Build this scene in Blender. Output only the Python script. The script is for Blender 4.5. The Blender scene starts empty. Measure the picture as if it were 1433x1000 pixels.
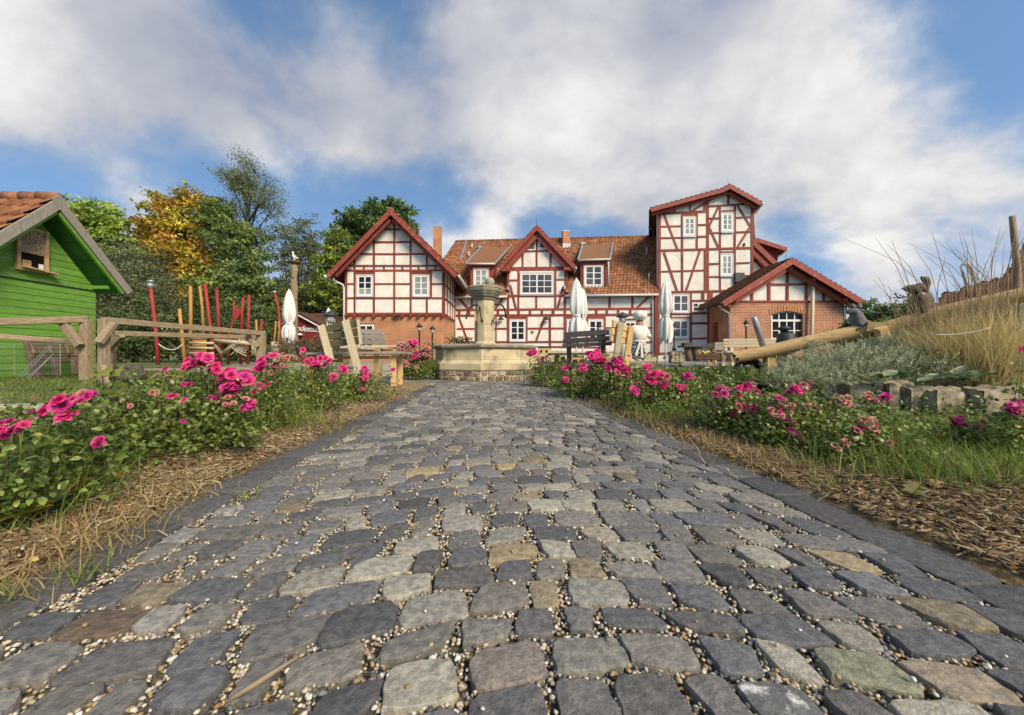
import bpy, math, random
import numpy as np
from mathutils import Vector, Matrix

R = random.Random(11)
NR = np.random.default_rng(11)
SC = bpy.context.scene
COL = SC.collection

# ---------------------------------------------------------------- camera
F, CX, CY, H = 525.0, 716.5, 500.0, 0.62          # focal length in photo pixels, image centre, eye height
cam_d = bpy.data.cameras.new("camera")
cam = bpy.data.objects.new("camera", cam_d)
COL.objects.link(cam)
cam.location = (0, 0, H)
cam.rotation_euler = (math.pi / 2, 0, 0)
cam_d.sensor_width = 36.0
cam_d.lens = F / 1433.0 * 36.0
cam_d.clip_start = 0.05
cam_d.clip_end = 2000
SC.camera = cam

# ---------------------------------------------------------------- sun, sky, exposure
SUN_EL, SUN_ROT = math.radians(37), math.radians(141)
sun_d = bpy.data.lights.new("sun", 'SUN')
sun_d.energy = 3.3
sun_d.angle = math.radians(24.0)
sun_d.color = (1.0, 0.86, 0.66)
sun = bpy.data.objects.new("sun", sun_d)
COL.objects.link(sun)
_sv = Vector((math.sin(SUN_ROT) * math.cos(SUN_EL), math.cos(SUN_ROT) * math.cos(SUN_EL), math.sin(SUN_EL)))
sun.rotation_euler = _sv.to_track_quat('Z', 'Y').to_euler()
sun.location = _sv * 60

vs = SC.view_settings
vs.view_transform = 'Standard'
vs.look = 'None'
vs.exposure = 0.66
vs.gamma = 1.0
vs.use_curve_mapping = False

def make_world():
    w = bpy.data.worlds.new("World")
    SC.world = w
    w.use_nodes = True
    nt = w.node_tree
    nt.nodes.clear()
    N = lambda t: nt.nodes.new(t)
    L = nt.links.new
    out, bg = N('ShaderNodeOutputWorld'), N('ShaderNodeBackground')
    bg.inputs['Strength'].default_value = 0.122
    sky = N('ShaderNodeTexSky')
    sky.sky_type = 'NISHITA'
    sky.sun_disc = False
    sky.sun_elevation = SUN_EL
    sky.sun_rotation = SUN_ROT
    sky.altitude = 200
    sky.air_density = 1.1
    sky.dust_density = 0.15
    sky.ozone_density = 2.6
    tc = N('ShaderNodeTexCoord')
    sep = N('ShaderNodeSeparateXYZ')
    L(tc.outputs['Generated'], sep.inputs[0])
    def raised():                                   # the murk right at the horizon is left out: sample a little higher
        c = N('ShaderNodeCombineXYZ'); a = N('ShaderNodeMath'); a.operation = 'MAXIMUM'; a.inputs[1].default_value = 0
        b = N('ShaderNodeMath'); b.operation = 'ADD'; b.inputs[1].default_value = .30
        L(sep.outputs['X'], c.inputs[0]); L(sep.outputs['Y'], c.inputs[1]); L(sep.outputs['Z'], a.inputs[0]); L(a.outputs[0], b.inputs[0]); L(b.outputs[0], c.inputs[2])
        n = N('ShaderNodeVectorMath'); n.operation = 'NORMALIZE'; L(c.outputs[0], n.inputs[0]); L(n.outputs[0], sky.inputs['Vector'])
    raised()
    def M(op, a, b=None, c=None):
        m = N('ShaderNodeMath'); m.operation = op
        for i, x in enumerate((a, b, c)):
            if x is None: continue
            if isinstance(x, (int, float)): m.inputs[i].default_value = x
            else: L(x, m.inputs[i])
        return m.outputs[0]
    zz = M('ADD', M('MAXIMUM', sep.outputs['Z'], 0.0), 0.55)
    comb = N('ShaderNodeCombineXYZ')
    L(M('DIVIDE', sep.outputs['X'], zz), comb.inputs[0])
    L(M('DIVIDE', sep.outputs['Y'], zz), comb.inputs[1])
    def noise(scale, det, rough, dist, off):
        mp = N('ShaderNodeMapping'); mp.inputs['Location'].default_value = off
        mp.inputs['Rotation'].default_value = (0, 0, 0.75)
        mp.inputs['Scale'].default_value = (0.92, 1.08, 1)
        L(comb.outputs[0], mp.inputs['Vector'])
        n = N('ShaderNodeTexNoise')
        n.inputs['Scale'].default_value = scale; n.inputs['Detail'].default_value = det
        n.inputs['Roughness'].default_value = rough; n.inputs['Distortion'].default_value = dist
        L(mp.outputs[0], n.inputs['Vector'])
        return n.outputs['Fac']
    n1 = noise(1.5, 9, 0.5, 0.25, (3.1, 1.7, 0.4))
    n2 = noise(3.2, 9, 0.55, 0.2, (9.3, 4.4, 2.0))
    n3 = noise(8.5, 8, 0.6, 0.15, (1.2, 7.4, 5.0))
    dens = M('ADD', M('MULTIPLY', n1, 0.36), M('ADD', M('MULTIPLY', n2, 0.44), M('MULTIPLY', n3, 0.20)))
    dens = M('ADD', M('MULTIPLY', M('ADD', dens, -.5), 1.55), .5)
    # the broad banks and gaps of this sky: (photo px, py, radius, weight)
    def blob(px, py, rad, wt):
        d = Vector(((px - CX) / F, 1.0, (CY - py) / F)).normalized()
        vd = N('ShaderNodeVectorMath'); vd.operation = 'DISTANCE'
        L(tc.outputs['Generated'], vd.inputs[0]); vd.inputs[1].default_value = d
        q = M('DIVIDE', vd.outputs['Value'], rad)
        return M('MULTIPLY', M('POWER', 2.718, M('MULTIPLY', M('MULTIPLY', q, q), -1.0)), wt)
    for b in CLOUD_BLOBS:
        dens = M('ADD', dens, blob(b[0], b[1], b[2], b[3] * .80))
    mr = N('ShaderNodeMapRange'); mr.interpolation_type = 'SMOOTHSTEP'
    L(dens, mr.inputs['Value'])
    mr.inputs['From Min'].default_value = 0.42; mr.inputs['From Max'].default_value = 0.74
    mask = mr.outputs[0]
    # thin parts and bellies grey, thick sunlit heads near white
    shade = M('ADD', M('MULTIPLY', n2, 0.8), M('ADD', M('MULTIPLY', n1, 0.5), M('MULTIPLY', M('ADD', n3, -.5), .25)))
    for b in CLOUD_LIGHT:
        shade = M('ADD', shade, blob(*b))
    cr = N('ShaderNodeValToRGB')
    cr.color_ramp.elements[0].position = 0.40; cr.color_ramp.elements[0].color = (1.9, 2.05, 2.6, 1)
    cr.color_ramp.elements[1].position = 0.86; cr.color_ramp.elements[1].color = (5.1, 4.95, 4.75, 1)
    e = cr.color_ramp.elements.new(0.60); e.color = (2.85, 2.95, 3.25, 1)
    L(shade, cr.inputs[0])
    mx = N('ShaderNodeMix'); mx.data_type = 'RGBA'
    L(M('MULTIPLY', mask, 0.97), mx.inputs['Factor'])
    gain = N('ShaderNodeMix'); gain.data_type = 'RGBA'; gain.blend_type = 'MULTIPLY'; gain.inputs['Factor'].default_value = 1.0
    L(sky.outputs[0], gain.inputs['A']); gain.inputs['B'].default_value = SKY_GAIN
    L(gain.outputs['Result'], mx.inputs['A']); L(cr.outputs[0], mx.inputs['B'])
    L(mx.outputs['Result'], bg.inputs['Color'])
    L(bg.outputs[0], out.inputs[0])

SKY_GAIN = (1.05, 1.12, 1.08, 1)
CLOUD_BLOBS = [
    (20, 70, .26, .26), (140, 90, .20, .22), (250, 150, .16, .14), (390, 110, .20, .25), (480, 175, .15, .15), (560, 215, .08, .14), (650, 70, .26, .18), (760, 160, .24, .22),
    (900, 90, .30, .22), (1040, 180, .26, .24), (890, 250, .13, .12), (1010, 290, .13, .16), (1200, 120, .20, .22), (1300, 250, .22, .24), (1220, 310, .11, .18), (1420, 300, .16, .16),
    (40, 200, .07, .10), (150, 262, .08, .22), (680, 326, .065, .36), (615, 320, .05, .20), (1235, 398, .06, .20), (200, 312, .05, .16), (400, 305, .05, .2), (330, 210, .05, .10),
    (300, 0, .12, -.20), (430, 0, .16, -.28), (560, 0, .12, -.20), (1400, 70, .18, -.32), (1270, 10, .10, -.20), (330, 245, .14, -.30), (225, 210, .10, -.20), (450, 262, .12, -.32), (60, 240, .09, -.24),
    (620, 285, .09, -.34), (780, 308, .08, -.28), (850, 320, .06, -.20), (1110, 360, .10, -.34), (1290, 372, .10, -.18), (540, 290, .1, -.26), (100, 330, .12, -.2)]
CLOUD_LIGHT = [(760, 100, .18, .07), (1060, 120, .28, .10), (1330, 220, .28, .11), (1250, 300, .14, .10), (110, 70, .2, .05),
    (690, 325, .10, .22), (620, 60, .18, -.13), (900, 270, .18, -.12), (420, 110, .22, -.12), (960, 20, .18, -.12), (260, 60, .14, -.10), (480, 190, .12, -.06), (160, 262, .08, .12)]
make_world()

# ---------------------------------------------------------------- materials
def srgb(r, g, b):
    f = lambda c: (c / 255 / 12.92) if c <= 10 else ((c / 255 + .055) / 1.055) ** 2.4
    return (f(r), f(g), f(b), 1)

def lin(r, g, b): return (r, g, b, 1)

def mat(name, c1, c2=None, scale=6.0, rough=.75, bump=0.0, bscale=60.0, stretch=(1, 1, 1), detail=6, metallic=0.0,
        attr=None, sub=0.0, spec=.35, lo=.35, hi=.65, c3=None, c3scale=1.2, c3lo=.55, c3hi=.7, translucent=0.0, bdist=.01, alpha=None, objrand=0.0):
    m = bpy.data.materials.new(name)
    m.use_nodes = True
    nt = m.node_tree
    nt.nodes.clear()
    N, L = nt.nodes.new, nt.links.new
    out, p = N('ShaderNodeOutputMaterial'), N('ShaderNodeBsdfPrincipled')
    p.inputs['Roughness'].default_value = rough
    p.inputs['Metallic'].default_value = metallic
    p.inputs['Specular IOR Level'].default_value = spec
    tc = N('ShaderNodeTexCoord')
    mp = N('ShaderNodeMapping'); mp.inputs['Scale'].default_value = stretch
    L(tc.outputs['Object'], mp.inputs['Vector'])
    def noise(sc, det=detail):
        n = N('ShaderNodeTexNoise'); n.inputs['Scale'].default_value = sc; n.inputs['Detail'].default_value = det
        n.inputs['Roughness'].default_value = .6
        L(mp.outputs[0], n.inputs['Vector']); return n.outputs['Fac']
    def mixc(fac, a, b, mode='MIX'):
        x = N('ShaderNodeMix'); x.data_type = 'RGBA'; x.blend_type = mode
        for nm, v in (('Factor', fac), ('A', a), ('B', b)):
            if isinstance(v, (int, float)): x.inputs[nm].default_value = v
            elif isinstance(v, tuple): x.inputs[nm].default_value = v
            else: L(v, x.inputs[nm])
        return x.outputs['Result']
    def rng(v, a, b):
        q = N('ShaderNodeMapRange'); q.interpolation_type = 'SMOOTHSTEP'
        L(v, q.inputs[0]); q.inputs[1].default_value = a; q.inputs[2].default_value = b
        return q.outputs[0]
    if attr:
        a = N('ShaderNodeAttribute'); a.attribute_name = attr
        col = a.outputs['Color']
        if c2 is not None:                      # c1..c2: mottling multiplied over the attribute colour
            col = mixc(1.0, col, mixc(rng(noise(scale), lo, hi), c1, c2), 'MULTIPLY')
    elif c2 is None:
        col = c1
    else:
        col = mixc(rng(noise(scale), lo, hi), c1, c2)
    if c3 is not None:
        col = mixc(rng(noise(c3scale, 8), c3lo, c3hi), col, c3)
    if objrand:                                     # each board, beam or plank its own shade
        oi = N('ShaderNodeObjectInfo'); q = N('ShaderNodeMapRange'); L(oi.outputs['Random'], q.inputs[0]); q.inputs[3].default_value = 1 - objrand; q.inputs[4].default_value = 1 + objrand
        col = mixc(1.0, col, q.outputs[0], 'MULTIPLY')
    if isinstance(col, tuple): p.inputs['Base Color'].default_value = col
    else: L(col, p.inputs['Base Color'])
    if bump:
        b = N('ShaderNodeBump'); b.inputs['Strength'].default_value = bump; b.inputs['Distance'].default_value = bdist
        L(noise(bscale, 5), b.inputs['Height']); L(b.outputs[0], p.inputs['Normal'])
    if alpha is not None:
        p.inputs['Alpha'].default_value = alpha
    if translucent:
        t = N('ShaderNodeBsdfTranslucent'); ms = N('ShaderNodeMixShader'); ms.inputs[0].default_value = translucent
        if isinstance(col, tuple): t.inputs[0].default_value = col
        else: L(col, t.inputs[0])
        L(p.outputs[0], ms.inputs[1]); L(t.outputs[0], ms.inputs[2]); L(ms.outputs[0], out.inputs[0])
    else:
        L(p.outputs[0], out.inputs[0])
    return m

MT = {}
W1, W0 = lin(1, 1, 1), lin(.62, .62, .62)
UPRIGHT = {}
def wood(key, f):
    MT[key] = f(stretch=(1.2, 1.2, 9), objrand=.16); v = f(stretch=(9, 9, 1.0), objrand=.16); v.name = MT[key].name + '_upright'; UPRIGHT[MT[key].name] = v
MT['plaster'] = mat('lime_plaster', lin(.78, .735, .64), lin(.67, .625, .53), 2.4, .85, .35, 30, c3=lin(.53, .485, .385), c3scale=1.5, c3lo=.58, c3hi=.78)
MT['timber'] = mat('oxblood_timber', lin(.255, .050, .029), lin(.18, .033, .021), 7, .65, .4, 45, c3=lin(.33, .095, .06), c3scale=4, c3lo=.56, c3hi=.74, objrand=.22)
MT['timber2'] = mat('oxblood_bargeboard', lin(.30, .060, .032), lin(.21, .040, .025), 6, .6, .35, 45, c3=lin(.38, .12, .07), c3scale=4)
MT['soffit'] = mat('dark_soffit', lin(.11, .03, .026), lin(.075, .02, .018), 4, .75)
MT['white_paint'] = mat('white_paint', lin(.8, .79, .75), lin(.7, .69, .65), 7, .45, .1, 60)
MT['window_trim'] = mat('stone_window_trim', lin(.60, .55, .47), lin(.48, .44, .37), 6, .7)
MT['glass'] = mat('window_glass', lin(.045, .042, .045), lin(.10, .095, .095), .6, .12, spec=.5, detail=2)
MT['dark_glass'] = mat('dark_window_glass', lin(.012, .012, .012), lin(.03, .028, .026), .6, .2, spec=.25, detail=2)
MT['curtain_glass'] = mat('curtained_glass', lin(.30, .32, .27), lin(.20, .23, .2), 1.5, .12, spec=.5, detail=3)
MT['zinc'] = mat('zinc_sheet', lin(.42, .43, .44), lin(.33, .34, .35), 5, .4, metallic=.5)
MT['dark_metal'] = mat('black_iron', lin(.012, .012, .013), lin(.025, .024, .024), 12, .45)
MT['chrome'] = mat('steel_tube', lin(.62, .62, .62), lin(.5, .5, .5), 9, .22, metallic=1.0)
MT['white_pvc'] = mat('pale_downpipe', lin(.62, .60, .57), lin(.5, .49, .46), 6, .45)
MT['tile'] = mat('clay_roof_tile', lin(1, 1, 1), lin(.5, .48, .46), 3.2, .75, .25, 60, attr='Col')
wood('weathered', lambda **k: mat('weathered_wood', lin(.37, .275, .17), lin(.22, .155, .09), 9, .85, .5, 40, c3=lin(.40, .34, .26), c3scale=5, **k))
wood('greywood', lambda **k: mat('silver_grey_wood', lin(.36, .32, .26), lin(.235, .205, .165), 8, .85, .4, 50, **k))
wood('darkwood', lambda **k: mat('dark_stained_wood', lin(.060, .050, .044), lin(.10, .088, .078), 9, .7, .4, 40, **k))
wood('mossywood', lambda **k: mat('mossy_wood', lin(.19, .165, .085), lin(.105, .10, .055), 9, .9, .5, 40, c3=lin(.26, .225, .13), c3scale=6, **k))
wood('freshwood', lambda **k: mat('fresh_pine', lin(.62, .43, .19), lin(.48, .31, .125), 5, .7, .4, 40, c3=lin(.20, .125, .055), c3scale=3.2, c3lo=.62, c3hi=.74, **k))
wood('yellowwood', lambda **k: mat('ochre_stained_robinia', lin(.50, .28, .065), lin(.38, .19, .04), 6, .6, .3, 40, **k))
wood('redwood', lambda **k: mat('red_stained_robinia', lin(.36, .042, .03), lin(.25, .028, .024), 6, .6, .3, 40, **k))
wood('palewood', lambda **k: mat('pale_bench_wood', lin(.55, .46, .30), lin(.42, .34, .21), 7, .7, .3, 40, **k))
MT['bark'] = mat('bark', lin(.12, .095, .07), lin(.055, .043, .032), 7, .9, .6, 30)
wood('paletrunk', lambda **k: mat('peeled_trunk', lin(.34, .25, .14), lin(.21, .145, .08), 6, .8, .5, 25, **k))
MT['sandstone'] = mat('sandstone', lin(.58, .485, .295), lin(.46, .375, .22), 3, .9, .45, 45, c3=lin(.15, .135, .095), c3scale=1.7, c3lo=.52, c3hi=.72)
MT['sandstone_dark'] = mat('weathered_sandstone_moulding', lin(.33, .295, .205), lin(.215, .195, .135), 4, .9, .45, 45, c3=lin(.38, .33, .21), c3scale=2.5)
MT['ballstone'] = mat('pale_ball_stone', lin(.40, .36, .28), lin(.29, .26, .2), 7, .9, .3, 60)
MT['canvas'] = mat('white_canvas', lin(.74, .72, .66), lin(.62, .60, .54), 5, .85, .3, 25)
MT['rope'] = mat('pale_rope', lin(.62, .57, .45), lin(.5, .45, .35), 20, .9)
MT['greenpaint'] = mat('green_paint', lin(.155, .32, .040), lin(.115, .25, .030), 5, .6, .5, 70, (1, 1.5, 9), c3=lin(.215, .37, .075), c3scale=2, objrand=.10)
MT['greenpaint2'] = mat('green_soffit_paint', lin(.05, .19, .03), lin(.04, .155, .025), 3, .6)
MT['redcabin'] = mat('red_cabin_boards', lin(.215, .030, .026), lin(.165, .024, .021), 4, .65)
MT['roofbrown'] = mat('brown_felt_roof', lin(.13, .062, .038), lin(.09, .045, .03), 6, .85)
MT['browncover'] = mat('dormer_plain_tile', lin(.27, .125, .055), lin(.175, .082, .038), 12, .85, .5, 60)
MT['statue_white'] = mat('statue_white', lin(.76, .73, .65), lin(.62, .59, .5), 9, .7, .2, 40)
MT['skin'] = mat('painted_skin', lin(.33, .16, .10), lin(.27, .13, .08), 8, .6)
MT['oldiron'] = mat('dull_cast_metal', lin(.018, .02, .02), lin(.05, .054, .05), 9, .5, .3, 40)
MT['greystone'] = mat('grey_sculpture_stone', lin(.17, .17, .16), lin(.105, .105, .10), 12, .85, .4, 50)
MT['brownsculpt'] = mat('brown_carved_wood', lin(.20, .145, .09), lin(.06, .04, .028), 7, .8, .5, 30)
MT['palisade'] = mat('red_brown_palisade', lin(.235, .125, .07), lin(.13, .062, .04), 9, .9, .5, 30)
MT['hose'] = mat('black_hose', lin(.012, .012, .012), lin(.02, .02, .02), 9, .5)
MT['leaf'] = mat('rose_leaf', W1, lin(.7, .7, .7), 30, .38, attr='Col', translucent=.30, spec=.5)
MT['treeleaf'] = mat('tree_leaf', W1, lin(.75, .75, .75), 1.2, .5, attr='Col', translucent=.38, spec=.4)
MT['grass'] = mat('grass_blade', W1, lin(.8, .8, .8), 10, .55, attr='Col', translucent=.42)
MT['petal'] = mat('rose_petal', W1, lin(.85, .85, .85), 60, .55, attr='Col', translucent=.30, spec=.25)
MT['chip'] = mat('bark_chip', W1, lin(.6, .6, .6), 70, .9, .3, 90, attr='Col')
MT['cobble'] = mat('basalt_cobble', lin(1.42, 1.38, 1.30), lin(.72, .72, .71), 48, .6, .9, 130, attr='Col', lo=.32, hi=.68, detail=12, spec=.4, c3=lin(.27, .255, .22), c3scale=17, c3lo=.66, c3hi=.84, bdist=.005)
MT['pebble'] = mat('pebble', lin(1.1, 1.1, 1.1), lin(.8, .8, .8), 160, .6, attr='Col', spec=.4)
MT['rubble'] = mat('rubble_stone', lin(1.1, 1.1, 1.1), lin(.62, .6, .56), 12, .9, .6, 40, attr='Col')
MT['wallstone'] = mat('bed_wall_stone', lin(.37, .31, .20), lin(.15, .12, .08), 11, .92, .9, 30, c3=lin(.50, .46, .36), c3scale=7, c3lo=.58, c3hi=.72)
MT['mortar'] = mat('pale_mortar', lin(.46, .40, .29), lin(.36, .31, .22), 10, .95)

# ---------------------------------------------------------------- mesh builder
def at(px, py, D): return Vector(((px - CX) / F * D, D, H + (CY - py) / F * D))

def root_loc(o):
    v = Vector((0, 0, 0))
    while o is not None:
        v = v + o.location; o = o.parent
    return v

def link_mesh(name, verts, faces, m, parent=None, smooth=False, col=None, kind=None):
    off = root_loc(parent) if parent else Vector((0, 0, 0))
    me = bpy.data.meshes.new(name)
    if isinstance(verts, np.ndarray):
        v = verts - np.array(off)
        me.vertices.add(len(v)); me.vertices.foreach_set('co', v.astype(np.float32).ravel())
        if isinstance(faces, np.ndarray):
            nf, k = faces.shape
            me.loops.add(nf * k); me.loops.foreach_set('vertex_index', faces.astype(np.int32).ravel())
            me.polygons.add(nf); me.polygons.foreach_set('loop_start', np.arange(0, nf * k, k, dtype=np.int32))
            me.update(calc_edges=True)
        else:
            raise ValueError
    else:
        me.from_pydata([Vector(x) - off for x in verts], [], faces)
    if col is not None:
        a = me.color_attributes.new('Col', 'FLOAT_COLOR', 'POINT')
        c = np.asarray(col, dtype=np.float32)
        if c.shape[1] == 3: c = np.concatenate([c, np.ones((len(c), 1), np.float32)], 1)
        a.data.foreach_set('color', c.ravel())
    me.materials.append(m)
    if smooth:
        me.polygons.foreach_set('use_smooth', np.ones(len(me.polygons), dtype=bool))
    me.update()
    o = bpy.data.objects.new(name, me)
    COL.objects.link(o)
    if parent: o.parent = parent
    if kind: o['kind'] = kind
    return o

class MB:
    def __init__(s): s.v = []; s.f = []; s.c = []; s.tint = None
    def add(s, vs, fs):
        n = len(s.v); s.v.extend([Vector(v) for v in vs]); s.f.extend([[n + i for i in f] for f in fs])
        s.c.extend([s.tint or (1, 1, 1)] * len(vs)); return s
    def bar(s, p0, p1, w, d, side=None, e0=0, e1=0):
        """box from p0 to p1; w across along 'side', d along the third axis"""
        p0, p1 = Vector(p0), Vector(p1)
        a = (p1 - p0).normalized()
        if side is None: side = Vector((0, 0, 1)) if abs(a.z) < .9 else Vector((1, 0, 0))
        side = Vector(side)
        sd = (side - a * side.dot(a)).normalized(); th = a.cross(sd)
        p0 = p0 - a * e0; p1 = p1 + a * e1
        vs = [p + sd * (w / 2 * i) + th * (d / 2 * j) for p in (p0, p1) for i, j in ((-1, -1), (1, -1), (1, 1), (-1, 1))]
        return s.add(vs, [(3, 2, 1, 0), (4, 5, 6, 7), (0, 1, 5, 4), (1, 2, 6, 5), (2, 3, 7, 6), (3, 0, 4, 7)])
    def box(s, c, sx, sy, sz, rz=0):
        c = Vector(c); q = Matrix.Rotation(rz, 3, 'Z')
        vs = [c + q @ Vector((i * sx / 2, j * sy / 2, k * sz / 2)) for k in (-1, 1) for i, j in ((-1, -1), (1, -1), (1, 1), (-1, 1))]
        return s.add(vs, [(3, 2, 1, 0), (4, 5, 6, 7), (0, 1, 5, 4), (1, 2, 6, 5), (2, 3, 7, 6), (3, 0, 4, 7)])
    def tube(s, pts, rad, n=8, cap=True):
        pts = [Vector(p) for p in pts]
        if not isinstance(rad, (list, tuple)): rad = [rad] * len(pts)
        vs, fs = [], []
        ref = Vector((0.13, 0.2, 1))
        for i, p in enumerate(pts):
            t = (pts[min(i + 1, len(pts) - 1)] - pts[max(i - 1, 0)])
            t = t.normalized() if t.length > 1e-9 else Vector((0, 0, 1))
            if abs(t.dot(ref.normalized())) > .95: ref = Vector((1, .1, .05))
            u = t.cross(ref).normalized(); w = t.cross(u)
            for k in range(n):
                a = 2 * math.pi * k / n
                vs.append(p + (u * math.cos(a) + w * math.sin(a)) * rad[i])
        for i in range(len(pts) - 1):
            for k in range(n):
                fs.append((i * n + k, i * n + (k + 1) % n, (i + 1) * n + (k + 1) % n, (i + 1) * n + k))
        if cap:
            fs.append(tuple(range(n))[::-1]); fs.append(tuple((len(pts) - 1) * n + k for k in range(n)))
        return s.add(vs, fs)
    def lathe(s, prof, c, n=16, a0=0.0, arc=None, sx=1.0, sy=1.0):
        c = Vector(c); vs, fs = [], []
        for r, z in prof:
            for k in range(n):
                a = a0 + 2 * math.pi * k / n
                vs.append(c + Vector((math.cos(a) * r * sx, math.sin(a) * r * sy, z)))
        for i in range(len(prof) - 1):
            for k in range(n):
                fs.append((i * n + k, i * n + (k + 1) % n, (i + 1) * n + (k + 1) % n, (i + 1) * n + k))
        fs.append(tuple(range(n))[::-1]); fs.append(tuple((len(prof) - 1) * n + k for k in range(n)))
        return s.add(vs, fs)
    def prism(s, pts, vec):
        pts = [Vector(p) for p in pts]; vec = Vector(vec); n = len(pts)
        vs = pts + [p + vec for p in pts]
        fs = [tuple(range(n)), tuple(range(2 * n - 1, n - 1, -1))] + [(i, n + i, n + (i + 1) % n, (i + 1) % n) for i in range(n)]
        return s.add(vs, fs)
    def ball(s, c, rx, ry=None, rz=None, n=12, m=8, M=None):
        c = Vector(c); ry = ry or rx; rz = rz or rx
        vs, fs = [], []
        for i in range(1, m):
            t = math.pi * i / m
            for k in range(n):
                a = 2 * math.pi * k / n
                q = Vector((rx * math.sin(t) * math.cos(a), ry * math.sin(t) * math.sin(a), rz * math.cos(t)))
                vs.append(c + (M @ q if M else q))
        top = len(vs); q = Vector((0, 0, rz)); vs.append(c + (M @ q if M else q))
        q = -q; vs.append(c + (M @ q if M else q))
        for i in range(m - 2):
            for k in range(n):
                fs.append((i * n + k, (i + 1) * n + k, (i + 1) * n + (k + 1) % n, i * n + (k + 1) % n))
        for k in range(n):
            fs.append((top, k, (k + 1) % n)); fs.append((top + 1, (m - 2) * n + (k + 1) % n, (m - 2) * n + k))
        return s.add(vs, fs)
    def build(s, name, m, parent=None, smooth=False, kind=None, bevel=0, label=None):
        if m.name in UPRIGHT and s.v:
            e = [max(v[i] for v in s.v) - min(v[i] for v in s.v) for i in range(3)]
            if e[2] > max(e[0], e[1]): m = UPRIGHT[m.name]
        o = link_mesh(name, s.v, s.f, m, parent, smooth, s.c if any(c != (1, 1, 1) for c in s.c) else None, kind)
        if bevel:
            b = o.modifiers.new('bevel', 'BEVEL'); b.width = bevel; b.segments = 2; b.limit_method = 'ANGLE'
        if label: o['label'] = label
        return o

def smooth_angle(o, deg=40):
    me = o.data
    me.polygons.foreach_set('use_smooth', np.ones(len(me.polygons), dtype=bool))
    try: me.set_sharp_from_angle(angle=math.radians(deg))
    except Exception: pass
    return o

def tag(o, label, cat, group=None):
    o['label'] = label; o['category'] = cat
    if group: o['group'] = group
    return o

def thing(name, label, cat, loc=(0, 0, 0), group=None):
    o = bpy.data.objects.new(name, None)
    o.empty_display_size = .2
    COL.objects.link(o); o.location = Vector(loc)
    return tag(o, label, cat, group)

def structure(o):
    o['kind'] = 'structure'; return o

def copy_tree(o, parent=None):
    c = o.copy(); COL.objects.link(c)
    if parent: c.parent = parent
    for ch in list(o.children): copy_tree(ch, c)
    return c

def sstep(a, b, x):
    t = np.clip((x - a) / (b - a), 0, 1); return t * t * (3 - 2 * t)
# ---------------------------------------------------------------- ground
PD = Vector((-0.07, 1, 0)).normalized(); PE = Vector((PD.y, -PD.x, 0)); PO = Vector((0.083, 0, 0))
HALF = 1.39
def path_pt(s, t, z=0.0):
    p = PO + PD * s + PE * t; return Vector((p.x, p.y, z))
def path_st(x, y):
    return (x - PO.x) * PD.x + y * PD.y, (x - PO.x) * PE.x + y * PE.y

def ground_z(x, y):
    x = np.asarray(x, float); y = np.asarray(y, float)
    a = sstep(13.4, 17, y) * .36
    b = sstep(2.4, 7, -x) * .22 * sstep(2.5, 6, y) + sstep(2.6, 4.4, x) * .24 * sstep(4.2, 6.6, y)
    z = np.maximum(a, b) + .012 * np.sin(x * 1.7) * np.cos(y * 1.3) * sstep(1.5, 4, np.abs(x))
    t = (x - PO.x) * PE.x + y * PE.y
    low = np.where((np.abs(t) < 2.05) & (y < 8.6), 1.0, 0.0)
    low = np.maximum(low, np.where((x > -4.3) & (x < 2.4) & (y > 7.8) & (y < 13.4), 1.0, 0.0))
    return np.where(low > 0, -.06, z)

def gz(x, y): return float(ground_z(x, y))

def grid_mesh(name, xs, ys, zf, m, mask=None, **kw):
    X, Y = np.meshgrid(xs, ys)
    V = np.stack([X.ravel(), Y.ravel(), zf(X, Y).ravel()], 1)
    nx, ny = len(xs), len(ys)
    i, j = np.meshgrid(np.arange(nx - 1), np.arange(ny - 1))
    a = (j * nx + i).ravel()
    Fc = np.stack([a, a + 1, a + nx + 1, a + nx], 1)
    if mask is not None:
        cx = V[Fc].mean(1); Fc = Fc[mask(cx[:, 0], cx[:, 1])]
    return link_mesh(name, V, Fc, m, smooth=True, **kw)

m_ground = mat('meadow_ground', lin(.075, .11, .022), lin(.13, .14, .045), 1.1, .95, .6, 25, c3=lin(.17, .145, .075), c3scale=.5, c3lo=.52, c3hi=.7, bdist=.03)
far = [26, 30, 38, 50, 70, 100, 150, 220, 330, 500]
xs = np.array([-v for v in far[::-1]] + [-22, -18, -16] + list(np.arange(-14, 14.01, .25)) + [16, 18, 22] + far)
ys = np.array([-60, -20, -8] + list(np.arange(-3, 24.01, .25)) + far + [800])
structure(grid_mesh('ground', xs, ys, ground_z, m_ground))

m_mulch = mat('straw_mulch', lin(.31, .225, .11), lin(.15, .095, .045), 26, .95, .9, 60, c3=lin(.42, .33, .18), c3scale=7, c3lo=.5, c3hi=.65, bdist=.02)
def mulch(side):
    vs, fs = [], []
    S = np.arange(.25, 9.2, .1); T = np.arange(HALF - .02, 2.75, .1)
    for s in S:
        for k, t in enumerate(T):
            p = path_pt(s, side * t)
            z = (-.012 if k == 0 else .012 * math.sin(s * 5 + t * 9) * .5 + .006 + .05 * (t - HALF) / 1.2 + R.uniform(0, .008))
            vs.append((p.x, p.y, z))
    n = len(T)
    for i in range(len(S) - 1):
        for k in range(n - 1):
            fs.append((i * n + k, i * n + k + 1, (i + 1) * n + k + 1, (i + 1) * n + k))
    return structure(link_mesh('mulch_bed', vs, fs, m_mulch, smooth=True))
mulch(-1); mulch(1)

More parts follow.
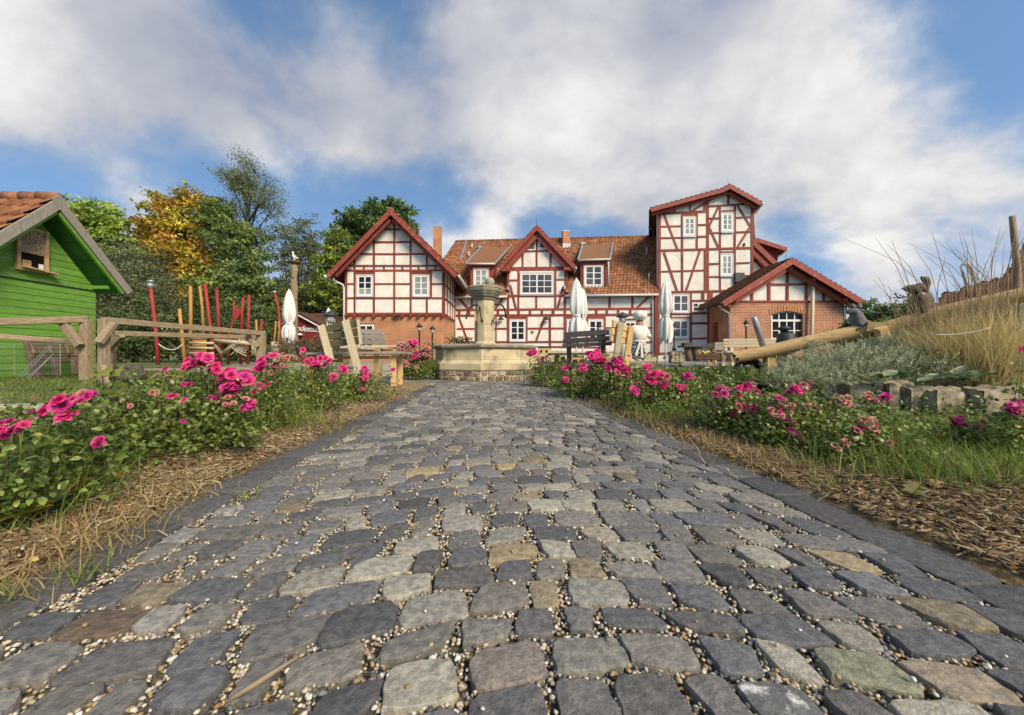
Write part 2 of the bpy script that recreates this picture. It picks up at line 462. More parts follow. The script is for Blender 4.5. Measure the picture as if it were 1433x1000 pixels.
m_sand = mat('playground_sand', lin(.36, .31, .22), lin(.27, .23, .155), 2.5, .95, .5, 40)
structure(grid_mesh('sand_area', np.arange(-12, -3.9, .25), np.arange(10, 17.6, .25), lambda x, y: ground_z(x, y) + .02, m_sand,
          mask=lambda x, y: (y > 10.4 + .5 * np.sin(x)) & (x < -4.0 + .3 * np.sin(y * 2))))
m_terrace = mat('terrace_paving', lin(.27, .25, .21), lin(.19, .175, .15), 3, .9, .4, 30)
structure(grid_mesh('terrace', np.arange(-9, 17, .5), np.arange(15.5, 26, .5), lambda x, y: ground_z(x, y) + .02, m_terrace))

# ---------------------------------------------------------------- cobbled path
m_bed = mat('joint_grit', lin(.20, .16, .105), lin(.055, .046, .036), 90, .95, .9, 160, c3=lin(.5, .45, .36), c3scale=75, c3lo=.57, c3hi=.66, bdist=.01)
pm = MB()
pm.add([path_pt(-.6, -HALF - .02, -.026), path_pt(-.6, HALF + .02, -.026), path_pt(9.0, HALF + .02, -.026), path_pt(9.0, -HALF - .02, -.026)], [(0, 1, 2, 3)])
path = structure(pm.build('cobbled_path', m_bed))
pm = MB(); pm.add([(-4.3, 8.0, -.03), (2.4, 8.0, -.03), (2.4, 13.6, -.03), (-4.3, 13.6, -.03)], [(0, 1, 2, 3)])
plaza = structure(pm.build('fountain_plaza', m_bed))

PAL = [(.140, .134, .126), (.106, .103, .101), (.180, .171, .155), (.208, .197, .172), (.122, .116, .110), (.084, .084, .086), (.245, .229, .190), (.152, .141, .124), (.108, .108, .113), (.132, .124, .116), (.118, .119, .125)]
TAN = [(.235, .190, .115), (.200, .165, .110), (.15, .115, .08), (.255, .235, .19)]
def stone_col(p_tan=.04):
    c = R.choice(TAN) if R.random() < p_tan else R.choice(PAL)
    k = R.uniform(.85, 1.3); return tuple(v * k for v in c)

def stone_geo(quad, n=20, tilt=.0050, dome=.0022, rough=.003, lod=0):
    """quad: four plan points (Vectors, counter-clockwise); returns verts, faces of one hewn cobble"""
    c = sum(quad, Vector()) / 4
    if lod == 2:
        vs = [q + Vector((0, 0, -.03)) for q in quad] + [c + (q - c) * .90 + Vector((0, 0, R.uniform(-tilt, tilt))) for q in quad]
        return vs, [(4, 5, 6, 7), (0, 1, 5, 4), (1, 2, 6, 5), (2, 3, 7, 6), (3, 0, 4, 7)]
    if lod == 1: n = 12
    ring = []
    per = n // 4
    cut = [R.uniform(.02, .12) for _ in range(5)]; cut[4] = cut[0]
    for k in range(4):
        a, b = quad[k], quad[(k + 1) % 4]
        for j in range(per):
            u = (j + .5) / per
            p = a.lerp(b, u)
            ex = abs(u - .5) * 2
            pull = (cut[k] if u < .5 else cut[k + 1]) * max(0, ex - .55) / .45
            bow = .016 * math.sin(u * math.pi)
            p = p + (c - p) * (pull - bow)
            p = p + Vector((R.uniform(-rough, rough) * 1.25, R.uniform(-rough, rough) * 1.25, 0))
            ring.append(p)
    tx, ty = R.uniform(-tilt, tilt) * 8, R.uniform(-tilt, tilt) * 8
    dz = R.uniform(-.004, .003)
    def top(p, k, base): return c + (p - c) * k + Vector((0, 0, base + dz + (p - c).x * k * tx + (p - c).y * k * ty + R.uniform(-.0014, .0014)))
    vs = [Vector((p.x, p.y, -.05)) for p in ring]
    lv = [(1.0, -.009), (.985, -.002), (.955, 0), (.60, dome * .75)] if lod == 0 else [(.99, -.008), (.9, 0)]
    for k, b in lv: vs += [top(p, k, b) for p in ring]
    vs.append(top(c, 1, dome))
    fs = []
    m = len(ring)
    for r in range(len(lv)):
        for k in range(m):
            fs.append((r * m + k, r * m + (k + 1) % m, (r + 1) * m + (k + 1) % m, (r + 1) * m + k))
    for k in range(m): fs.append((len(lv) * m + k, len(lv) * m + (k + 1) % m, len(vs) - 1))
    return vs, fs

quads = []                                   # (distance, quad) of every cobble in the strip
def row_line(base, t): return base + .050 * math.sin(t * 2.6 + .4) + .020 * math.sin(t * 5.1 + base * 1.7) - .095 * t * t + .02 * math.sin(base * 3.1 + t * 1.2)
s = .30
rows = []
INNER = HALF - .20
while s < 8.9:
    rows.append(s); s += R.uniform(.100, .140)
for i in range(len(rows) - 1):
    t = -INNER + R.uniform(-.06, .0)
    while t < INNER - .03:
        w = R.uniform(.092, .178)
        t2 = t + w
        if t2 > INNER - .08: t2 = INNER + .005
        g = R.uniform(.0065, .0135)
        j = lambda: R.uniform(-.019, .019)
        ta, tb = max(t, -INNER) + g, t2 - g
        if tb - ta > .06:
            q = []
            for (tt, ro, sg) in ((ta, rows[i], 1), (tb, rows[i], 1), (tb, rows[i + 1], -1), (ta, rows[i + 1], -1)):
                q.append(path_pt(row_line(ro, tt) + sg * g * R.uniform(.6, 1.15) + j() * .6, tt + j()))
            quads.append(q)
        t = t2
quads.sort(key=lambda q: (q[0].y + q[2].y) / 2)
SPECIAL = [(1065, 960, None), (1225, 920, (.20, .20, .14)), (1335, 950, (.26, .215, .16)), (770, 930, (.20, .172, .15)), (140, 865, (.13, .095, .068)), (205, 822, (.20, .165, .115)), (820, 735, (.30, .26, .20)), (575, 660, (.30, .245, .14)), (712, 648, (.31, .25, .13)), (1090, 790, (.30, .28, .23)), (890, 705, (.20, .20, .18))]
near = [q for q in quads if abs((q[0].x + q[2].x) / 2) < 1.45 * ((q[0].y + q[2].y) / 2) + .15 and (q[2].y) > .52]
nearset = near[:298]
rest = [q for q in quads if not any(q is k for k in nearset)]
white_frost = {}
frost = mat('frosted_cobble', lin(.15, .15, .14), lin(.11, .11, .105), 22, .6, .95, 80, c3=lin(.62, .60, .55), c3scale=16, c3lo=.50, c3hi=.62, bdist=.006)
cent = [sum(q, Vector()) / 4 for q in nearset]
over = {}
for px, py, c_ in SPECIAL:
    D = H * F / (py - CY); p = Vector(((px - CX) / F * D, D, 0)); over[min(range(len(cent)), key=lambda i: (cent[i] - p).length)] = c_
for i_, q in enumerate(nearset):
    vs, fs = stone_geo(q)
    if i_ in over and over[i_] is None:
        smooth_angle(link_mesh('cobblestone', [tuple(v) for v in vs], fs, frost, path), 28); continue
    c = over.get(i_) or stone_col()
    smooth_angle(link_mesh('cobblestone', [tuple(v) for v in vs], fs, MT['cobble'], path, False, [c] * len(vs)), 28)
def joined(name, qs, parent, lod, ptan=.05):
    V, Fc, C = [], [], []
    for q in qs:
        vs, fs = stone_geo(q, lod=lod if (q[0].y > 4.2 or lod == 2) else 0)
        n = len(V); V += [tuple(v) for v in vs]; Fc += [tuple(n + i for i in f) for f in fs]
        C += [stone_col(ptan)] * len(vs)
    return smooth_angle(link_mesh(name, V, Fc, MT['cobble'], parent, False, C, 'stuff'), 28)
joined('far_cobbles', rest, path, 1)

# dark edging slabs along both sides
for side in (-1, 1):
    s = .30; k = 0
    while s < 8.3:
        L_ = R.uniform(.24, .36)
        a, b = sorted((side * (HALF - .195), side * (HALF + R.uniform(-.012, .02))))
        q = [path_pt(s + .007, a), path_pt(s + .006, b), path_pt(s + L_ - .007, b), path_pt(s + L_ - .006, a)]
        vs, fs = stone_geo(q, 20, .0026, .002, .0028, 0)
        kk = R.uniform(.48, .95); c = tuple(v * kk for v in (.122, .118, .118))
        smooth_angle(link_mesh('edge_slab', [tuple(v) for v in vs], fs, MT['cobble'], path, False, [c] * len(vs)), 28)
        s += L_

# plaza cobbles round the fountain
pq = []
y = 8.05
while y < 13.4:
    dy = R.uniform(.125, .155); x = -4.25 + R.uniform(0, .1)
    while x < 2.3:
        w = R.uniform(.12, .2)
        s_, t_ = path_st(x + w / 2, y + dy / 2)
        if not (s_ < 8.95 and abs(t_) < HALF + .05) and (Vector((x + w / 2 + .89, y - 11.48)).length > 1.55):
            pq.append([Vector((x + .008, y + .008, 0)), Vector((x + w - .008, y + .008 + R.uniform(-.01, .01), 0)), Vector((x + w - .008, y + dy - .008, 0)), Vector((x + .008, y + dy - .008 + R.uniform(-.01, .01), 0))])
        x += w
    y += dy
joined('plaza_cobbles', pq, plaza, 2)

# pebbles in the joints: free cells of a 4 mm raster
CELL = .004
x0, y0, x1, y1 = -1.9, .45, 1.5, 5.0
gw, gh = int((x1 - x0) / CELL), int((y1 - y0) / CELL)
occ = np.zeros((gh, gw), bool)
for q in quads:
    if q[0].y > y1: continue
    P = np.array([(v.x, v.y) for v in q])
    c = P.mean(0); P = c + (P - c) * .985
    a, b = ((P.min(0) - (x0, y0)) / CELL).astype(int), ((P.max(0) - (x0, y0)) / CELL).astype(int) + 2
    a = np.maximum(a, 0); b = np.minimum(b, (gw, gh))
    if (b <= a).any(): continue
    gx, gy = np.meshgrid(x0 + (np.arange(a[0], b[0]) + .5) * CELL, y0 + (np.arange(a[1], b[1]) + .5) * CELL)
    ins = np.ones(gx.shape, bool)
    for k in range(4):
        e = P[(k + 1) % 4] - P[k]
        ins &= (e[0] * (gy - P[k][1]) - e[1] * (gx - P[k][0])) > 0
    # leave the corners free: that is where the grit gathers
    for k in range(4):
        ins &= ((gx - P[k][0]) ** 2 + (gy - P[k][1]) ** 2) > .013 ** 2
    occ[a[1]:b[1], a[0]:b[0]] |= ins
gy, gx = np.nonzero(~occ)
fx, fy = x0 + (gx + .5) * CELL, y0 + (gy + .5) * CELL
ft = (fx - PO.x) * PE.x + fy * PE.y
ok = (np.abs(ft) < INNER + .01)
fx, fy = fx[ok], fy[ok]
dens = np.where(fy < 1.6, .36, np.where(fy < 2.6, .28, .15))
dens = dens * 1.0
sel = NR.random(len(fx)) < dens
fx, fy = fx[sel], fy[sel]
lim = 30000
if len(fx) > lim:
    k = NR.choice(len(fx), lim, replace=False); fx, fy = fx[k], fy[k]
px_ = NR.uniform(-1.2, 1.2, 420); py_ = NR.uniform(.6, 4.5, 420)          # strays lying on the stones
fx = np.concatenate([fx, px_]); fy = np.concatenate([fy, py_])
fz = np.concatenate([NR.uniform(-.022, -.006, len(fx) - 420), np.full(420, .006)])

t_ = (1 + 5 ** .5) / 2
ICO_V = np.array([(-1, t_, 0), (1, t_, 0), (-1, -t_, 0), (1, -t_, 0), (0, -1, t_), (0, 1, t_), (0, -1, -t_), (0, 1, -t_), (t_, 0, -1), (t_, 0, 1), (-t_, 0, -1), (-t_, 0, 1)], float)
ICO_V /= np.linalg.norm(ICO_V[0])
ICO_F = np.array([(0, 11, 5), (0, 5, 1), (0, 1, 7), (0, 7, 10), (0, 10, 11), (1, 5, 9), (5, 11, 4), (11, 10, 2), (10, 7, 6), (7, 1, 8), (3, 9, 4), (3, 4, 2), (3, 2, 6), (3, 6, 8), (3, 8, 9), (4, 9, 5), (2, 4, 11), (6, 2, 10), (8, 6, 7), (9, 8, 1)])
def scatter_ico(name, P, size, cols, m, parent=None, flat=.65, kind='stuff', jitter=.22):
    n = len(P)
    a = NR.uniform(0, 2 * np.pi, n)
    V = np.repeat(ICO_V[None], n, 0) * (1 + NR.uniform(-jitter, jitter, (n, 12, 1)))
    sc = size[:, None] * np.stack([NR.uniform(.75, 1.3, n), NR.uniform(.65, 1.0, n), np.full(n, flat)], 1)
    V = V * sc[:, None, :]
    ca, sa = np.cos(a)[:, None], np.sin(a)[:, None]
    X, Y = V[..., 0] * ca - V[..., 1] * sa, V[..., 0] * sa + V[..., 1] * ca
    V = np.stack([X, Y, V[..., 2]], -1) + P[:, None, :]
    Fc = ICO_F[None] + (np.arange(n) * 12)[:, None, None]
    C = np.repeat(cols[:, None, :], 12, 1)
    return link_mesh(name, V.reshape(-1, 3), Fc.reshape(-1, 3), m, parent, True, C.reshape(-1, 3), kind)
PEB = np.array([(.62, .57, .46), (.48, .36, .19), (.36, .25, .12), (.70, .67, .60), (.20, .19, .18), (.10, .10, .10), (.54, .46, .33), (.40, .33, .24), (.30, .15, .07), (.60, .50, .34), (.66, .62, .52)])
n = len(fx)
cols = PEB[NR.choice(len(PEB), n, p=[.13, .13, .10, .07, .13, .10, .11, .11, .02, .06, .04])] * NR.uniform(.7, 1.05, (n, 1))
scatter_ico('joint_gravel', np.stack([fx, fy, fz], 1), NR.uniform(.0028, .0074, n), cols, MT['pebble'], path)
# ---------------------------------------------------------------- facades
class Fac:
    """a vertical wall plane through two plan points given by photo column and depth"""
    def __init__(s, pxa, Da, pxb, Db):
        A, B = at(pxa, CY, Da), at(pxb, CY, Db)
        s.A = Vector((A.x, A.y, 0)); s.u = (Vector((B.x, B.y, 0)) - s.A).normalized()
        s.n = Vector((s.u.y, -s.u.x, 0))
        if s.n.y > 0: s.n = -s.n
        s.k = 0
    def pt(s, px, py, off=0.0):
        d = Vector(((px - CX) / F, 1, (CY - py) / F)); o = Vector((0, 0, H))
        q = (s.A + s.n * off - o).dot(s.n) / d.dot(s.n)
        return o + d * q
    def depth(s, px): return s.pt(px, CY).y
    def wall(s, pts, name, m, parent, back=.25, off=0.0):
        b = MB(); b.prism([s.pt(x, y, off) for x, y in pts], -s.n * back); return b.build(name, m, parent)
    def beam(s, x0, y0, x1, y1, w, parent, m=None, proud=.02, name='timber_beam', ext=0.0):
        s.k += 1
        pr = proud + (s.k * 37 % 23) * .0009
        a, b = s.pt(x0, y0, pr / 2 - .02), s.pt(x1, y1, pr / 2 - .02)
        wm = w * (a.y + b.y) / 2 / F
        mb = MB(); mb.bar(a, b, wm, pr + .04, (b - a).cross(s.n), ext, ext)
        return mb.build(name, m or MT['timber'], parent)

def window(f, x0, y0, x1, y1, nx, ny, parent, glass=None, frame=2.0, trim=1.2, off=.012, rows=None, arch=0, bar=1.0, sill=True, mull=None):
    """casement: stone trim, white frame with glazing bars, one pane per light (sub-parts)"""
    sc = f.depth((x0 + x1) / 2) / F
    P = lambda x, y, o: f.pt(x, y, o)
    t = MB()
    if trim:
        for (a, b, c, d) in ((x0 - trim, y0 - trim, x1 + trim, y0), (x0 - trim, y1, x1 + trim, y1 + trim * 1.2), (x0 - trim, y0, x0, y1), (x1, y0, x1 + trim, y1)):
            t.prism([P(a, b, off + .035), P(c, b, off + .035), P(c, d, off + .035), P(a, d, off + .035)], -f.n * .09)
        t.build('window_trim', MT['window_trim'], parent)
    fr = MB()
    def rect(a, b, c, d, o=.02, dp=.06): fr.prism([P(a, b, off + o), P(c, b, off + o), P(c, d, off + o), P(a, d, off + o)], -f.n * dp)
    rect(x0, y0, x1, y0 + frame); rect(x0, y1 - frame, x1, y1)
    rect(x0, y0 + frame, x0 + frame, y1 - frame); rect(x1 - frame, y0 + frame, x1, y1 - frame)
    ix0, ix1, iy0, iy1 = x0 + frame, x1 - frame, y0 + frame, y1 - frame
    xs_ = [ix0 + (ix1 - ix0) * i / nx for i in range(nx + 1)]
    ys_ = [iy0 + (iy1 - iy0) * r for r in (rows or [i / ny for i in range(ny + 1)])]
    for i in range(1, nx):
        w = (mull if mull and i == nx / 2 else bar)
        rect(xs_[i] - w / 2, iy0, xs_[i] + w / 2, iy1, .024 if w > bar else .016, .05)
    for j in range(1, ny): rect(ix0, ys_[j] - bar / 2, ix1, ys_[j] + bar / 2, .018, .05)
    w = fr.build('window', MT['white_paint'], parent)
    for i in range(nx):
        for j in range(ny):
            g = MB()
            g.prism([P(xs_[i], ys_[j], off + .006), P(xs_[i + 1], ys_[j], off + .006), P(xs_[i + 1], ys_[j + 1], off + .006), P(xs_[i], ys_[j + 1], off + .006)], -f.n * .012)
            gm = glass(i, j) if callable(glass) else (glass or MT['glass'])
            g.build('pane', gm, w)
    if sill:
        sb = MB(); sb.prism([P(x0 - 1.2, y1 + trim, off + .09), P(x1 + 1.2, y1 + trim, off + .09), P(x1 + 1.2, y1 + trim + 1, off + .09), P(x0 - 1.2, y1 + trim + 1, off + .09)], -f.n * .12)
        sb.build('window_sill', MT['zinc'], parent)
    return w

TILEC = [(.37, .155, .066), (.34, .14, .06), (.41, .18, .08), (.30, .122, .055), (.27, .125, .062), (.43, .20, .095)]
def tile_roof(e0, e1, r0, r1, tw, th, parent, name='roof_tiles', skip=None, singly=False, dark=1.0, moss=0.0):
    """pantiles laid over the roof plane e0-e1 (eaves) to r0-r1 (ridge)"""
    e0, e1, r0, r1 = map(Vector, (e0, e1, r0, r1))
    nrm = (e1 - e0).cross(r0 - e0).normalized()
    if nrm.z < 0: nrm = -nrm
    L_, Hh = max((e1 - e0).length, (r1 - r0).length), (r0 - e0).length
    nx, ny = max(1, round(L_ / tw)), max(1, round(Hh / th))
    P = lambda u, v: (e0.lerp(e1, u)).lerp(r0.lerp(r1, u), v)
    V, Fc, C = [], [], []
    prof = [(0, .028), (.22, .048), (.42, .030), (.62, .006), (.82, .006), (1.06, .030)]
    for j in range(ny):
        for i in range(nx):
            u0, v0, v1 = i / nx, j / ny, (j + 1.18) / ny
            c = P((i + .5) / nx, (j + .5) / ny)
            if skip and skip(c): continue
            k = R.uniform(.85, 1.1) * dark
            col = tuple(a * k for a in (R.choice(TILEC) if R.random() < .3 else TILEC[0]))
            if R.random() < moss: col = tuple(a * R.uniform(.45, .7) for a in (.22, .15, .08))
            vs, fs = [], []
            lift = R.uniform(0, .006)
            for (pu, ph) in prof:
                q = min(u0 + pu / nx, 1.0)
                vs += [P(q, v0) + nrm * (ph + .062 + lift), P(q, min(v1, 1)) + nrm * (ph + .004), P(q, v0) + nrm * (-.002)]
            m = len(prof)
            for a in range(m - 1):
                fs.append((a * 3, a * 3 + 3, a * 3 + 4, a * 3 + 1)); fs.append((a * 3 + 2, a * 3 + 5, a * 3 + 3, a * 3))
            if singly:
                link_mesh('roof_tile', [tuple(v) for v in vs], fs, MT['tile'], parent, True, [col] * len(vs))
            else:
                n = len(V); V += [tuple(v) for v in vs]; Fc += [tuple(n + b for b in f) for f in fs]; C += [col] * len(vs)
    if not singly and V:
        link_mesh(name, V, Fc, MT['tile'], parent, True, C, 'stuff')

def slab(pts, vec, name, m, parent):
    b = MB(); b.prism(pts, vec); return b.build(name, m, parent)

def brick_mat(name, c1, c2, mortar, scale, bw=.5, rh=.25, rot=(0, 0, 0), msize=.02):
    m = bpy.data.materials.new(name); m.use_nodes = True
    nt = m.node_tree; nt.nodes.clear(); N, L = nt.nodes.new, nt.links.new
    out, p = N('ShaderNodeOutputMaterial'), N('ShaderNodeBsdfPrincipled'); p.inputs['Roughness'].default_value = .9
    tc, sp, cb = N('ShaderNodeTexCoord'), N('ShaderNodeSeparateXYZ'), N('ShaderNodeCombineXYZ')
    L(tc.outputs['Object'], sp.inputs[0])
    ad = N('ShaderNodeMath'); L(sp.outputs['X'], ad.inputs[0]); L(sp.outputs['Y'], ad.inputs[1])
    L(ad.outputs[0], cb.inputs[0]); L(sp.outputs['Z'], cb.inputs[1])
    b = N('ShaderNodeTexBrick'); L(cb.outputs[0], b.inputs['Vector'])
    b.inputs['Color1'].default_value = c1; b.inputs['Color2'].default_value = c2; b.inputs['Mortar'].default_value = mortar
    b.inputs['Scale'].default_value = scale; b.inputs['Mortar Size'].default_value = msize; b.inputs['Bias'].default_value = 0
    b.inputs['Brick Width'].default_value = bw; b.inputs['Row Height'].default_value = rh; b.inputs['Mortar Smooth'].default_value = .2
    n = N('ShaderNodeTexNoise'); n.inputs['Scale'].default_value = 1.3; n.inputs['Detail'].default_value = 8; L(tc.outputs['Object'], n.inputs['Vector'])
    r = N('ShaderNodeMapRange'); L(n.outputs['Fac'], r.inputs[0]); r.inputs[1].default_value = .3; r.inputs[2].default_value = .7; r.inputs[3].default_value = .72; r.inputs[4].default_value = 1.12
    x = N('ShaderNodeMix'); x.data_type = 'RGBA'; x.blend_type = 'MULTIPLY'; x.inputs['Factor'].default_value = 1
    L(b.outputs['Color'], x.inputs['A']); L(r.outputs[0], x.inputs['B']); L(x.outputs['Result'], p.inputs['Base Color'])
    bp = N('ShaderNodeBump'); bp.inputs['Strength'].default_value = .6; bp.inputs['Distance'].default_value = .01; bp.invert = True
    L(b.outputs['Fac'], bp.inputs['Height']); L(bp.outputs[0], p.inputs['Normal']); L(p.outputs[0], out.inputs[0])
    return m
MT['brick_old'] = brick_mat('washed_old_brick', lin(.50, .225, .105), lin(.42, .18, .082), lin(.54, .32, .18), 2.0, .52, .16, msize=.013)
MT['brick_new'] = brick_mat('red_brick', lin(.43, .165, .078), lin(.33, .11, .055), lin(.64, .50, .34), 2.0, .5, .17, msize=.018)

# ================================================================ left gabled house
D1 = 20.0
gh_ = thing('gabled_house', 'half-timbered gabled house on a washed brick ground floor, left end of the row', 'house', at(551, 500, D1) * Vector((1, 1, 0)) if False else Vector((at(551, 500, D1).x, D1, gz(-6, 20))))
f1 = Fac(482, D1, 622, D1)
zb = .1
ybot = CY + (H - zb) / D1 * F
LH = gh_
f1.wall([(483, 440), (483, 372), (546.5, 300), (621.5, 372), (621.5, 440)], 'wall', MT['plaster'], LH, .3)
f1.wall([(484.5, ybot), (484.5, 440), (620.5, 440), (620.5, ybot)], 'brick_wall', MT['brick_old'], LH, .3, -.06)
bm = lambda *a, **k: f1.beam(*a, LH, **k)
for x, y0, y1, w in ((484.6, 373, 441, 3.2), (496.5, 361, 441, 2.5), (523.5, 331, 441, 2.6), (552, 306, 441, 2.6), (574.8, 326, 441, 2.6),
                     (597.4, 353, 379, 2.4), (603.2, 379, 417, 3.0), (597.6, 418, 441, 2.5), (620.4, 372, 441, 3.2)): bm(x, y0, x, y1, w)
for y, x0, x1, w in ((321, 532, 569, 2.2), (338.5, 523, 576, 2.3), (355.3, 500, 609, 2.3), (371.6, 482, 622, 2.2), (378.2, 482, 622, 2.4), (439, 482, 622, 3.6),
                     (397, 486, 496, 2), (397, 524, 575, 2.1), (397, 604, 620, 2.1), (416.8, 484, 621, 2.3)): bm(x0, y, x1, y, w, proud=.03)
bm(497, 381.3, 523, 381.3, 4.4, proud=.012); bm(575, 381.3, 603, 381.3, 4.4, proud=.012)
for x in (509.5, 537.6, 563.4, 586, 609): bm(x, 372, x, 378, 2.3, proud=.034)
for x in (485, 496.3, 509.6, 523.7, 538, 552.2, 563.4, 575, 586.4, 597.7, 609, 620):
    b = MB(); p = f1.pt(x, 441.6, .05); b.box(p, .13, .22, .13); b.build('beam_end', MT['timber'], LH)
curt = lambda i, j: MT['curtain_glass'] if j == 2 else MT['dark_glass']
window(f1, 500, 385, 521.2, 413.5, 2, 3, LH, curt, 2.3, 1.3, mull=1.8)
window(f1, 578.3, 385, 600, 413.5, 2, 3, LH, MT['curtain_glass'], 2.3, 1.3, mull=1.8)
window(f1, 501.5, 454, 523, 488, 2, 3, LH, MT['dark_glass'], 2, 0, off=-.03, mull=1.6)
f1.wall([(500, 452.6), (500, 450.4), (524.5, 450.4), (524.5, 452.6)], 'window_lintel', MT['brick_new'], LH, .1, -.01)
# right-hand side wall, seen edge-on
xr = f1.pt(621.5, 440).x
zt, zm, zs = f1.pt(552, 372).z, f1.pt(552, 440).z, f1.pt(552, 438).z
slab([(xr - .001, D1 + .3, zm), (xr - .001, D1 + 9, zm), (xr - .001, D1 + 9, zt), (xr - .001, D1 + .3, zt)], (-.3, 0, 0), 'side_wall', MT['plaster'], LH)
slab([(xr - .06, D1 + .36, -.2), (xr - .06, D1 + 9, -.2), (xr - .06, D1 + 9, zm), (xr - .06, D1 + .36, zm)], (-.3, 0, 0), 'side_brick_wall', MT['brick_old'], LH)
xl = f1.pt(483, 440).x
slab([(xl, D1 + .3, -.2), (xl, D1 + 9, -.2), (xl, D1 + 9, zt), (xl, D1 + .3, zt)], (.3, 0, 0), 'side_wall', MT['plaster'], LH)
slab([(xl, D1 + 9, -.2), (xr - .06, D1 + 9, -.2), (xr - .06, D1 + 9, zt), ((xl + xr) / 2, D1 + 9, zt + 2.7), (xl, D1 + 9, zt)], (0, .3, 0), 'rear_wall', MT['plaster'], LH)
for y in (D1 + .12, D1 + .95, D1 + 1.9, D1 + 2.8, D1 + 3.6):
    b = MB(); b.bar((xr, y, zm), (xr, y, zt), .13, .05, (0, 1, 0)); b.build('timber_beam', MT['timber'], LH)
for k, y in enumerate((397, 416.8, 439, 373)):
    z = f1.pt(552, y).z; b = MB(); b.bar((xr + .004, D1, z), (xr + .004, D1 + 8, z), .10, .052, (0, 0, 1)); b.build('timber_beam', MT['timber'], LH)
for y in (D1 + .5, D1 + 1.1, D1 + 1.7):
    b = MB(); b.box((xr + .03, y, f1.pt(552, 441.6).z), .2, .12, .13); b.build('beam_end', MT['timber'], LH)
# roof
Df = D1 - .62
ap, el, er = at(546.6, 292.8, Df), at(457.5, 384.5, Df), at(640.5, 384.5, Df)
back = Vector((0, 10.4, 0))
def gable_roof(ap, el, er, back, parent, m_top, th=.16, barge_w=.24, m_barge=None, tiles=True, tw=.3, soffit=True, dark=1.0):
    for k, e in enumerate((el, er)):
        d = (e - ap); nrm = Vector((-d.z, 0, d.x)).normalized()
        if nrm.z < 0: nrm = -nrm
        o = nrm * -.05
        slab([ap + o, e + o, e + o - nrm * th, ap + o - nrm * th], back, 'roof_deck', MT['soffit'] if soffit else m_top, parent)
        if tiles:
            tile_roof(e + back * 0, e + back, ap, ap + back, tw, .33, parent, dark=dark)
        b = MB(); n2 = Vector((0, -1, 0))
        a0, a1 = ap - nrm * (barge_w / 2 - .03) + n2 * (.03 + .004 * k), e - nrm * (barge_w / 2 - .03) + n2 * (.03 + .004 * k)
        b.bar(a0, a1, barge_w, .05, nrm, .06, 0); b.build('bargeboard', m_barge or MT['timber2'], parent, bevel=.008)
        b = MB(); a0, a1 = ap - nrm * (barge_w + .06), e - nrm * (barge_w + .06)
        b.bar(a0 + Vector((0, .16, 0)), a1 + Vector((0, .16, 0)), .15, .1, nrm, 0, -.25); b.build('verge_rafter', MT['timber'], parent)
gable_roof(ap, el, er, back, LH, MT['tile'], tw=.3)
b = MB(); b.tube([ap + Vector((0, -.02, .02)), ap + back + Vector((0, 0, .02))], .1, 8); b.build('ridge_tiles', mat('ridge_clay', lin(.33, .15, .075), lin(.25, .12, .07), 5, .8), LH)
b = MB(); b.bar(f1.pt(547, 309, .3), f1.pt(547, 309, -.1), .2, .2); b.build('ridge_purlin', MT['timber'], LH)
for x in (482, 622):
    b = MB(); b.bar(f1.pt(x, 372.5, .45), f1.pt(x, 372.5, -.1), .17, .17); b.build('wall_plate', MT['timber'], LH)
# gutters and downpipes
for e, sgn in ((el, -1), (er, 1)):
    g0 = e + Vector((sgn * .07, -.1, -.08)); b = MB(); b.tube([g0, g0 + Vector((0, 8.5 if sgn < 0 else 4.2, 0))], .075, 8); b.build('gutter', MT['white_pvc'], LH, True)
b = MB(); D = Df + .3
b.tube([at(466.5, 386, D), at(467, 391, D), at(472, 394.5, D + .1), at(479.5, 398, D1 - .09), at(481.3, 402, D1 - .09), at(481.3, 509, D1 - .09)], .05, 8)
b.build('downpipe', MT['white_pvc'], LH, True)
b = MB(); b.box(f1.pt(556, 442.5, .12), .2, .16, .1); b.tube([f1.pt(556, 440.5, -.02), f1.pt(556, 442, .1)], .02, 6); b.build('floodlight', MT['dark_metal'], LH)
f1.wall([(626.5, 478), (626.5, 456), (629.5, 456), (629.5, 478)], 'pale_board', MT['zinc'], LH, .03, .02) if False else None

# ================================================================ long middle house
fm = Fac(640, 23.9, 918, 22.9)
MH = thing('long_house', 'long half-timbered house with clay tile roof, dormers and a central gable, middle of the row', 'house', (fm.pt(775, 500).x, fm.pt(775, 500).y, .3))
fm.wall([(632, 514), (632, 418), (710, 417), (710, 374), (751, 330), (794, 374), (794, 414), (921, 412), (921, 514)], 'wall', MT['plaster'], MH, .3)
fm.wall([(632, 515), (632, 485), (921, 495.5), (921, 515)], 'stone_plinth', MT['sandstone'], MH, .1, .06)
bm = lambda *a, **k: fm.beam(*a, MH, **k)
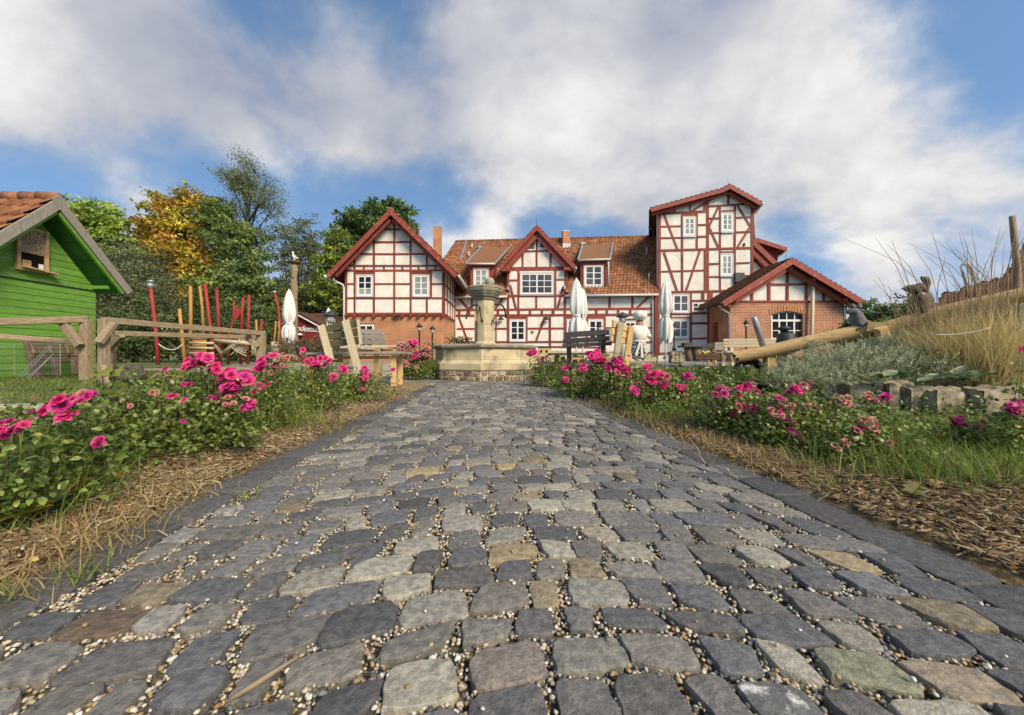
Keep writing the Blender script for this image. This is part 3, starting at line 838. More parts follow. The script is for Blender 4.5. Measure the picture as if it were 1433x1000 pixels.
# central gable
for x0, y0, x1, y1, w in ((731.5, 347, 731.5, 373, 2.6), (751, 326, 751, 376, 2.6), (770.5, 347, 770.5, 373, 2.6), (711, 375, 711, 480, 3.2), (793, 375, 793, 404, 3.6), (790.6, 404, 790.6, 484, 3.2),
                          (725.5, 378, 725.5, 441, 2.6), (777.2, 378, 777.2, 433, 2.6), (775, 433, 775, 441, 2.4), (750.5, 414, 750.5, 433, 2.7),
                          (714, 399, 722.5, 433, 3.0), (788.5, 400, 779.8, 433, 3.0), (737.2, 441, 737.2, 480, 2.4), (769.6, 441, 769.6, 489, 3.2),
                          (762.5, 443, 750, 478, 3.2), (635.8, 416, 635.8, 490, 3), (660.5, 417, 660.5, 433, 2.6), (643, 418, 656.5, 433, 3.0),
                          (641.8, 442, 655.5, 480, 2.6), (665.6, 441, 665.6, 482, 2), (694.3, 441, 694.3, 480, 1.8), (704, 417, 693, 432, 2.8),
                          (820.8, 413, 820.8, 484, 3.4), (853, 413, 853, 431, 3.2), (885, 413, 885, 431, 3.2), (908, 415, 891, 431, 2.8), (846, 443, 846, 486, 3.2),
                          (871.5, 446, 871.5, 492, 2.6), (892, 446, 892, 492, 2.6), (917.5, 410, 917.5, 497, 6.5), (801, 413, 801, 433, 2.2)): bm(x0, y0, x1, y1, w)
for x0, y0, x1, y1, w in ((733, 351.3, 769, 350.8, 2.3), (705, 376.2, 799, 375.4, 5.2), (713, 392, 724, 392, 2.3), (779, 391, 791.5, 391, 2.2), (711, 413.6, 791, 413.4, 2.9),
                          (634, 433.5, 915, 431.5, 2.9), (634, 441.5, 915, 440, 3.2), (668, 459.7, 712, 459.5, 2.3), (738, 459.5, 790, 459.2, 2.4), (640, 459.8, 665, 459.7, 2), (634, 478.6, 792, 478, 2.5),
                          (634, 417, 708, 416.2, 3), (795, 414, 920, 411.5, 4.2), (770, 485, 846, 486, 2.4), (846, 458.5, 871, 458.5, 2.2), (893, 458.5, 913, 458.3, 2.2), (846, 478.5, 871, 478.5, 2.2), (893, 478.5, 913, 478.5, 2.2),
                          (846, 493.5, 914, 493.5, 2.4), (871, 447, 893, 446.5, 2.6)): bm(x0, y0, x1, y1, w, proud=.03)
for x0, x1, y in ((713, 736, 443.8), (792, 820, 443.6), (822, 846, 443.4)): bm(x0, y, x1, y, 4.2, proud=.012)
for x in (643, 657, 697, 711, 726, 742, 758.5, 774, 790.6, 805.5, 820.5, 834.6, 849.5, 865.3, 882, 899): bm(x, 433.5, x, 440.5, 3.0, proud=.036)
window(fm, 728.8, 382, 774, 411.3, 4, 3, MH, MT['glass'], 2.2, 1.3, mull=2)
window(fm, 713.8, 447.5, 735, 476.5, 2, 3, MH, MT['dark_glass'], 2.3, 1.0, mull=2)
window(fm, 794, 447.5, 818, 477, 2, 3, MH, MT['dark_glass'], 2.3, 1.0, mull=2)
window(fm, 823.8, 447.5, 843.8, 477, 2, 3, MH, MT['dark_glass'], 2.3, 1.0, mull=2)
window(fm, 874, 449.5, 890, 492, 2, 3, MH, MT['dark_glass'], 2.3, .6, sill=False, rows=[0, .22, .6, 1])
# two triangular attic lights
for pts, inn in (([(734, 350), (749.5, 350), (749.5, 331.5)], [(737.5, 348.2), (748, 348.2), (748, 336)]), ([(752.7, 350), (769.5, 350), (752.7, 331.5)], [(756, 346), (765.3, 346), (756, 335.8)])):
    w_ = fm.wall(pts, 'attic_window', MT['white_paint'], MH, .06, .03)
    fm.wall(inn, 'pane', MT['glass'], w_, .02, .036)
# gable roof of the centre bay
apM, elM, erM = fm.pt(751.2, 316, .42), fm.pt(697.5, 375, .42), fm.pt(805.8, 373.5, .42)
Zx = -fm.n
def bay_roof(ap, el, er, back, parent):
    for k, e in enumerate((el, er)):
        d = e - ap; nrm = d.cross(fm.n).normalized()
        if nrm.z < 0: nrm = -nrm
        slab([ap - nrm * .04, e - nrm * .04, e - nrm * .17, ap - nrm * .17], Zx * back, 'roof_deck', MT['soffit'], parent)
        tile_roof(e, e + Zx * back, ap, ap + Zx * back, .25, .3, parent)
        b = MB(); b.bar(ap - nrm * .07 + fm.n * (.03 + .004 * k), e - nrm * .07 + fm.n * (.03 + .004 * k), .24, .05, nrm, .05); b.build('bargeboard', MT['timber2'], parent)
        b = MB(); b.bar(ap - nrm * .33 - fm.n * .2, e - nrm * .33 - fm.n * .2, .3, .16, nrm, 0, -.25); b.build('verge_rafter', MT['timber2'], parent)
        b = MB(); b.tube([e + fm.n * .05 + Vector((0, 0, -.06)), e + Zx * back + Vector((0, 0, -.06))], .065, 8); b.build('gutter', MT['white_pvc'], parent, True)
bay_roof(apM, elM, erM, 4.3, MH)
for x0, x1, y in ((697.5, 714, 377.2), (789, 804.5, 375.8)):
    slab([fm.pt(x0, y - 2.2, .4), fm.pt(x1, y - 2.2, .4), fm.pt(x1, y + 1.6, .4), fm.pt(x0 + (3 if x0 < 750 else 0), y + 1.6, .4)], Zx * .4, 'eaves_box', MT['timber2'], MH)
for x, y in ((712, 402), (789, 401)):          # bracket feet where the bay meets the eaves
    b = MB(); b.box(fm.pt(x - 1 if x < 750 else x + 1, y + 1.5, .2), .12, .3, .2); b.build('zinc_foot', MT['zinc'], MH)
b = MB(); b.tube([fm.pt(751, 316, .4), fm.pt(751, 306, .4)], .012, 5); b.build('lightning_rod', MT['dark_metal'], MH)
# main roof
RUN, = (4.15,)
def at_off(px, py, off): return fm.pt(px, py, off)
eL, eR = at_off(632, 417.2, .42), at_off(921, 409.6, .42)
zr_ = at_off(850, 333, -RUN).z
rL, rR = at_off(600, 338, -RUN), at_off(921, 331, -RUN); rL.z = zr_ + .02; rR.z = zr_
zeav = (eL.z + eR.z) / 2; eL.z = eR.z = zeav
eL0 = eL - fm.u * 2.2; rL0 = eL0 + (rR - eR)
rL0.z = zr_
nrmR = (eR - eL0).cross(rR - eR).normalized()
if nrmR.z < 0: nrmR = -nrmR
def rp(px, v):                                   # point of the roof plane at a facade column
    a = uu(fm.pt(px, 400)); w = (a - uu(eL0)) / (uu(eR) - uu(eL0))
    return eL0.lerp(eR, w).lerp(rL0.lerp(rR, w), v) - nrmR * .03
uu = lambda p: (p - fm.A).dot(fm.u)
wl_ = uu(eL0)
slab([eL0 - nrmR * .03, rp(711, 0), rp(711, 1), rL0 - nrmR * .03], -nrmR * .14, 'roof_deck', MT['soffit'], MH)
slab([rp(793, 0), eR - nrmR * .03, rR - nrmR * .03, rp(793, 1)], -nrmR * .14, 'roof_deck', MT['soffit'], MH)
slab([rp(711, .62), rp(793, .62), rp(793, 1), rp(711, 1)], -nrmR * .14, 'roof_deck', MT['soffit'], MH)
for px, sg in ((710.4, 1), (794, -1)):           # cheeks of the centre bay
    p0, p1 = fm.pt(px, 418), fm.pt(px, 374)
    slab([p0, p0 + Zx * 2.6, p1 + Zx * 2.6, p1], fm.u * (.2 * sg), 'bay_cheek', MT['timber'], MH)
bk = Zx * 9
slab([rL0 - nrmR * .03, rR - nrmR * .03, rR + Zx * 4.6 - Vector((0, 0, 4.4)), rL0 + Zx * 4.6 - Vector((0, 0, 4.4))], Vector((0, 0, -.14)), 'roof_deck', MT['roofbrown'], MH)
def on_roof(px, py, lift=0.0):
    d = Vector(((px - CX) / F, 1, (CY - py) / F)); o = Vector((0, 0, H))
    return o + d * ((eL - o).dot(nrmR) / d.dot(nrmR)) + nrmR * lift
uu = lambda p: (p - fm.A).dot(fm.u)
uL, uRr = uu(fm.pt(711, 400)), uu(fm.pt(793, 400))
def skip_bay(c):
    q = (c - eL).dot(fm.n)                                   # metres in front of eaves
    if uL < uu(c) < uRr and c.z < apM.z - .1 - abs(uu(c) - (uL + uRr) / 2) * 1.05: return True
    return uu(c) < uu(at(637, 400, 24.0)) - .6 and False
tile_roof(eL0, eR, rL0, rR, .215, .29, MH, skip=skip_bay, moss=.025)
b = MB()
nr = 46
for i in range(nr):
    a, c = rL0.lerp(rR, i / nr), rL0.lerp(rR, (i + 1.12) / nr)
    b.tint = tuple(v * R.uniform(.6, .95) for v in R.choice(TILEC)); b.tube([a + Vector((0, 0, .02)), c + Vector((0, 0, .045))], [.095, .115], 7)
b.build('ridge_tiles', MT['tile'], MH, True, 'stuff')
def gut(a, b_): 
    q = MB(); q.tube([a + fm.n * .06 + Vector((0, 0, -.03)), b_ + fm.n * .06 + Vector((0, 0, -.03))], .075, 8); q.build('gutter', MT['white_pvc'], MH, True)
gut(eL, fm.pt(710, 416, .42) * Vector((1, 1, 0)) + Vector((0, 0, zeav))); gut(fm.pt(790, 413, .42) * Vector((1, 1, 0)) + Vector((0, 0, zeav)), eR)
b = MB(); b.tube([fm.pt(913, 412, .4), fm.pt(913.4, 416, .3), fm.pt(913.4, 421, .1), fm.pt(913.6, 498, .1)], .045, 8); b.build('downpipe', MT['white_pvc'], MH, True)
b = MB(); b.tube([fm.pt(639, 417, .4), fm.pt(639, 420, .36), fm.pt(636, 426, .12), fm.pt(637.5, 492, .12)], .045, 8); b.build('downpipe', MT['white_pvc'], MH, True)
# chimneys
for (x0, x1, yt, ybm, lift) in ((606, 617, 317.5, 356, .1), (787.3, 797.2, 323.5, 346, .1)):
    c = on_roof((x0 + x1) / 2, ybm, 0); w = (x1 - x0) * c.y / F; top = H + (CY - yt) / F * c.y
    b = MB(); b.box((c.x, c.y + .2, (c.z - .5 + top) / 2), w, w, top - c.z + .5, .08); ch = b.build('chimney', MT['brick_old'], MH)
    b = MB(); b.box((c.x, c.y + .2, top + .03), w * 1.06, w * 1.06, .06, .08); b.build('chimney_cap', MT['zinc'], ch)
    if x0 > 700: b = MB(); b.box((c.x, c.y + .2, c.z + .1), w * 1.12, w * 1.12, .34, .08); b.build('lead_flashing', MT['zinc'], ch)
# shed dormers
for (fx0, fx1, fy0, fy1, win, ce, ct) in ((658, 691, 369, 404, (663.5, 376, 682.5, 403), ((651.5, 369), (693, 369)), ((672.5, 348), (714, 347))),
                                          (812.5, 851.5, 365, 401, (818.3, 371, 843.5, 400), ((809, 364), (854, 362.5)), ((815.5, 343), (857.5, 341)))):
    base = on_roof((fx0 + fx1) / 2, fy1); off = (base - fm.A).dot(fm.n) + .02
    p = lambda x, y, o=0: fm.pt(x, y, off + o)
    slab([p(fx0, fy0), p(fx1, fy0), p(fx1, fy1 + 3), p(fx0, fy1 + 3)], Zx * 2.4, 'dormer', MT['timber'], MH)
    fd = Fac(fx0, 20, fx1, 20); fd.A = p(fx0, fy1) * Vector((1, 1, 0)); fd.u, fd.n = fm.u, fm.n
    window(fd, *win, 2, 3, MH, MT['curtain_glass'] if fx0 < 700 else MT['glass'], 2.4, 1.6, off=.02, mull=2)
    e0, e1 = p(*ce[0], .25), p(*ce[1], .25); t0, t1 = on_roof(*ct[0], .08), on_roof(*ct[1], .08)
    tile = slab([e0, e1, t1, t0], Vector((0, 0, -.1)), 'dormer_roof', MT['browncover'], MH)
    b = MB(); b.tube([e0 + fm.n * .03, e1 + fm.n * .03], .06, 8); b.build('gutter', MT['white_pvc'], MH, True)
    for a, c in ((e0, t0), (e1, t1)):
        b = MB(); b.bar(a + Vector((0, 0, .04)), c + Vector((0, 0, .04)), .11, .06, fm.u); b.build('verge_flashing', MT['zinc'], MH)
    b = MB(); b.box(t0 + Vector((0, 0, .05)), .3, .3, .12); b.build('lead_flashing', MT['zinc'], MH)
    b = MB(); b.bar(p(fx0, fy0 + 3.5, .03), p(fx1, fy0 + 3.2, .03), .2, .08, (0, 0, 1)); b.build('dormer_header', MT['timber2'], MH)
b = MB(); q = on_roof(851.5, 372, .25); b.tube([fm.pt(851, 366, .1), fm.pt(851.6, 372, .12), fm.pt(851.6, 397, .12)], .045, 8); b.build('downpipe', MT['white_pvc'], MH, True)
for x, y0, y1 in ((904.8, 347, 357), (908, 383, 393), (660.5, 342, 349), (656.5, 353, 361)):
    c0 = on_roof(x, y1, .05); b = MB(); b.tube([c0, c0 + Vector((0, 0, (y1 - y0) * c0.y / F))], .05, 8); b.build('vent_pipe', MT['white_pvc'], MH, True)
a, c = on_roof(644.5, 366, .09), on_roof(653, 338.5, .09); b = MB(); b.bar(a, c, .12, .06, fm.u); b.build('verge_flashing', MT['zinc'], MH)
# wall lamps
for x, y in ((765, 445), (701, 445)):
    b = MB(); b.tube([fm.pt(x, y - 1, 0), fm.pt(x, y - 1.5, .25)], .025, 6); b.lathe([(.03, .1), (.07, .04), (.2, -.06), (.2, -.09)], fm.pt(x, y, .25), 12); b.build('wall_lamp', MT['dark_metal'], MH, True)
b = MB(); b.lathe([(.1, 0), (.1, .1)], fm.pt(745.5, 465, .02), 10); b.build('wall_plaque', MT['weathered'], MH)

# ================================================================ tower house
ft_ = Fac(921, 22.75, 1055, 22.30)
TH = thing('tower_house', 'tall white and red half-timbered tower house, highest building of the row', 'house', (ft_.pt(988, 500).x, ft_.pt(988, 500).y, .3))
ft_.wall([(921, 514), (921, 294), (1018, 266), (1054, 286), (1054, 514)], 'wall', MT['plaster'], TH, .3)
bm = lambda *a, **k: ft_.beam(*a, TH, **k)
for x0, y0, x1, y1, w in ((922.8, 294, 922.8, 412, 3.6), (919.5, 410, 919.5, 497, 7), (954.6, 300, 954.6, 408, 2.7), (975, 298, 975, 348, 2.7), (990, 284, 990, 348, 3.8), (988.5, 347, 988.5, 409, 6.6),
                          (1007.4, 288, 1007.4, 408, 2.6), (1028.3, 286, 1028, 404, 2.6), (1052.2, 284, 1052.2, 404, 3.6), (1019, 264, 1019, 287, 3),
                          (966.5, 408, 966.5, 482, 3), (993.5, 408, 993.5, 492, 7.5), (983.5, 408, 983.5, 421, 4), (938.5, 409, 938.5, 480, 2.2),
                          (929, 300, 947.5, 348, 2.9), (929, 353, 947.8, 408, 3), (979.5, 350, 959.5, 408, 3), (1005, 290, 992.5, 316, 2.7), (990.5, 314, 1005.5, 347, 2.8), (1032, 288, 1051, 319, 2.8), (1051, 315, 1031, 347, 2.8),
                          (966, 296.5, 1019, 264.5, 3), (1019, 264.5, 1051, 282, 2.2), (965.5, 287, 965.5, 297, 1.9), (943.3, 289, 943.3, 297, 2.4), (985.8, 286, 985.8, 296, 2.6)): bm(x0, y0, x1, y1, w)
for x0, y0, x1, y1, w in ((924, 299, 988, 295.5, 3), (924, 317, 954, 316.2, 2.2), (976, 314.6, 988, 314.2, 2.2), (924, 333, 954, 332.4, 2.3), (976, 331, 988, 330.6, 2.2), (924, 350.5, 1053, 346.6, 3.1), (924, 380, 985, 378.2, 2.3),
                          (938, 408.6, 1040, 406.3, 3), (991, 288.6, 1052, 285, 2.5), (991, 305.6, 1007, 305, 2.3), (1029, 304.6, 1050, 303.6, 2.3), (991, 326.2, 1007, 325.6, 2.3), (1029, 325, 1050, 324, 2.3), (1010, 295, 1027, 294.5, 1.7),
                          (992, 369, 1006, 368.6, 2.2), (1029, 368.2, 1049, 367.4, 2.2), (992, 387.3, 1006, 387, 2.2), (1008, 386.6, 1028, 386.2, 2), (1030, 386, 1050, 385.5, 2.2), (1008, 352.6, 1027, 352.2, 1.8),
                          (938, 438.8, 989, 438, 3), (938, 444, 966, 443.8, 2), (967, 421, 989, 420.5, 3), (967, 452.3, 990, 452, 3), (924, 474, 990, 473.4, 2.6), (922, 494.5, 994, 494, 3)): bm(x0, y0, x1, y1, w, proud=.03)
bm(955, 301.2, 976, 300.8, 4.2, proud=.012)
window(ft_, 957, 303.5, 973, 329, 2, 3, TH, MT['curtain_glass'], 2.6, 1.4, mull=2)
window(ft_, 1010.2, 298, 1026, 322.8, 2, 3, TH, MT['curtain_glass'], 2.6, 1.4, mull=2)
window(ft_, 1009.5, 356, 1025.5, 384.5, 2, 3, TH, MT['curtain_glass'], 2.6, 1.4, mull=2)
window(ft_, 942, 412.2, 964, 436, 2, 2, TH, MT['glass'], 1.9, 1.4, mull=1.8)
window(ft_, 968.8, 422.8, 986.5, 436, 2, 2, TH, MT['glass'], 1.9, 0, mull=1.8)
window(ft_, 941.5, 447.5, 963.5, 472, 2, 2, TH, MT['glass'], 2.0, 1.4, mull=1.8)
b = MB(); b.box(ft_.pt(1041.5, 342, .02), .09, .1, .16); b.build('vent_hole', MT['dark_metal'], TH)
b = MB(); b.box(ft_.pt(1034.8, 387.8, .1), .54, .14, .53); b.build('grey_panel_box', mat('grey_box', lin(.05, .055, .05), lin(.07, .075, .07), 4, .6), TH)
Zt = (-ft_.n + ft_.u * .27)
apT, elT, erT = ft_.pt(1021.5, 258.5, .5), ft_.pt(910.5, 291.5, .5), ft_.pt(1066, 283, .5)
kink = ft_.pt(1009, 264.5, .5)
for k, (a, e) in enumerate(((apT, kink), (kink, elT), (apT, erT))):
    d = e - a; nrm = d.cross(ft_.n).normalized()
    if nrm.z < 0: nrm = -nrm
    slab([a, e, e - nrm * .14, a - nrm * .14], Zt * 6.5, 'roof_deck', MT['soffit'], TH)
    tile_roof(e, e + Zt * 6.5, a, a + Zt * 6.5, .25, .3, TH)
    b = MB(); b.bar(a - nrm * .1 + ft_.n * (.03 + .003 * k), e - nrm * .1 + ft_.n * (.03 + .003 * k), .24, .05, nrm, .03, .02); b.build('bargeboard', MT['timber2'], TH)
    b = MB(); b.bar(a - nrm * .28 - ft_.n * .25, e - nrm * .28 - ft_.n * .25, .14, .14, nrm, 0, -.1); b.build('verge_rafter', MT['timber'], TH)
b = MB(); b.lathe([(.09, -.05), (.12, .02), (.05, .09)], apT + Zt * .1 + Vector((0, 0, .03)), 8); b.tube([apT + Zt * .3, apT + Zt * .3 + Vector((-.06, 0, .42))], .01, 5); b.build('ridge_finial', MT['weathered'], TH)
zE = elT.z
b = MB(); b.tube([elT + Vector((-.02, 0, -.1)), elT + Zt * 6.5 + Vector((-.02, 0, -.1))], .08, 8); b.build('gutter', MT['dark_metal'], TH, True)
b = MB(); b.tube([erT + Vector((.05, 0, -.05)), erT + Zt * 6.5 + Vector((.05, 0, -.05))], .075, 8); b.build('gutter', MT['white_pvc'], TH, True)
b = MB(); b.tube([ft_.pt(1065.5, 286, .3), ft_.pt(1063.5, 290, .2), ft_.pt(1056.5, 296, .0), ft_.pt(1055.6, 300, -.05), ft_.pt(1055.6, 334, -.05)], .055, 8); b.build('downpipe', MT['white_pvc'], TH, True)
b = MB(); b.tube([ft_.pt(908, 318, -1.6), ft_.pt(914, 322, -1.2), ft_.pt(914.8, 334, -1.2)], .05, 8); b.build('downpipe', MT['dark_metal'], TH, True)
# flank and rear walls
A0, A1 = ft_.pt(921.3, 500), ft_.pt(1053.8, 500)
for P0, z in ((A0, ft_.pt(921, 296).z), (A1, ft_.pt(1054, 287).z)):
    q0, q1 = P0 + Zt * .3, P0 + Zt * 6.2
    slab([Vector((q0.x, q0.y, -.2)), Vector((q1.x, q1.y, -.2)), Vector((q1.x, q1.y, z)), Vector((q0.x, q0.y, z))], ft_.u * (.3 if P0 is A0 else -.3), 'side_wall', MT['plaster'], TH)
q0, q1 = A0 + Zt * 6.2, A1 + Zt * 6.2
slab([Vector((q0.x, q0.y, -.2)), Vector((q1.x, q1.y, -.2)), Vector((q1.x, q1.y, 9)), Vector((q0.x, q0.y, 9))], Zt * .3, 'rear_wall', MT['plaster'], TH)
for o in (.9, 1.9):
    b = MB(); p = A0 + Zt * o - ft_.u * .01; b.bar((p.x, p.y, 4), (p.x, p.y, ft_.pt(921, 298).z), .14, .05, Zt); b.build('timber_beam', MT['timber'], TH)
for y in (317, 333, 350, 380):
    p = ft_.pt(921.2, y) - ft_.u * .012; b = MB(); b.bar(p, p + Zt * 5, .12, .05, (0, 0, 1)); b.build('timber_beam', MT['timber'], TH)
# lean-to on the right with a boarded dormer
LT = TH
ft_.wall([(1054, 514), (1054, 343), (1090, 378), (1110, 398), (1110, 514)], 'lean_to_wall', MT['plaster'], LT, 4.5, -.5)
for x0, y0, x1, y1, w in ((1053.5, 362, 1071, 380, 2.4), (1056.5, 367, 1068, 355.5, 2.4), (1071, 380, 1079, 373, 2.2), (1055, 350, 1095, 390, 3.5)): bm(x0, y0, x1, y1, w, proud=-.44) if False else None
ff = Fac(921, 22.75, 1055, 22.30); ff.A = ft_.A + Zt * .5; 
for x0, y0, x1, y1, w in ((1053.5, 362, 1071, 380, 2.6), (1056.5, 367.5, 1068, 355.5, 2.6), (1070, 380.5, 1082, 370, 2.4)): ff.beam(x0, y0, x1, y1, w, LT)
va, vb = ft_.pt(1053.5, 335, -.1), ft_.pt(1092, 372.5, -.1)
d = vb - va; nrm = d.cross(ft_.n).normalized(); nrm = nrm if nrm.z > 0 else -nrm
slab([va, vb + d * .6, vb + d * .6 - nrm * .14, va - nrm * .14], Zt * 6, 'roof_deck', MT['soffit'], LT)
tile_roof(vb + d * .6, vb + d * .6 + Zt * 6, va, va + Zt * 6, .25, .3, LT)
b = MB(); b.bar(va - nrm * .1 + ft_.n * .03, vb + d * .6 - nrm * .1 + ft_.n * .03, .28, .05, nrm); b.build('bargeboard', MT['timber2'], LT)
b = MB(); b.bar(va - nrm * .42 - ft_.n * .1, vb - nrm * .42 - ft_.n * .1, .34, .12, nrm); b.build('verge_rafter', MT['timber'], LT)
fd2 = Fac(921, 22.75, 1055, 22.30); fd2.A = ft_.A + Zt * 1.3
xb = [1058, 1066, 1071.2, 1076, 1080.5, 1084.6, 1088.4]
for i in range(len(xb) - 1):
    fd2.wall([(xb[i] + .15, 380), (xb[i] + .15, 338 + (xb[i] - 1058) * .32), (xb[i + 1] - .15, 338 + (xb[i + 1] - 1058) * .32), (xb[i + 1] - .15, 380)], 'wall_board', MT['redcabin'], LT, .05, .002 * (i % 2))
fd2.wall([(1058, 379), (1058, 337.6), (1088.2, 346.6), (1088.2, 379)], 'dormer', MT['soffit'], LT, 3, -.06)
da, db = fd2.pt(1057, 333.2, .4), fd2.pt(1101.5, 347.2, .4); d2 = db - da; n2 = d2.cross(ft_.n).normalized(); n2 = n2 if n2.z > 0 else -n2
slab([da, db, db - n2 * .12, da - n2 * .12], Zt * 3.4, 'dormer_roof', MT['soffit'], LT)
b = MB(); b.bar(da - n2 * .08 + ft_.n * .03, db - n2 * .08 + ft_.n * .03, .24, .05, n2); b.build('bargeboard', MT['timber2'], LT)
b = MB(); b.tube([db + Vector((.03, 0, -.05)), db + Vector((.03, 0, -.05)) + Zt * 3.4], .06, 8); b.tube([fd2.pt(1101, 350, .3), fd2.pt(1096, 355, .2), fd2.pt(1088.5, 358.5, .05), fd2.pt(1087.5, 368, .05)], .045, 8); b.build('downpipe', MT['white_pvc'], LT, True)

# ================================================================ brick annex
D3 = 20.3
fa = Fac(1022, D3, 1182, D3)
AN = thing('brick_annex', 'low gabled brick annex with an arched window, right end of the row', 'annex', (fa.pt(1102, 500).x, D3, .3))
xa, xbb = 1022, 1182
# wall with a real arched opening: outline goes round the hole through a seam
ax0, ax1, ay0, ay1 = 1079.5, 1124, 439.5, 474
arc = [(ax0 + (ax1 - ax0) * i / 10, ay0 - 4.2 * math.sin(math.pi * i / 10)) for i in range(11)]
ybt = 513
fa.wall([(xa, ybt), (xa, 422), (ax0, 422), (ax0, ybt)], 'brick_wall', MT['brick_new'], AN, .35)
fa.wall([(ax1, ybt), (ax1, 422), (xbb, 422), (xbb, ybt)], 'brick_wall', MT['brick_new'], AN, .35)
fa.wall([(ax0, 422)] + arc + [(ax1, 422)], 'brick_wall', MT['brick_new'], AN, .35)
fa.wall([(ax0, ybt), (ax0, ay1), (ax1, ay1), (ax1, ybt)], 'brick_wall', MT['brick_new'], AN, .35)
for i in range(13):                            # soldier bricks over the arch
    x = ax0 - 1 + (ax1 - ax0 + 2) * i / 12; y = ay0 - 4.2 * math.sin(math.pi * min(max((x - ax0) / (ax1 - ax0), 0), 1)) - .3
    k = (x - (ax0 + ax1) / 2) * .05
    b = MB(); b.bar(fa.pt(x, y, .0), fa.pt(x + k, y - 6.5, .0), .115, .06, fa.u); b.build('brick', mat('soldier_brick', lin(.50, .24, .095), lin(.42, .18, .075), 9, .9) if i == 0 else bpy.data.materials['soldier_brick'], AN)
fr = MB(); off = -.12
def rct(a, b_, c, d_, o=.0): fr.prism([fa.pt(a, b_, off + o), fa.pt(c, b_, off + o), fa.pt(c, d_, off + o), fa.pt(a, d_, off + o)], Vector((0, .06, 0)))
rct(ax0, 446.8, ax1, 449.6, .004); rct(ax0, 437, ax0 + 1.6, 474); rct(ax1 - 1.6, 437, ax1, 474)
for x in (1090, 1101, 1112): rct(x - .6, 435.5, x + .6, 447)
for x, w in ((1090.6, 2), (1101, 1.2), (1111.5, 2)): rct(x - w / 2, 449.6, x + w / 2, 474)
rct(ax0 + 1.6, 461.8, ax1 - 1.6, 462.8, -.004); rct(ax0, 472.5, ax1, 474.5, .002)
for i in range(10):
    a, b_ = arc[i], arc[i + 1]; fr.prism([fa.pt(a[0], a[1] - .1, off), fa.pt(b_[0], b_[1] - .1, off), fa.pt(b_[0], b_[1] + 1.5, off), fa.pt(a[0], a[1] + 1.5, off)], Vector((0, .06, 0)))
aw = fr.build('window', MT['white_paint'], AN)
gx = [ax0, 1090, 1101, 1112, ax1]
for i in range(4):
    for (y0, y1) in ((435, 447), (449.6, 462), (462.6, 473)):
        fa.wall([(gx[i], y1), (gx[i], y0), (gx[i + 1], y0), (gx[i + 1], y1)], 'pane', MT['dark_glass'], aw, .012, off - .03)
fa.wall([(1026, 422), (1108, 366), (1184, 422)], 'gable_wall', MT['plaster'], AN, .3, -.03)
bm = lambda *a, **k: fa.beam(*a, AN, **k)
bm(1024, 421.6, 1181, 421.6, 3.0, proud=.035)
for x, y0 in ((1052.2, 402), (1076.3, 386), (1101.8, 371), (1128, 381), (1152.6, 398)): bm(x, y0, x, 421, 3.3)
bm(1077, 397.6, 1127, 397.6, 2.6, proud=.03)
apA, elA, erA = at(1108.5, 361, D3 - .6), at(1009.5, 426.5, D3 - .6), at(1211.5, 418, D3 - .6)
elA.z = erA.z = (elA.z + erA.z) / 2
for k, e in enumerate((elA, erA)):
    d = e - apA; nrm = Vector((-d.z, 0, d.x)).normalized(); nrm = nrm if nrm.z > 0 else -nrm
    slab([apA, e, e - nrm * .14, apA - nrm * .14], (0, 2.4 if k == 0 else 6, 0), 'roof_deck', MT['soffit'], AN)
    tile_roof(e, e + Vector((0, 2.4 if k == 0 else 6, 0)), apA, apA + Vector((0, 2.4 if k == 0 else 6, 0)), .25, .3, AN, dark=.7)
    b = MB(); b.bar(apA - nrm * .13 + Vector((0, -.03 - .004 * k, 0)), e - nrm * .13 + Vector((0, -.03 - .004 * k, 0)), .31, .05, nrm, .05); b.build('bargeboard', MT['timber2'], AN, bevel=.008)
    b = MB(); b.bar(apA - nrm * .40 + Vector((0, .3, 0)), e - nrm * .40 + Vector((0, .3, 0)), .2, .16, nrm, 0, -.3); b.build('verge_rafter', MT['timber'], AN)
for x, y in ((1027, 421), (1183, 419), (1106, 375)):
    b = MB(); b.bar(fa.pt(x, y, .5), fa.pt(x, y, -.1), .2, .2); b.build('purlin_end', MT['timber'], AN)
xs0 = fa.pt(xa, 440).x
slab([(xs0 + .001, D3 + .35, -.2), (xs0 + .001, D3 + 2.2, -.2), (xs0 + .001, D3 + 2.2, 3.6), (xs0 + .001, D3 + .35, 3.6)], (.3, 0, 0), 'side_brick_wall', MT['brick_old'], AN)
b = MB(); b.box((xs0 - .01, D3 + 1.45, 1.55), .05, .45, 2.2); b.build('side_door', MT['timber'], AN)
xs1 = fa.pt(xbb, 440).x
slab([(xs1 - .001, D3 + .35, -.2), (xs1 - .001, D3 + 6, -.2), (xs1 - .001, D3 + 6, 3.4), (xs1 - .001, D3 + .35, 3.4)], (-.3, 0, 0), 'side_brick_wall', MT['brick_new'], AN)
slab([(xs0, D3 + 6, -.2), (xs1, D3 + 6, -.2), (xs1, D3 + 6, 3.4), (xs0, D3 + 6, 3.4)], (0, .3, 0), 'rear_wall', MT['brick_new'], AN)
b = MB(); g = elA + Vector((-.06, -.05, -.08)); b.tube([g, g + Vector((0, 2.4, 0))], .08, 8); b.build('gutter', MT['dark_metal'], AN, True)
b = MB(); b.tube([at(1006.5, 425, D3 - .5), at(1008, 431, D3 - .4), at(1013, 434.5, D3 - .25), at(1019.5, 438, D3 - .1), at(1020.6, 443, D3 - .08), at(1020.6, 500, D3 - .08)], .055, 8); b.build('downpipe', MT['zinc'], AN, True)
b = MB(); b.tube([at(1184, 424, D3 - .05), at(1184, 500, D3 - .05)], .05, 8); b.build('downpipe', MT['white_pvc'], AN, True)
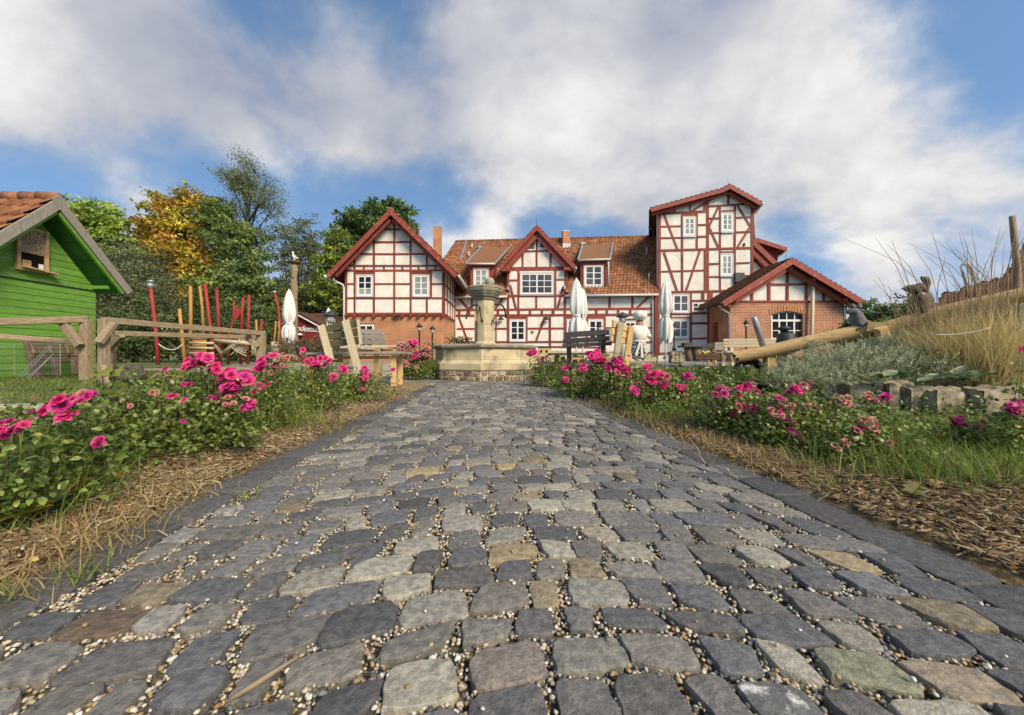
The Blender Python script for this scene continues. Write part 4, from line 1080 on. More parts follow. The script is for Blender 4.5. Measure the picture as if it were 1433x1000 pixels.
b = MB(); b.tube([at(1138.5, 391, D3 - .2), at(1137.8, 392, D3 - .2)], .13, 10); b.tube([at(1138, 392, D3 - .2), at(1135.6, 480, D3 - .2), at(1135.4, 508, D3 - .2)], .085, 10); b.build('wooden_pole', MT['palewood'], AN, True)
b = MB(); b.tube([apA + Vector((-.1, .4, 0)), apA + Vector((.02, .4, .42))], .01, 5); b.build('lightning_rod', MT['dark_metal'], AN)

# ================================================================ small red cabin behind the playground
fc = Fac(380, 26, 455, 26)
RC = thing('red_cabin', 'small dark red boarded cabin with white fascia and lettering, left of the brick house', 'cabin', (fc.pt(418, 500).x, 26, .36))
xs_ = np.linspace(388, 449, 13)
yt = lambda x: 441 + abs(x - 418.5) * .52
for i in range(12):
    a, c = xs_[i] + .1, xs_[i + 1] - .1
    fc.wall([(a, 506), (a, yt(a)), (c, yt(c)), (c, 506)], 'wall_board', MT['redcabin'], RC, .05, .004 * (i % 2))
fc.wall([(388.4, 506), (388.4, 457.5), (418.5, 442), (448.6, 457.5), (448.6, 506)], 'wall', MT['redcabin'], RC, 6, -.06)
for (x0, y0, x1, y1) in ((418.5, 440.4, 449.5, 457), (418.5, 440.4, 380, 461)):
    fc.beam(x0, y0, x1, y1, 2.2, RC, MT['white_paint'], .32, 'white_fascia')
    fc.beam(x0, y0 - 2.8, x1, y1 - 2.8, 3.2, RC, MT['redcabin'], .34, 'red_fascia')
p0, pl, pr = fc.pt(418.5, 435.6, .4), fc.pt(379, 458, .4), fc.pt(453, 455, .4)
for e in (pl, pr): slab([p0, e, e - Vector((0, 0, .1)), p0 - Vector((0, 0, .1))], (0, 7, 0), 'roof', MT['roofbrown'], RC)
fc.wall([(430, 438.5), (455, 437.5), (457, 452), (452, 453)], 'roof_slope', MT['roofbrown'], RC, 5, -1)
b = MB(); b.lathe([(.06, .12), (.2, .02), (.2, -.02)], fc.pt(419.5, 468.5, .15), 10); b.build('wall_lamp', MT['white_paint'], RC, True)
cu = bpy.data.curves.new('lettering', 'FONT'); cu.body = "ndestübe"; cu.size = .62; cu.extrude = .02; cu.align_x = 'LEFT'; cu.shear = .15; cu.space_character = .92
tmp = bpy.data.objects.new('tmp_text', cu); COL.objects.link(tmp)
dg = bpy.context.evaluated_depsgraph_get(); me = bpy.data.meshes.new_from_object(tmp.evaluated_get(dg)); bpy.data.objects.remove(tmp)
o = bpy.data.objects.new('lettering', me); COL.objects.link(o); o.parent = RC; me.materials.clear(); me.materials.append(MT['white_paint'])
p = fc.pt(414.4, 462.4, .04) - root_loc(RC); o.location = p; o.rotation_euler = (math.pi / 2, math.radians(4), 0); o.scale = (.88, .9, 1)
# ---------------------------------------------------------------- helpers for objects
from mathutils import noise as mnoise
def rock(c, sx, sy, sz, seed, rz=0.0, n=5, pw=3.2, amp=.09):
    """hewn block: a rounded box with uneven faces; returns verts, faces"""
    vs, fs, idx = [], [], {}
    q = Matrix.Rotation(rz, 3, 'Z')
    def vert(i, j, k):
        key = (i, j, k)
        if key not in idx:
            p = Vector((i / n * 2 - 1, j / n * 2 - 1, k / n * 2 - 1))
            l = (abs(p.x) ** pw + abs(p.y) ** pw + abs(p.z) ** pw) ** (1 / pw)
            m = max(abs(p.x), abs(p.y), abs(p.z))
            p = p * (m / l) * .45 + p * .55
            d = mnoise.noise(p * 1.6 + Vector((seed * 7.3, seed * 3.1, seed))) * amp + mnoise.noise(p * 4.3 + Vector((seed, 0, seed * 2.2))) * amp * .55 + mnoise.noise(p * 9.1 + Vector((0, seed, seed))) * amp * .22
            p = p * (1 + d)
            idx[key] = len(vs); vs.append(Vector(c) + q @ Vector((p.x * sx / 2, p.y * sy / 2, p.z * sz / 2)))
        return idx[key]
    for a in range(n):
        for b_ in range(n):
            for f in range(2):
                t = n * f
                for g in (lambda u, v: (u, v, t), lambda u, v: (u, t, v), lambda u, v: (t, u, v)):
                    fs.append((vert(*g(a, b_)), vert(*g(a + 1, b_)), vert(*g(a + 1, b_ + 1)), vert(*g(a, b_ + 1))))
    return vs, fs

def planks(parent, name, m, rows, h=.12, d=.035, bevel=.006, jitter=.004):
    for p0, p1 in rows:
        b = MB(); v = Vector((0, 0, R.uniform(-jitter, jitter)))
        b.bar(Vector(p0) + v, Vector(p1) - v, h, d, (0, 0, 1)); b.build(name, m, parent, bevel=bevel)

# ================================================================ fountain
FC = Vector((-.835, 11.5, 0))
FO = thing('stone_fountain', 'octagonal sandstone fountain with a central column, in front of the houses', 'fountain', FC)
def oct_pieces(name, prof, m, n=8, gap=.004, bevel=.008, mats=None):
    for k in range(n):
        a0, a1 = -math.pi / 2 + 2 * math.pi * k / n, -math.pi / 2 + 2 * math.pi * (k + 1) / n
        d0, d1 = Vector((math.cos(a0), math.sin(a0), 0)), Vector((math.cos(a1), math.sin(a1), 0))
        along = (d1 - d0).normalized()
        A = [FC + d0 * r + Vector((0, 0, z)) + along * gap for r, z in prof]
        B = [FC + d1 * r + Vector((0, 0, z)) - along * gap for r, z in prof]
        b = MB(); m_ = len(prof)
        b.add(A + B, [tuple(range(m_)), tuple(range(2 * m_ - 1, m_ - 1, -1))] + [(i, m_ + i, m_ + (i + 1) % m_, (i + 1) % m_) for i in range(m_)])
        b.build(name, m, FO, bevel=bevel)
oct_pieces('plinth_stone', [(1.32, .27), (1.635, .27), (1.645, .30), (1.645, .46), (1.60, .485), (1.53, .56), (1.32, .56)], MT['sandstone'])
oct_pieces('basin_panel', [(1.34, .562), (1.525, .562), (1.515, .60), (1.505, .86), (1.34, .86)], MT['sandstone'])
oct_pieces('rim_stone', [(1.30, .862), (1.53, .862), (1.60, .90), (1.61, .955), (1.57, .985), (1.30, .985)], MT['sandstone_dark'])
b = MB(); b.lathe([(1.60, -.05), (1.60, .272)], FC, 8, -math.pi / 2); b.build('base_core', MT['mortar'], FO)
b = MB(); b.lathe([(1.36, .3), (1.36, .80)], FC, 8, -math.pi / 2); b.build('water', mat('dark_water', lin(.02, .025, .02), rough=.04), FO)
k = 0
RUB = [(.30, .21, .12), (.39, .30, .18), (.20, .145, .09), (.50, .42, .27), (.26, .18, .105), (.15, .115, .08), (.43, .34, .20)]
for f in range(8):
    a0, a1 = -math.pi / 2 + math.pi * f / 4, -math.pi / 2 + math.pi * (f + 1) / 4
    q0, q1 = FC + Vector((math.cos(a0), math.sin(a0), 0)) * 1.56, FC + Vector((math.cos(a1), math.sin(a1), 0)) * 1.56
    ang = math.atan2((q1 - q0).y, (q1 - q0).x)
    for row, (z0, z1) in enumerate(((-.01, .13), (.135, .262))):
        u = .01
        while u < .97:
            w = R.uniform(.13, .24)
            w = min(w, 1.0 - u)
            if w > .06:
                p = q0.lerp(q1, u + w / 2)
                vs, fs = rock((p.x, p.y, (z0 + z1) / 2), (q1 - q0).length * w * R.uniform(.72, .92), .15, (z1 - z0) * R.uniform(.68, .98), k * 1.37, ang + R.uniform(-.06, .06), 4, 2.6, .22)
                kk = R.uniform(.8, 1.2); c = tuple(v * kk for v in R.choice(RUB))
                link_mesh('base_stone', [tuple(v) for v in vs], fs, MT['rubble'], FO, True, [c] * len(vs)); k += 1
            u += w
b = MB(); b.lathe([(.36, .5), (.36, 1.0), (.345, 1.06), (.30, 1.10), (.292, 1.12), (.292, 1.62)], FC, 8, -math.pi / 2); b.build('column_drum', MT['sandstone'], FO, bevel=.01)
b = MB(); b.lathe([(.29, 1.625), (.287, 2.36)], FC, 8, -math.pi / 2); b.build('column_drum', MT['sandstone'], FO, bevel=.01)
b = MB(); b.lathe([(.285, 2.36), (.33, 2.37), (.345, 2.405), (.35, 2.43), (.40, 2.445), (.43, 2.48), (.435, 2.505), (.465, 2.52), (.50, 2.565), (.505, 2.59), (.535, 2.60), (.56, 2.655), (.562, 2.69), (.58, 2.695), (.585, 2.735), (.55, 2.765), (.1, 2.79)], FC, 8, -math.pi / 2)
b.build('capital', MT['sandstone_dark'], FO, bevel=.006)
b = MB(); b.ball(FC + Vector((.16, -.12, 2.905)), .148, n=20, m=14); b.build('ball_finial', MT['ballstone'], FO, True)
def arcpts(p0, c, p1, n=9):
    p0, c, p1 = map(Vector, (p0, c, p1)); return [(p0 * (1 - t) ** 2 + c * 2 * t * (1 - t) + p1 * t * t) for t in [i / n for i in range(n + 1)]]
for pts in (arcpts(at(671, 427, 11.3), at(654, 423, 11.25), at(652.3, 446, 11.2)), arcpts(at(692, 426.5, 11.4), at(707, 420, 11.5), at(708, 445, 11.6))):
    b = MB(); b.tube(pts, .026, 8); b.build('spout', MT['dark_metal'], FO, True)
b = MB(); b.tube([at(671, 429, 11.2), at(672, 437, 11.12), at(674, 448, 11.05)], [.03, .02, .02], 8); b.ball(at(674.4, 449, 11.04), .045); b.build('pump_handle', MT['dark_metal'], FO, True)
b = MB(); b.bar(at(665.5, 440, 11.3), at(666, 449, 11.3), .07, .07); b.tube([at(665.5, 440, 11.3), at(664.5, 435, 11.3)], .02, 6); b.build('lever_block', MT['freshwood'], FO)
b = MB(); b.tube([at(691.5, 444, 11.3), at(690, 450, 11.25), at(692, 452, 11.2)], .024, 6); b.build('drain_hook', MT['dark_metal'], FO, True)
# pot plants on the rim
def leaf_fan(P0, n, r, h, cols, L=.09):
    P = np.array(P0) + np.stack([NR.normal(0, r, n), NR.normal(0, r, n), NR.uniform(0, h, n)], 1)
    return P

# ================================================================ green shed (gable faces the path)
XW, DC = -9.44, 8.5
SH = thing('green_shed', 'bright green boarded shed with clay tiles and a wooden hatch window', 'shed', (XW - 1.5, 7.5, .2))
ridge_y, half, ez, rz_ = 7.5, 1.0, 2.1, 3.42
nb = 25; z0, z1 = .12, 3.45
bh = (z1 - z0) / nb
slopez = 1.2
for i in range(nb):
    za, zb_ = z0 + i * bh, z0 + (i + 1) * bh + .012
    hw = lambda z: half if z <= ez + .05 else max(half - (z - ez - .05) / slopez, .02)
    wa, wb = hw(za), hw(zb_)
    lip = .012
    o0, o1 = (XW + lip, XW + .001)
    pts = [(o0, ridge_y - wa, za), (o0, ridge_y + wa, za), (o1, ridge_y + wb, zb_), (o1, ridge_y - wb, zb_)]
    if abs(za - 2.1) < bh * .5: pass
    b = MB(); b.prism([Vector(p) for p in pts], (-.03, 0, 0)); b.build('wall_board', MT['greenpaint'], SH)
b = MB(); b.bar((XW + .012, ridge_y - half, 2.12), (XW + .012, ridge_y + half, 2.12), .02, .03, (0, 0, 1)); b.build('drip_strip', MT['dark_metal'], SH)
for yy in (ridge_y - half, ridge_y + half):
    slab([(XW - .03, yy, .1), (XW - 4.2, yy, .1), (XW - 4.2, yy, ez), (XW - .03, yy, ez)], (0, .04 if yy < ridge_y else -.04, 0), 'side_wall', MT['greenpaint'], SH)
apS = Vector((XW + .36, ridge_y, 3.78))
for sgn in (-1, 1):
    e = Vector((XW + .36, ridge_y + sgn * 1.40, 3.78 - 1.40 * 1.13))
    d = e - apS; nrm = Vector((0, -d.z * sgn, abs(d.y))).normalized()
    if nrm.z < 0: nrm = -nrm
    nrm = Vector((0, sgn * 1.13, 1)).normalized()
    # soffit boards
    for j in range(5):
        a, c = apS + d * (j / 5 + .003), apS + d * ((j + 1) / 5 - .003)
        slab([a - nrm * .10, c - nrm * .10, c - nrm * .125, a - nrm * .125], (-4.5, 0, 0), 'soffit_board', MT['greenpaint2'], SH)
    slab([apS - nrm * .02, e - nrm * .02, e - nrm * .095, apS - nrm * .095], (-4.5, 0, 0), 'roof_deck', MT['weathered'], SH)
    b = MB(); n2 = Vector((.03 + .003 * sgn, 0, 0)); b.bar(apS - nrm * .05 + n2, e - nrm * .05 + n2, .17, .045, nrm, .07, .02); b.build('bargeboard', MT['greywood'], SH, bevel=.006)
    b = MB(); b.bar(apS - nrm * .16 + Vector((-.02, 0, 0)), e - nrm * .16 + Vector((-.02, 0, 0)), .05, .06, nrm, 0, -.03); b.build('green_trim', MT['greenpaint'], SH)
    tile_roof(e + Vector((0, 0, .0)), e + Vector((-4.5, 0, 0)), apS, apS + Vector((-4.5, 0, 0)), .23, .33, SH, singly=(sgn < 0), dark=.95)
b = MB()
for i in range(13):
    a = apS + Vector((.02 - i * .34, 0, .03)); b.tube([a, a + Vector((-.36, 0, .015))], [.10, .115], 10)
b.tint = (.36, .15, .075); b.c = [(.36, .16, .08)] * len(b.v); b.build('ridge_tiles', MT['tile'], SH, True, 'stuff')
for y_, z_ in ((ridge_y + .95, 2.2), (ridge_y - .02, 3.58)):
    b = MB(); b.bar((XW - .05, y_, z_), (XW + .33, y_, z_), .07, .06); b.build('purlin', MT['greenpaint'], SH)
# hatch window in the gable
def shp(px, py, o=0.0):                       # point on the gable plane under a photo pixel
    d = Vector(((px - CX) / F, 1, (CY - py) / F)); o_ = Vector((0, 0, H)); q = (XW + o - o_.x) / d.x
    return o_ + d * q
hz0, hz1 = shp(42, 380).z, shp(42, 319).z
hy0, hy1 = shp(19, 350).y, shp(64, 350).y
fw = .055
hw_ = MB()
for (ya, yb, za, zb_) in ((hy0, hy0 + fw, hz0, hz1), (hy1 - fw, hy1, hz0, hz1), (hy0 + fw, hy1 - fw, hz1 - fw, hz1), (hy0 + fw, hy1 - fw, hz0, hz0 + fw * 1.3)):
    hw_.box((XW + .04, (ya + yb) / 2, (za + zb_) / 2), .07, yb - ya, zb_ - za)
hatch = hw_.build('hatch_window', MT['weathered'], SH, bevel=.004)
MT['hatchwood'] = mat('ochre_hatch_wood', lin(.52, .34, .15), lin(.34, .215, .095), 9, .85, .4, 40)
hatch.data.materials[0] = MT['hatchwood']
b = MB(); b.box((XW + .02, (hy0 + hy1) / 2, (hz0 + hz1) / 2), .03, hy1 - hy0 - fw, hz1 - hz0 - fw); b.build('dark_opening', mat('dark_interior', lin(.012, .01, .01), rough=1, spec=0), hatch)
b = MB(); b.box((XW + .045, (hy0 + hy1) / 2, hz1 - fw - .225), .02, hy1 - hy0 - 2 * fw - .01, .45); b.build('hatch_board', mat('grey_hatch_board', lin(.40, .27, .16), lin(.17, .115, .07), 22, .9, .8, 50), hatch)
b = MB(); b.box((XW + .05, hy0 + .15, hz0 + .12), .02, .13, .17); b.build('hatch_slat', MT['hatchwood'], hatch)
b = MB(); b.box((XW + .05, hy1 - fw - .06, hz0 + .11), .015, .07, .13); b.build('white_slat', MT['white_paint'], hatch)
b = MB(); b.bar((XW + .06, hy0 + .22, hz1 - .14), (XW + .06, hy0 + .40, hz1 - .15), .03, .02); b.bar((XW + .062, hy0 + .21, hz1 - .05), (XW + .062, hy0 + .21, hz1 - .2), .02, .018, (0, 1, 0)); b.build('latch', MT['hatchwood'], hatch)
b = MB(); b.bar((XW + .11, hy0 + .05, hz0 + .06), (XW + .11, hy1 + .09, hz0 + .025), .03, .13, (0, 0, 1)); b.build('hatch_sill', MT['hatchwood'], hatch)

# ================================================================ rustic rail fence
FE = thing('rail_fence', 'weathered timber rail fence with braced corner posts in front of the green shed', 'fence', at(132, 528, 6.5))
FE.location.z = .24
def post(x, y, w, zt_, zb_=.1, m='weathered', name='post', parent=FE, lean=0):
    b = MB(); b.bar((x, y, zb_), (x + lean, y, zt_), w, w * .85, (1, 0, 0)); return b.build(name, MT[m], parent, bevel=.012)
c1, c2 = at(120.5, 448, 6.45), at(145.5, 446, 6.5)
post(c1.x, c1.y, .14, c1.z); post(c2.x, c2.y, .13, c2.z)
e_ = at(365, 463, 9.3); post(e_.x, e_.y, .16, e_.z, .2); post(e_.x - .18, e_.y + .35, .12, e_.z - .06, .2)
for px, D_, yt_ in ((152.5, 7.4, 462), (158, 7.7, 468)):
    p = at(px, yt_, D_); post(p.x, p.y, .09, p.z)
def rail(a, c, w=.13, d=.09, name='rail'):
    b = MB(); b.bar(a, c, w, d, (0, 0, 1)); b.build(name, MT['weathered'], FE, bevel=.012)
rail(at(-30, 451, 5.7), at(124, 446.5, 6.45), .11); rail(at(-30, 468, 6.2), at(116, 479, 6.75), .085, .07)
rail(at(142, 447.5, 6.5), at(370, 466.5, 9.35), .11); rail(at(160, 466, 7.3), at(362, 472, 9.6), .10, .08)
def brace(a, c, w=.12): b = MB(); a, c = Vector(a) + Vector((0, -.09, 0)), Vector(c) + Vector((0, -.09, 0)); b.bar(a, c, w, .08, Vector((0, 1, 0)).cross(Vector(c) - Vector(a))); b.build('brace', MT['weathered'], FE, bevel=.01)
brace(at(97, 451, 6.38), at(120, 484, 6.4)); brace(at(167, 452, 6.62), at(146, 480, 6.45)); brace(at(178, 470, 7.3), at(158, 490, 7.5), .07); brace(at(346, 466, 9.2), at(364, 486, 9.25), .11); brace(at(345, 470, 9.5), at(362, 484, 9.6), .09)
brace(at(150, 514, 6.2), at(161, 540, 5.8), .13)
# wire netting panel left of the posts
WN = thing('wire_netting', 'fine pale wire netting panel standing on the grass before the green wall', 'netting', (at(40, 520, 6.3).x, 6.3, .24))
b = MB()
for px in np.arange(-20, 84, 4.2): b.tube([at(px, 481, 6.35), at(px, 523, 6.35)], .0008, 3)
for py in np.arange(481, 524, 4.2): b.tube([at(-20, py, 6.35), at(83, py, 6.35)], .0008, 3)
b.build('mesh', MT['zinc'], WN)
b = MB()
for py in (481.5, 492, 511, 523): b.tube([at(-20, py, 6.34), at(85, py, 6.34)], .0032, 5)
b.tube([at(84, 481, 6.34), at(84.5, 524, 6.34)], .004, 5); b.tube([at(20, 481, 6.34), at(20, 524, 6.34)], .003, 5)
b.build('frame_wire', MT['zinc'], WN)
for (x0, y0, x1, y1) in ((68, 484, 23, 530), (72, 484, 30, 529), (74, 496, 36, 530), (76, 494, 42, 528)):
    b = MB(); b.tube([at(x0, y0, 6.3), at(x1, y1, 6.15)], .0045, 5); b.build('guy_line', MT['zinc'], WN)

MT['brownwood'] = mat('brown_bench_wood', lin(.20, .135, .09), lin(.12, .08, .055), 9, .8, .4, 40)
# wooden bench under the green wall
BG = thing('garden_bench', 'brown slatted bench with bent armrests against the green shed wall', 'bench', at(75, 527, 7.7)); BG.location.z = .2
def gb(px, py, X): D = -X * F / (CX - px) * -1; D = X / ((px - CX) / F); return at(px, py, D)
for y0 in (478.5, 483, 487.5, 492): planks(BG, 'back_slat', MT['brownwood'], [(gb(38, y0 - .5, -9.25), gb(118, y0 + 1.2, -9.25))], .05, .025, .004)
for y0, X_ in ((497, -9.15), (500.5, -9.0), (504, -8.85)): planks(BG, 'seat_slat', MT['brownwood'], [(gb(44, y0 + 1, X_), gb(116, y0 - .6, X_))], .03, .10, .004)
for (x0, y0, x1, y1, X_) in ((37, 476, 50, 528, -9.2), (52, 503, 55, 531, -8.75), (76, 500, 80, 527, -8.75), (106, 478, 110, 521, -9.15), (104, 499, 106, 523, -8.75)):
    b = MB(); b.bar(gb(x0, y0, X_), gb(x1, y1, X_), .085, .07, (0, 1, 0)); b.build('leg', MT['brownwood'], BG, bevel=.008)
for x in (42, 66, 90, 108):
    b = MB(); b.tube([gb(x, 479, -9.2), gb(x + 4, 487, -9.0), gb(x + 6, 494, -8.85)], .026, 6); b.build('armrest', MT['brownwood'], BG, True)
# split logs lying behind the roses
for i, (x0, y0, x1, y1, D_, rr) in enumerate(((168, 519, 200, 515, 5.9, .075), (160, 527, 205, 524, 5.7, .085))):
    b = MB(); b.tube([at(x0, y0, D_), at((x0 + x1) / 2, (y0 + y1) / 2 + .6, D_), at(x1, y1, D_ + .1)], [rr, rr * 1.1, rr * .9], 9)
    tag(b.build('log', MT['bark'], smooth=True), ('upper' if i == 0 else 'lower') + ' of two barky logs lying on the grass by the corner post', 'log', 'logs on the grass')

# ================================================================ playground
def pole_tube(pts, D, r, m, parent, name='pole'):
    b = MB(); P = [at(x, y, D) for x, y in pts]
    if len(P) == 2: P = [P[0], P[0].lerp(P[1], .35) + Vector((R.uniform(-.05, .05), 0, 0)), P[0].lerp(P[1], .7) + Vector((R.uniform(-.05, .05), 0, 0)), P[1]]
    P[-1].z = min(P[-1].z, .35); b.tube(P, [r * .64 * (.9 + .12 * i / len(P)) for i in range(len(P))], 8); return b.build(name, MT[m], parent, True)
T = thing('red_pole', 'tall leaning red wooden pole with a metal cap, leftmost on the playground', 'pole', (at(222, 505, 14).x, 14, .36))
pole_tube([(211, 403), (213.5, 425), (218, 460), (221.5, 506)], 14, .10, 'redwood', T)
b = MB(); b.tube([at(210.6, 403, 14), at(210.4, 399, 14), at(210.8, 396, 14)], [.085, .11, .09], 8); b.ball(at(211.5, 393.5, 14), .09, .09, .06); b.build('metal_cap', MT['zinc'], T, True)
T = thing('yellow_pole', 'short ochre wooden pole right of the tall red pole', 'pole', (at(258, 503, 14).x, 14, .36))
pole_tube([(251, 432), (254, 460), (258.5, 505)], 14, .095, 'yellowwood', T)
b = MB(); b.tube(arcpts(at(222, 481, 13.9), at(240, 497, 13.9), at(255, 482, 13.9)), .022, 6); tag(b.build('swing_rope', MT['rope'], smooth=True), 'sagging pale rope slung between the red and the ochre pole', 'rope')
b = MB()
zz = [at(224 + i * 3.4, 455.5 if i % 2 == 0 else 461, 14.05) for i in range(9)]
b.tube(zz, .018, 5); b.tube([at(223, 455.3, 14.05), at(252, 455.6, 14.05)], .015, 5); tag(b.build('rope_net', MT['rope'], smooth=True), 'white zigzag rope strung high between red and ochre poles', 'rope net')
CF = thing('climbing_frame', 'red and ochre pole climbing frame with ladder, ropes and balance beams', 'climbing frame', (at(310, 500, 14.5).x, 14.5, .36))
for pts, D_, r, m in (([(266.5, 400), (267, 440), (266, 500)], 14.2, .095, 'yellowwood'), ([(279.5, 400), (283, 430), (287, 475)], 15.2, .085, 'yellowwood'), ([(287, 397), (292, 440), (296, 470), (299, 502)], 14.2, .095, 'redwood'),
                      ([(303, 404), (305.5, 440), (308, 496)], 15.5, .10, 'redwood'), ([(327.5, 421), (327, 446), (322, 462), (319, 494)], 16, .07, 'redwood'), ([(340.5, 416), (338.5, 440), (337, 490)], 16, .095, 'redwood'),
                      ([(348.5, 412), (347.5, 450), (346.5, 500)], 14.8, .095, 'redwood'), ([(358.5, 447), (361, 498)], 15.5, .07, 'yellowwood'), ([(366.6, 446), (366, 498)], 15.5, .08, 'redwood')):
    pole_tube(pts, D_, r, m, CF)
b = MB(); b.prism([at(328, 431, 15.9), at(337, 430.5, 15.9), at(336.5, 438, 15.9), at(330, 447, 15.9), at(327.5, 445, 15.9)], (0, .06, 0)); b.build('red_sail_board', MT['redwood'], CF)
for y in (479.5, 486.5, 494): 
    b = MB(); b.tube([at(265, y, 14.1), at(299, y + .5, 14.1)], .045, 6); b.build('rung', MT['palewood'], CF, True)
for i in range(6):
    x = 269 + i * 3.6; b = MB(); b.bar(at(x, 474, 14.6), at(x, 497, 14.3), .09, .03, (1, 0, 0)); b.build('panel_board', MT['yellowwood'], CF)
b = MB(); b.tube(arcpts(at(266, 472, 14.1), at(283, 476, 14.1), at(297, 469.5, 14.1)), .07, 7); b.build('handrail', MT['weathered'], CF, True)
for (x0, y0, x1, y1, D_, rr) in ((299, 476, 355, 480.5, 14.4, .075), (312, 493, 342, 472, 15.2, .07), (300, 483, 310, 494, 14.8, .06), (337, 475, 352, 478, 15, .06)):
    b = MB(); b.tube([at(x0, y0, D_), at(x1, y1, D_)], rr, 8); b.build('balance_beam', MT['palewood'], CF, True)
for i in range(5):
    b = MB(); b.tube(arcpts(at(319 + i * 4.5, 480.5, 14.5), at(330 + i * 3, 492 - i, 14.5), at(345, 498 - i * 4, 14.6)), .018, 5); b.build('rope', MT['rope'], CF, True)
for i in range(4):
    b = MB(); b.tube(arcpts(at(322 + i * 7, 497 - i * 1.5, 14.55), at(331 + i * 5, 490 - i, 14.5), at(338 + i * 3, 481, 14.5)), .015, 5); b.build('rope', MT['rope'], CF, True)
for i in range(5):
    b = MB(); b.tube([at(353 + i * 2.4, 481, 14.8), at(352.5 + i * 2.4, 497, 14.8)], .02, 5); b.build('net_rope', MT['rope'], CF, True)
T = thing('red_pole', 'slender curved red wooden pole standing left of the folded parasol and the red cabin', 'pole', (at(391, 480, 16).x, 16, .36))
pole_tube([(384.5, 410), (389, 428), (391.5, 450), (390.5, 495)], 16, .075, 'redwood', T)
b = MB(); b.tube([at(384.3, 410, 16), at(384.2, 407, 16)], .08, 8); b.build('metal_cap', MT['zinc'], T, True)
T = thing('post_stump', 'pair of thin ochre posts rising from a cut stump beside the red cabin', 'posts', (at(386, 490, 15).x, 15, .36))
for x0, x1 in ((386, 385), (390, 389)): pole_tube([(x0, 449), (x1, 484)], 15, .055, 'yellowwood', T)
b = MB(); b.tube([at(384.5, 478, 14.8), at(384.5, 494, 14.8)], [.13, .15], 10); b.build('stump', MT['palewood'], T, True)

# trunk column with a dove on top
TP = thing('trunk_column', 'tall peeled tree trunk post with a round cap beside the folded parasol', 'post', (at(411, 490, 13).x, 13, .3))
b = MB(); P = [at(411.6 + math.sin(i * 1.7) * .5, 369 + i * 8.4, 13) for i in range(17)]; b.tube(P, [.105 + .012 * math.sin(i * 2.1) + i * .0012 for i in range(17)], 12); b.build('trunk', MT['paletrunk'], TP, True)
for i in range(9):
    a = R.uniform(0, 6.28); p = at(411.5, 378 + i * 10, 13); b = MB(); b.ball(p + Vector((math.cos(a) * .11, -abs(math.sin(a)) * .11, 0)), .045, .035, .05, 7, 5); b.build('knot', MT['paletrunk'], TP, True)
b = MB(); c = at(411.5, 367, 13); b.lathe([(.15, -.04), (.215, -.02), (.215, .01), (.16, .06), (.05, .07)], c, 14); b.build('cap', MT['roofbrown'], TP, True)
DV = thing('dove_figure', 'small white dove figure perched on the trunk post', 'bird figure', c + Vector((0, 0, .07)))
b = MB(); c0 = at(411.8, 359, 13); M_ = Matrix.Rotation(.5, 3, 'Y'); b.ball(c0, .085, .06, .058, 10, 7, M_); b.tube([c0 + Vector((-.03, 0, .03)), c0 + Vector((-.045, 0, .12)), c0 + Vector((-.05, 0, .15))], [.045, .03, .03], 8); b.ball(c0 + Vector((-.05, 0, .155)), .035, n=8, m=6)
b.tube([c0 + Vector((.05, 0, -.03)), c0 + Vector((.13, 0, -.06))], [.035, .02], 6); b.tube([c0 + Vector((0, 0, -.04)), c0 + Vector((0, 0, -.12))], [.03, .04], 6); b.build('body', MT['statue_white'], DV, True)
b = MB(); b.tube([c0 + Vector((-.075, 0, .155)), c0 + Vector((-.105, 0, .145))], [.012, .003], 5); b.build('beak', MT['yellowwood'], DV)

# ================================================================ folded parasols
def canopy(b, base, ztop, ztie, zbot, r, seed, lean=0):
    rr = random.Random(seed); n = 40
    ph = [rr.uniform(0, 6.28) for _ in range(4)]
    prof = [(0, .015), (.03, .06), (.12, .40), (.3, .72), (.5, .9), (.75, 1.0), (.9, .85), (1.0, .52)]
    rings = [(ztop + (ztie - ztop) * t, k * r) for t, k in prof] + [(ztie - (ztie - zbot) * t, k * r) for t, k in ((.06, .5), (.2, .8), (.5, .95), (.8, .88), (1.0, .70))]
    vs, fs = [], []
    for i, (z, q) in enumerate(rings):
        t = i / len(rings)
        for k in range(n):
            a = 2 * math.pi * k / n
            fl = 1 + .27 * math.sin(a * 7 + ph[0] + t * .9) * (.3 + .7 * t) + .15 * math.sin(a * 12 + ph[1] + t * 3) * t + .10 * math.sin(a * 3 + ph[2] + t * 6) + rr.uniform(-.03, .03)
            dz = (.06 * math.sin(a * 4 + ph[3]) + .05 * math.sin(a * 7)) * r * 6 if i == len(rings) - 1 else 0
            vs.append(Vector((base.x + math.cos(a) * q * fl + lean * (z - base.z), base.y + math.sin(a) * q * fl, z + dz)))
    for i in range(len(rings) - 1):
        for k in range(n): fs.append((i * n + k, i * n + (k + 1) % n, (i + 1) * n + (k + 1) % n, (i + 1) * n + k))
    fs.append(tuple(range(n)))
    b.add(vs, fs)
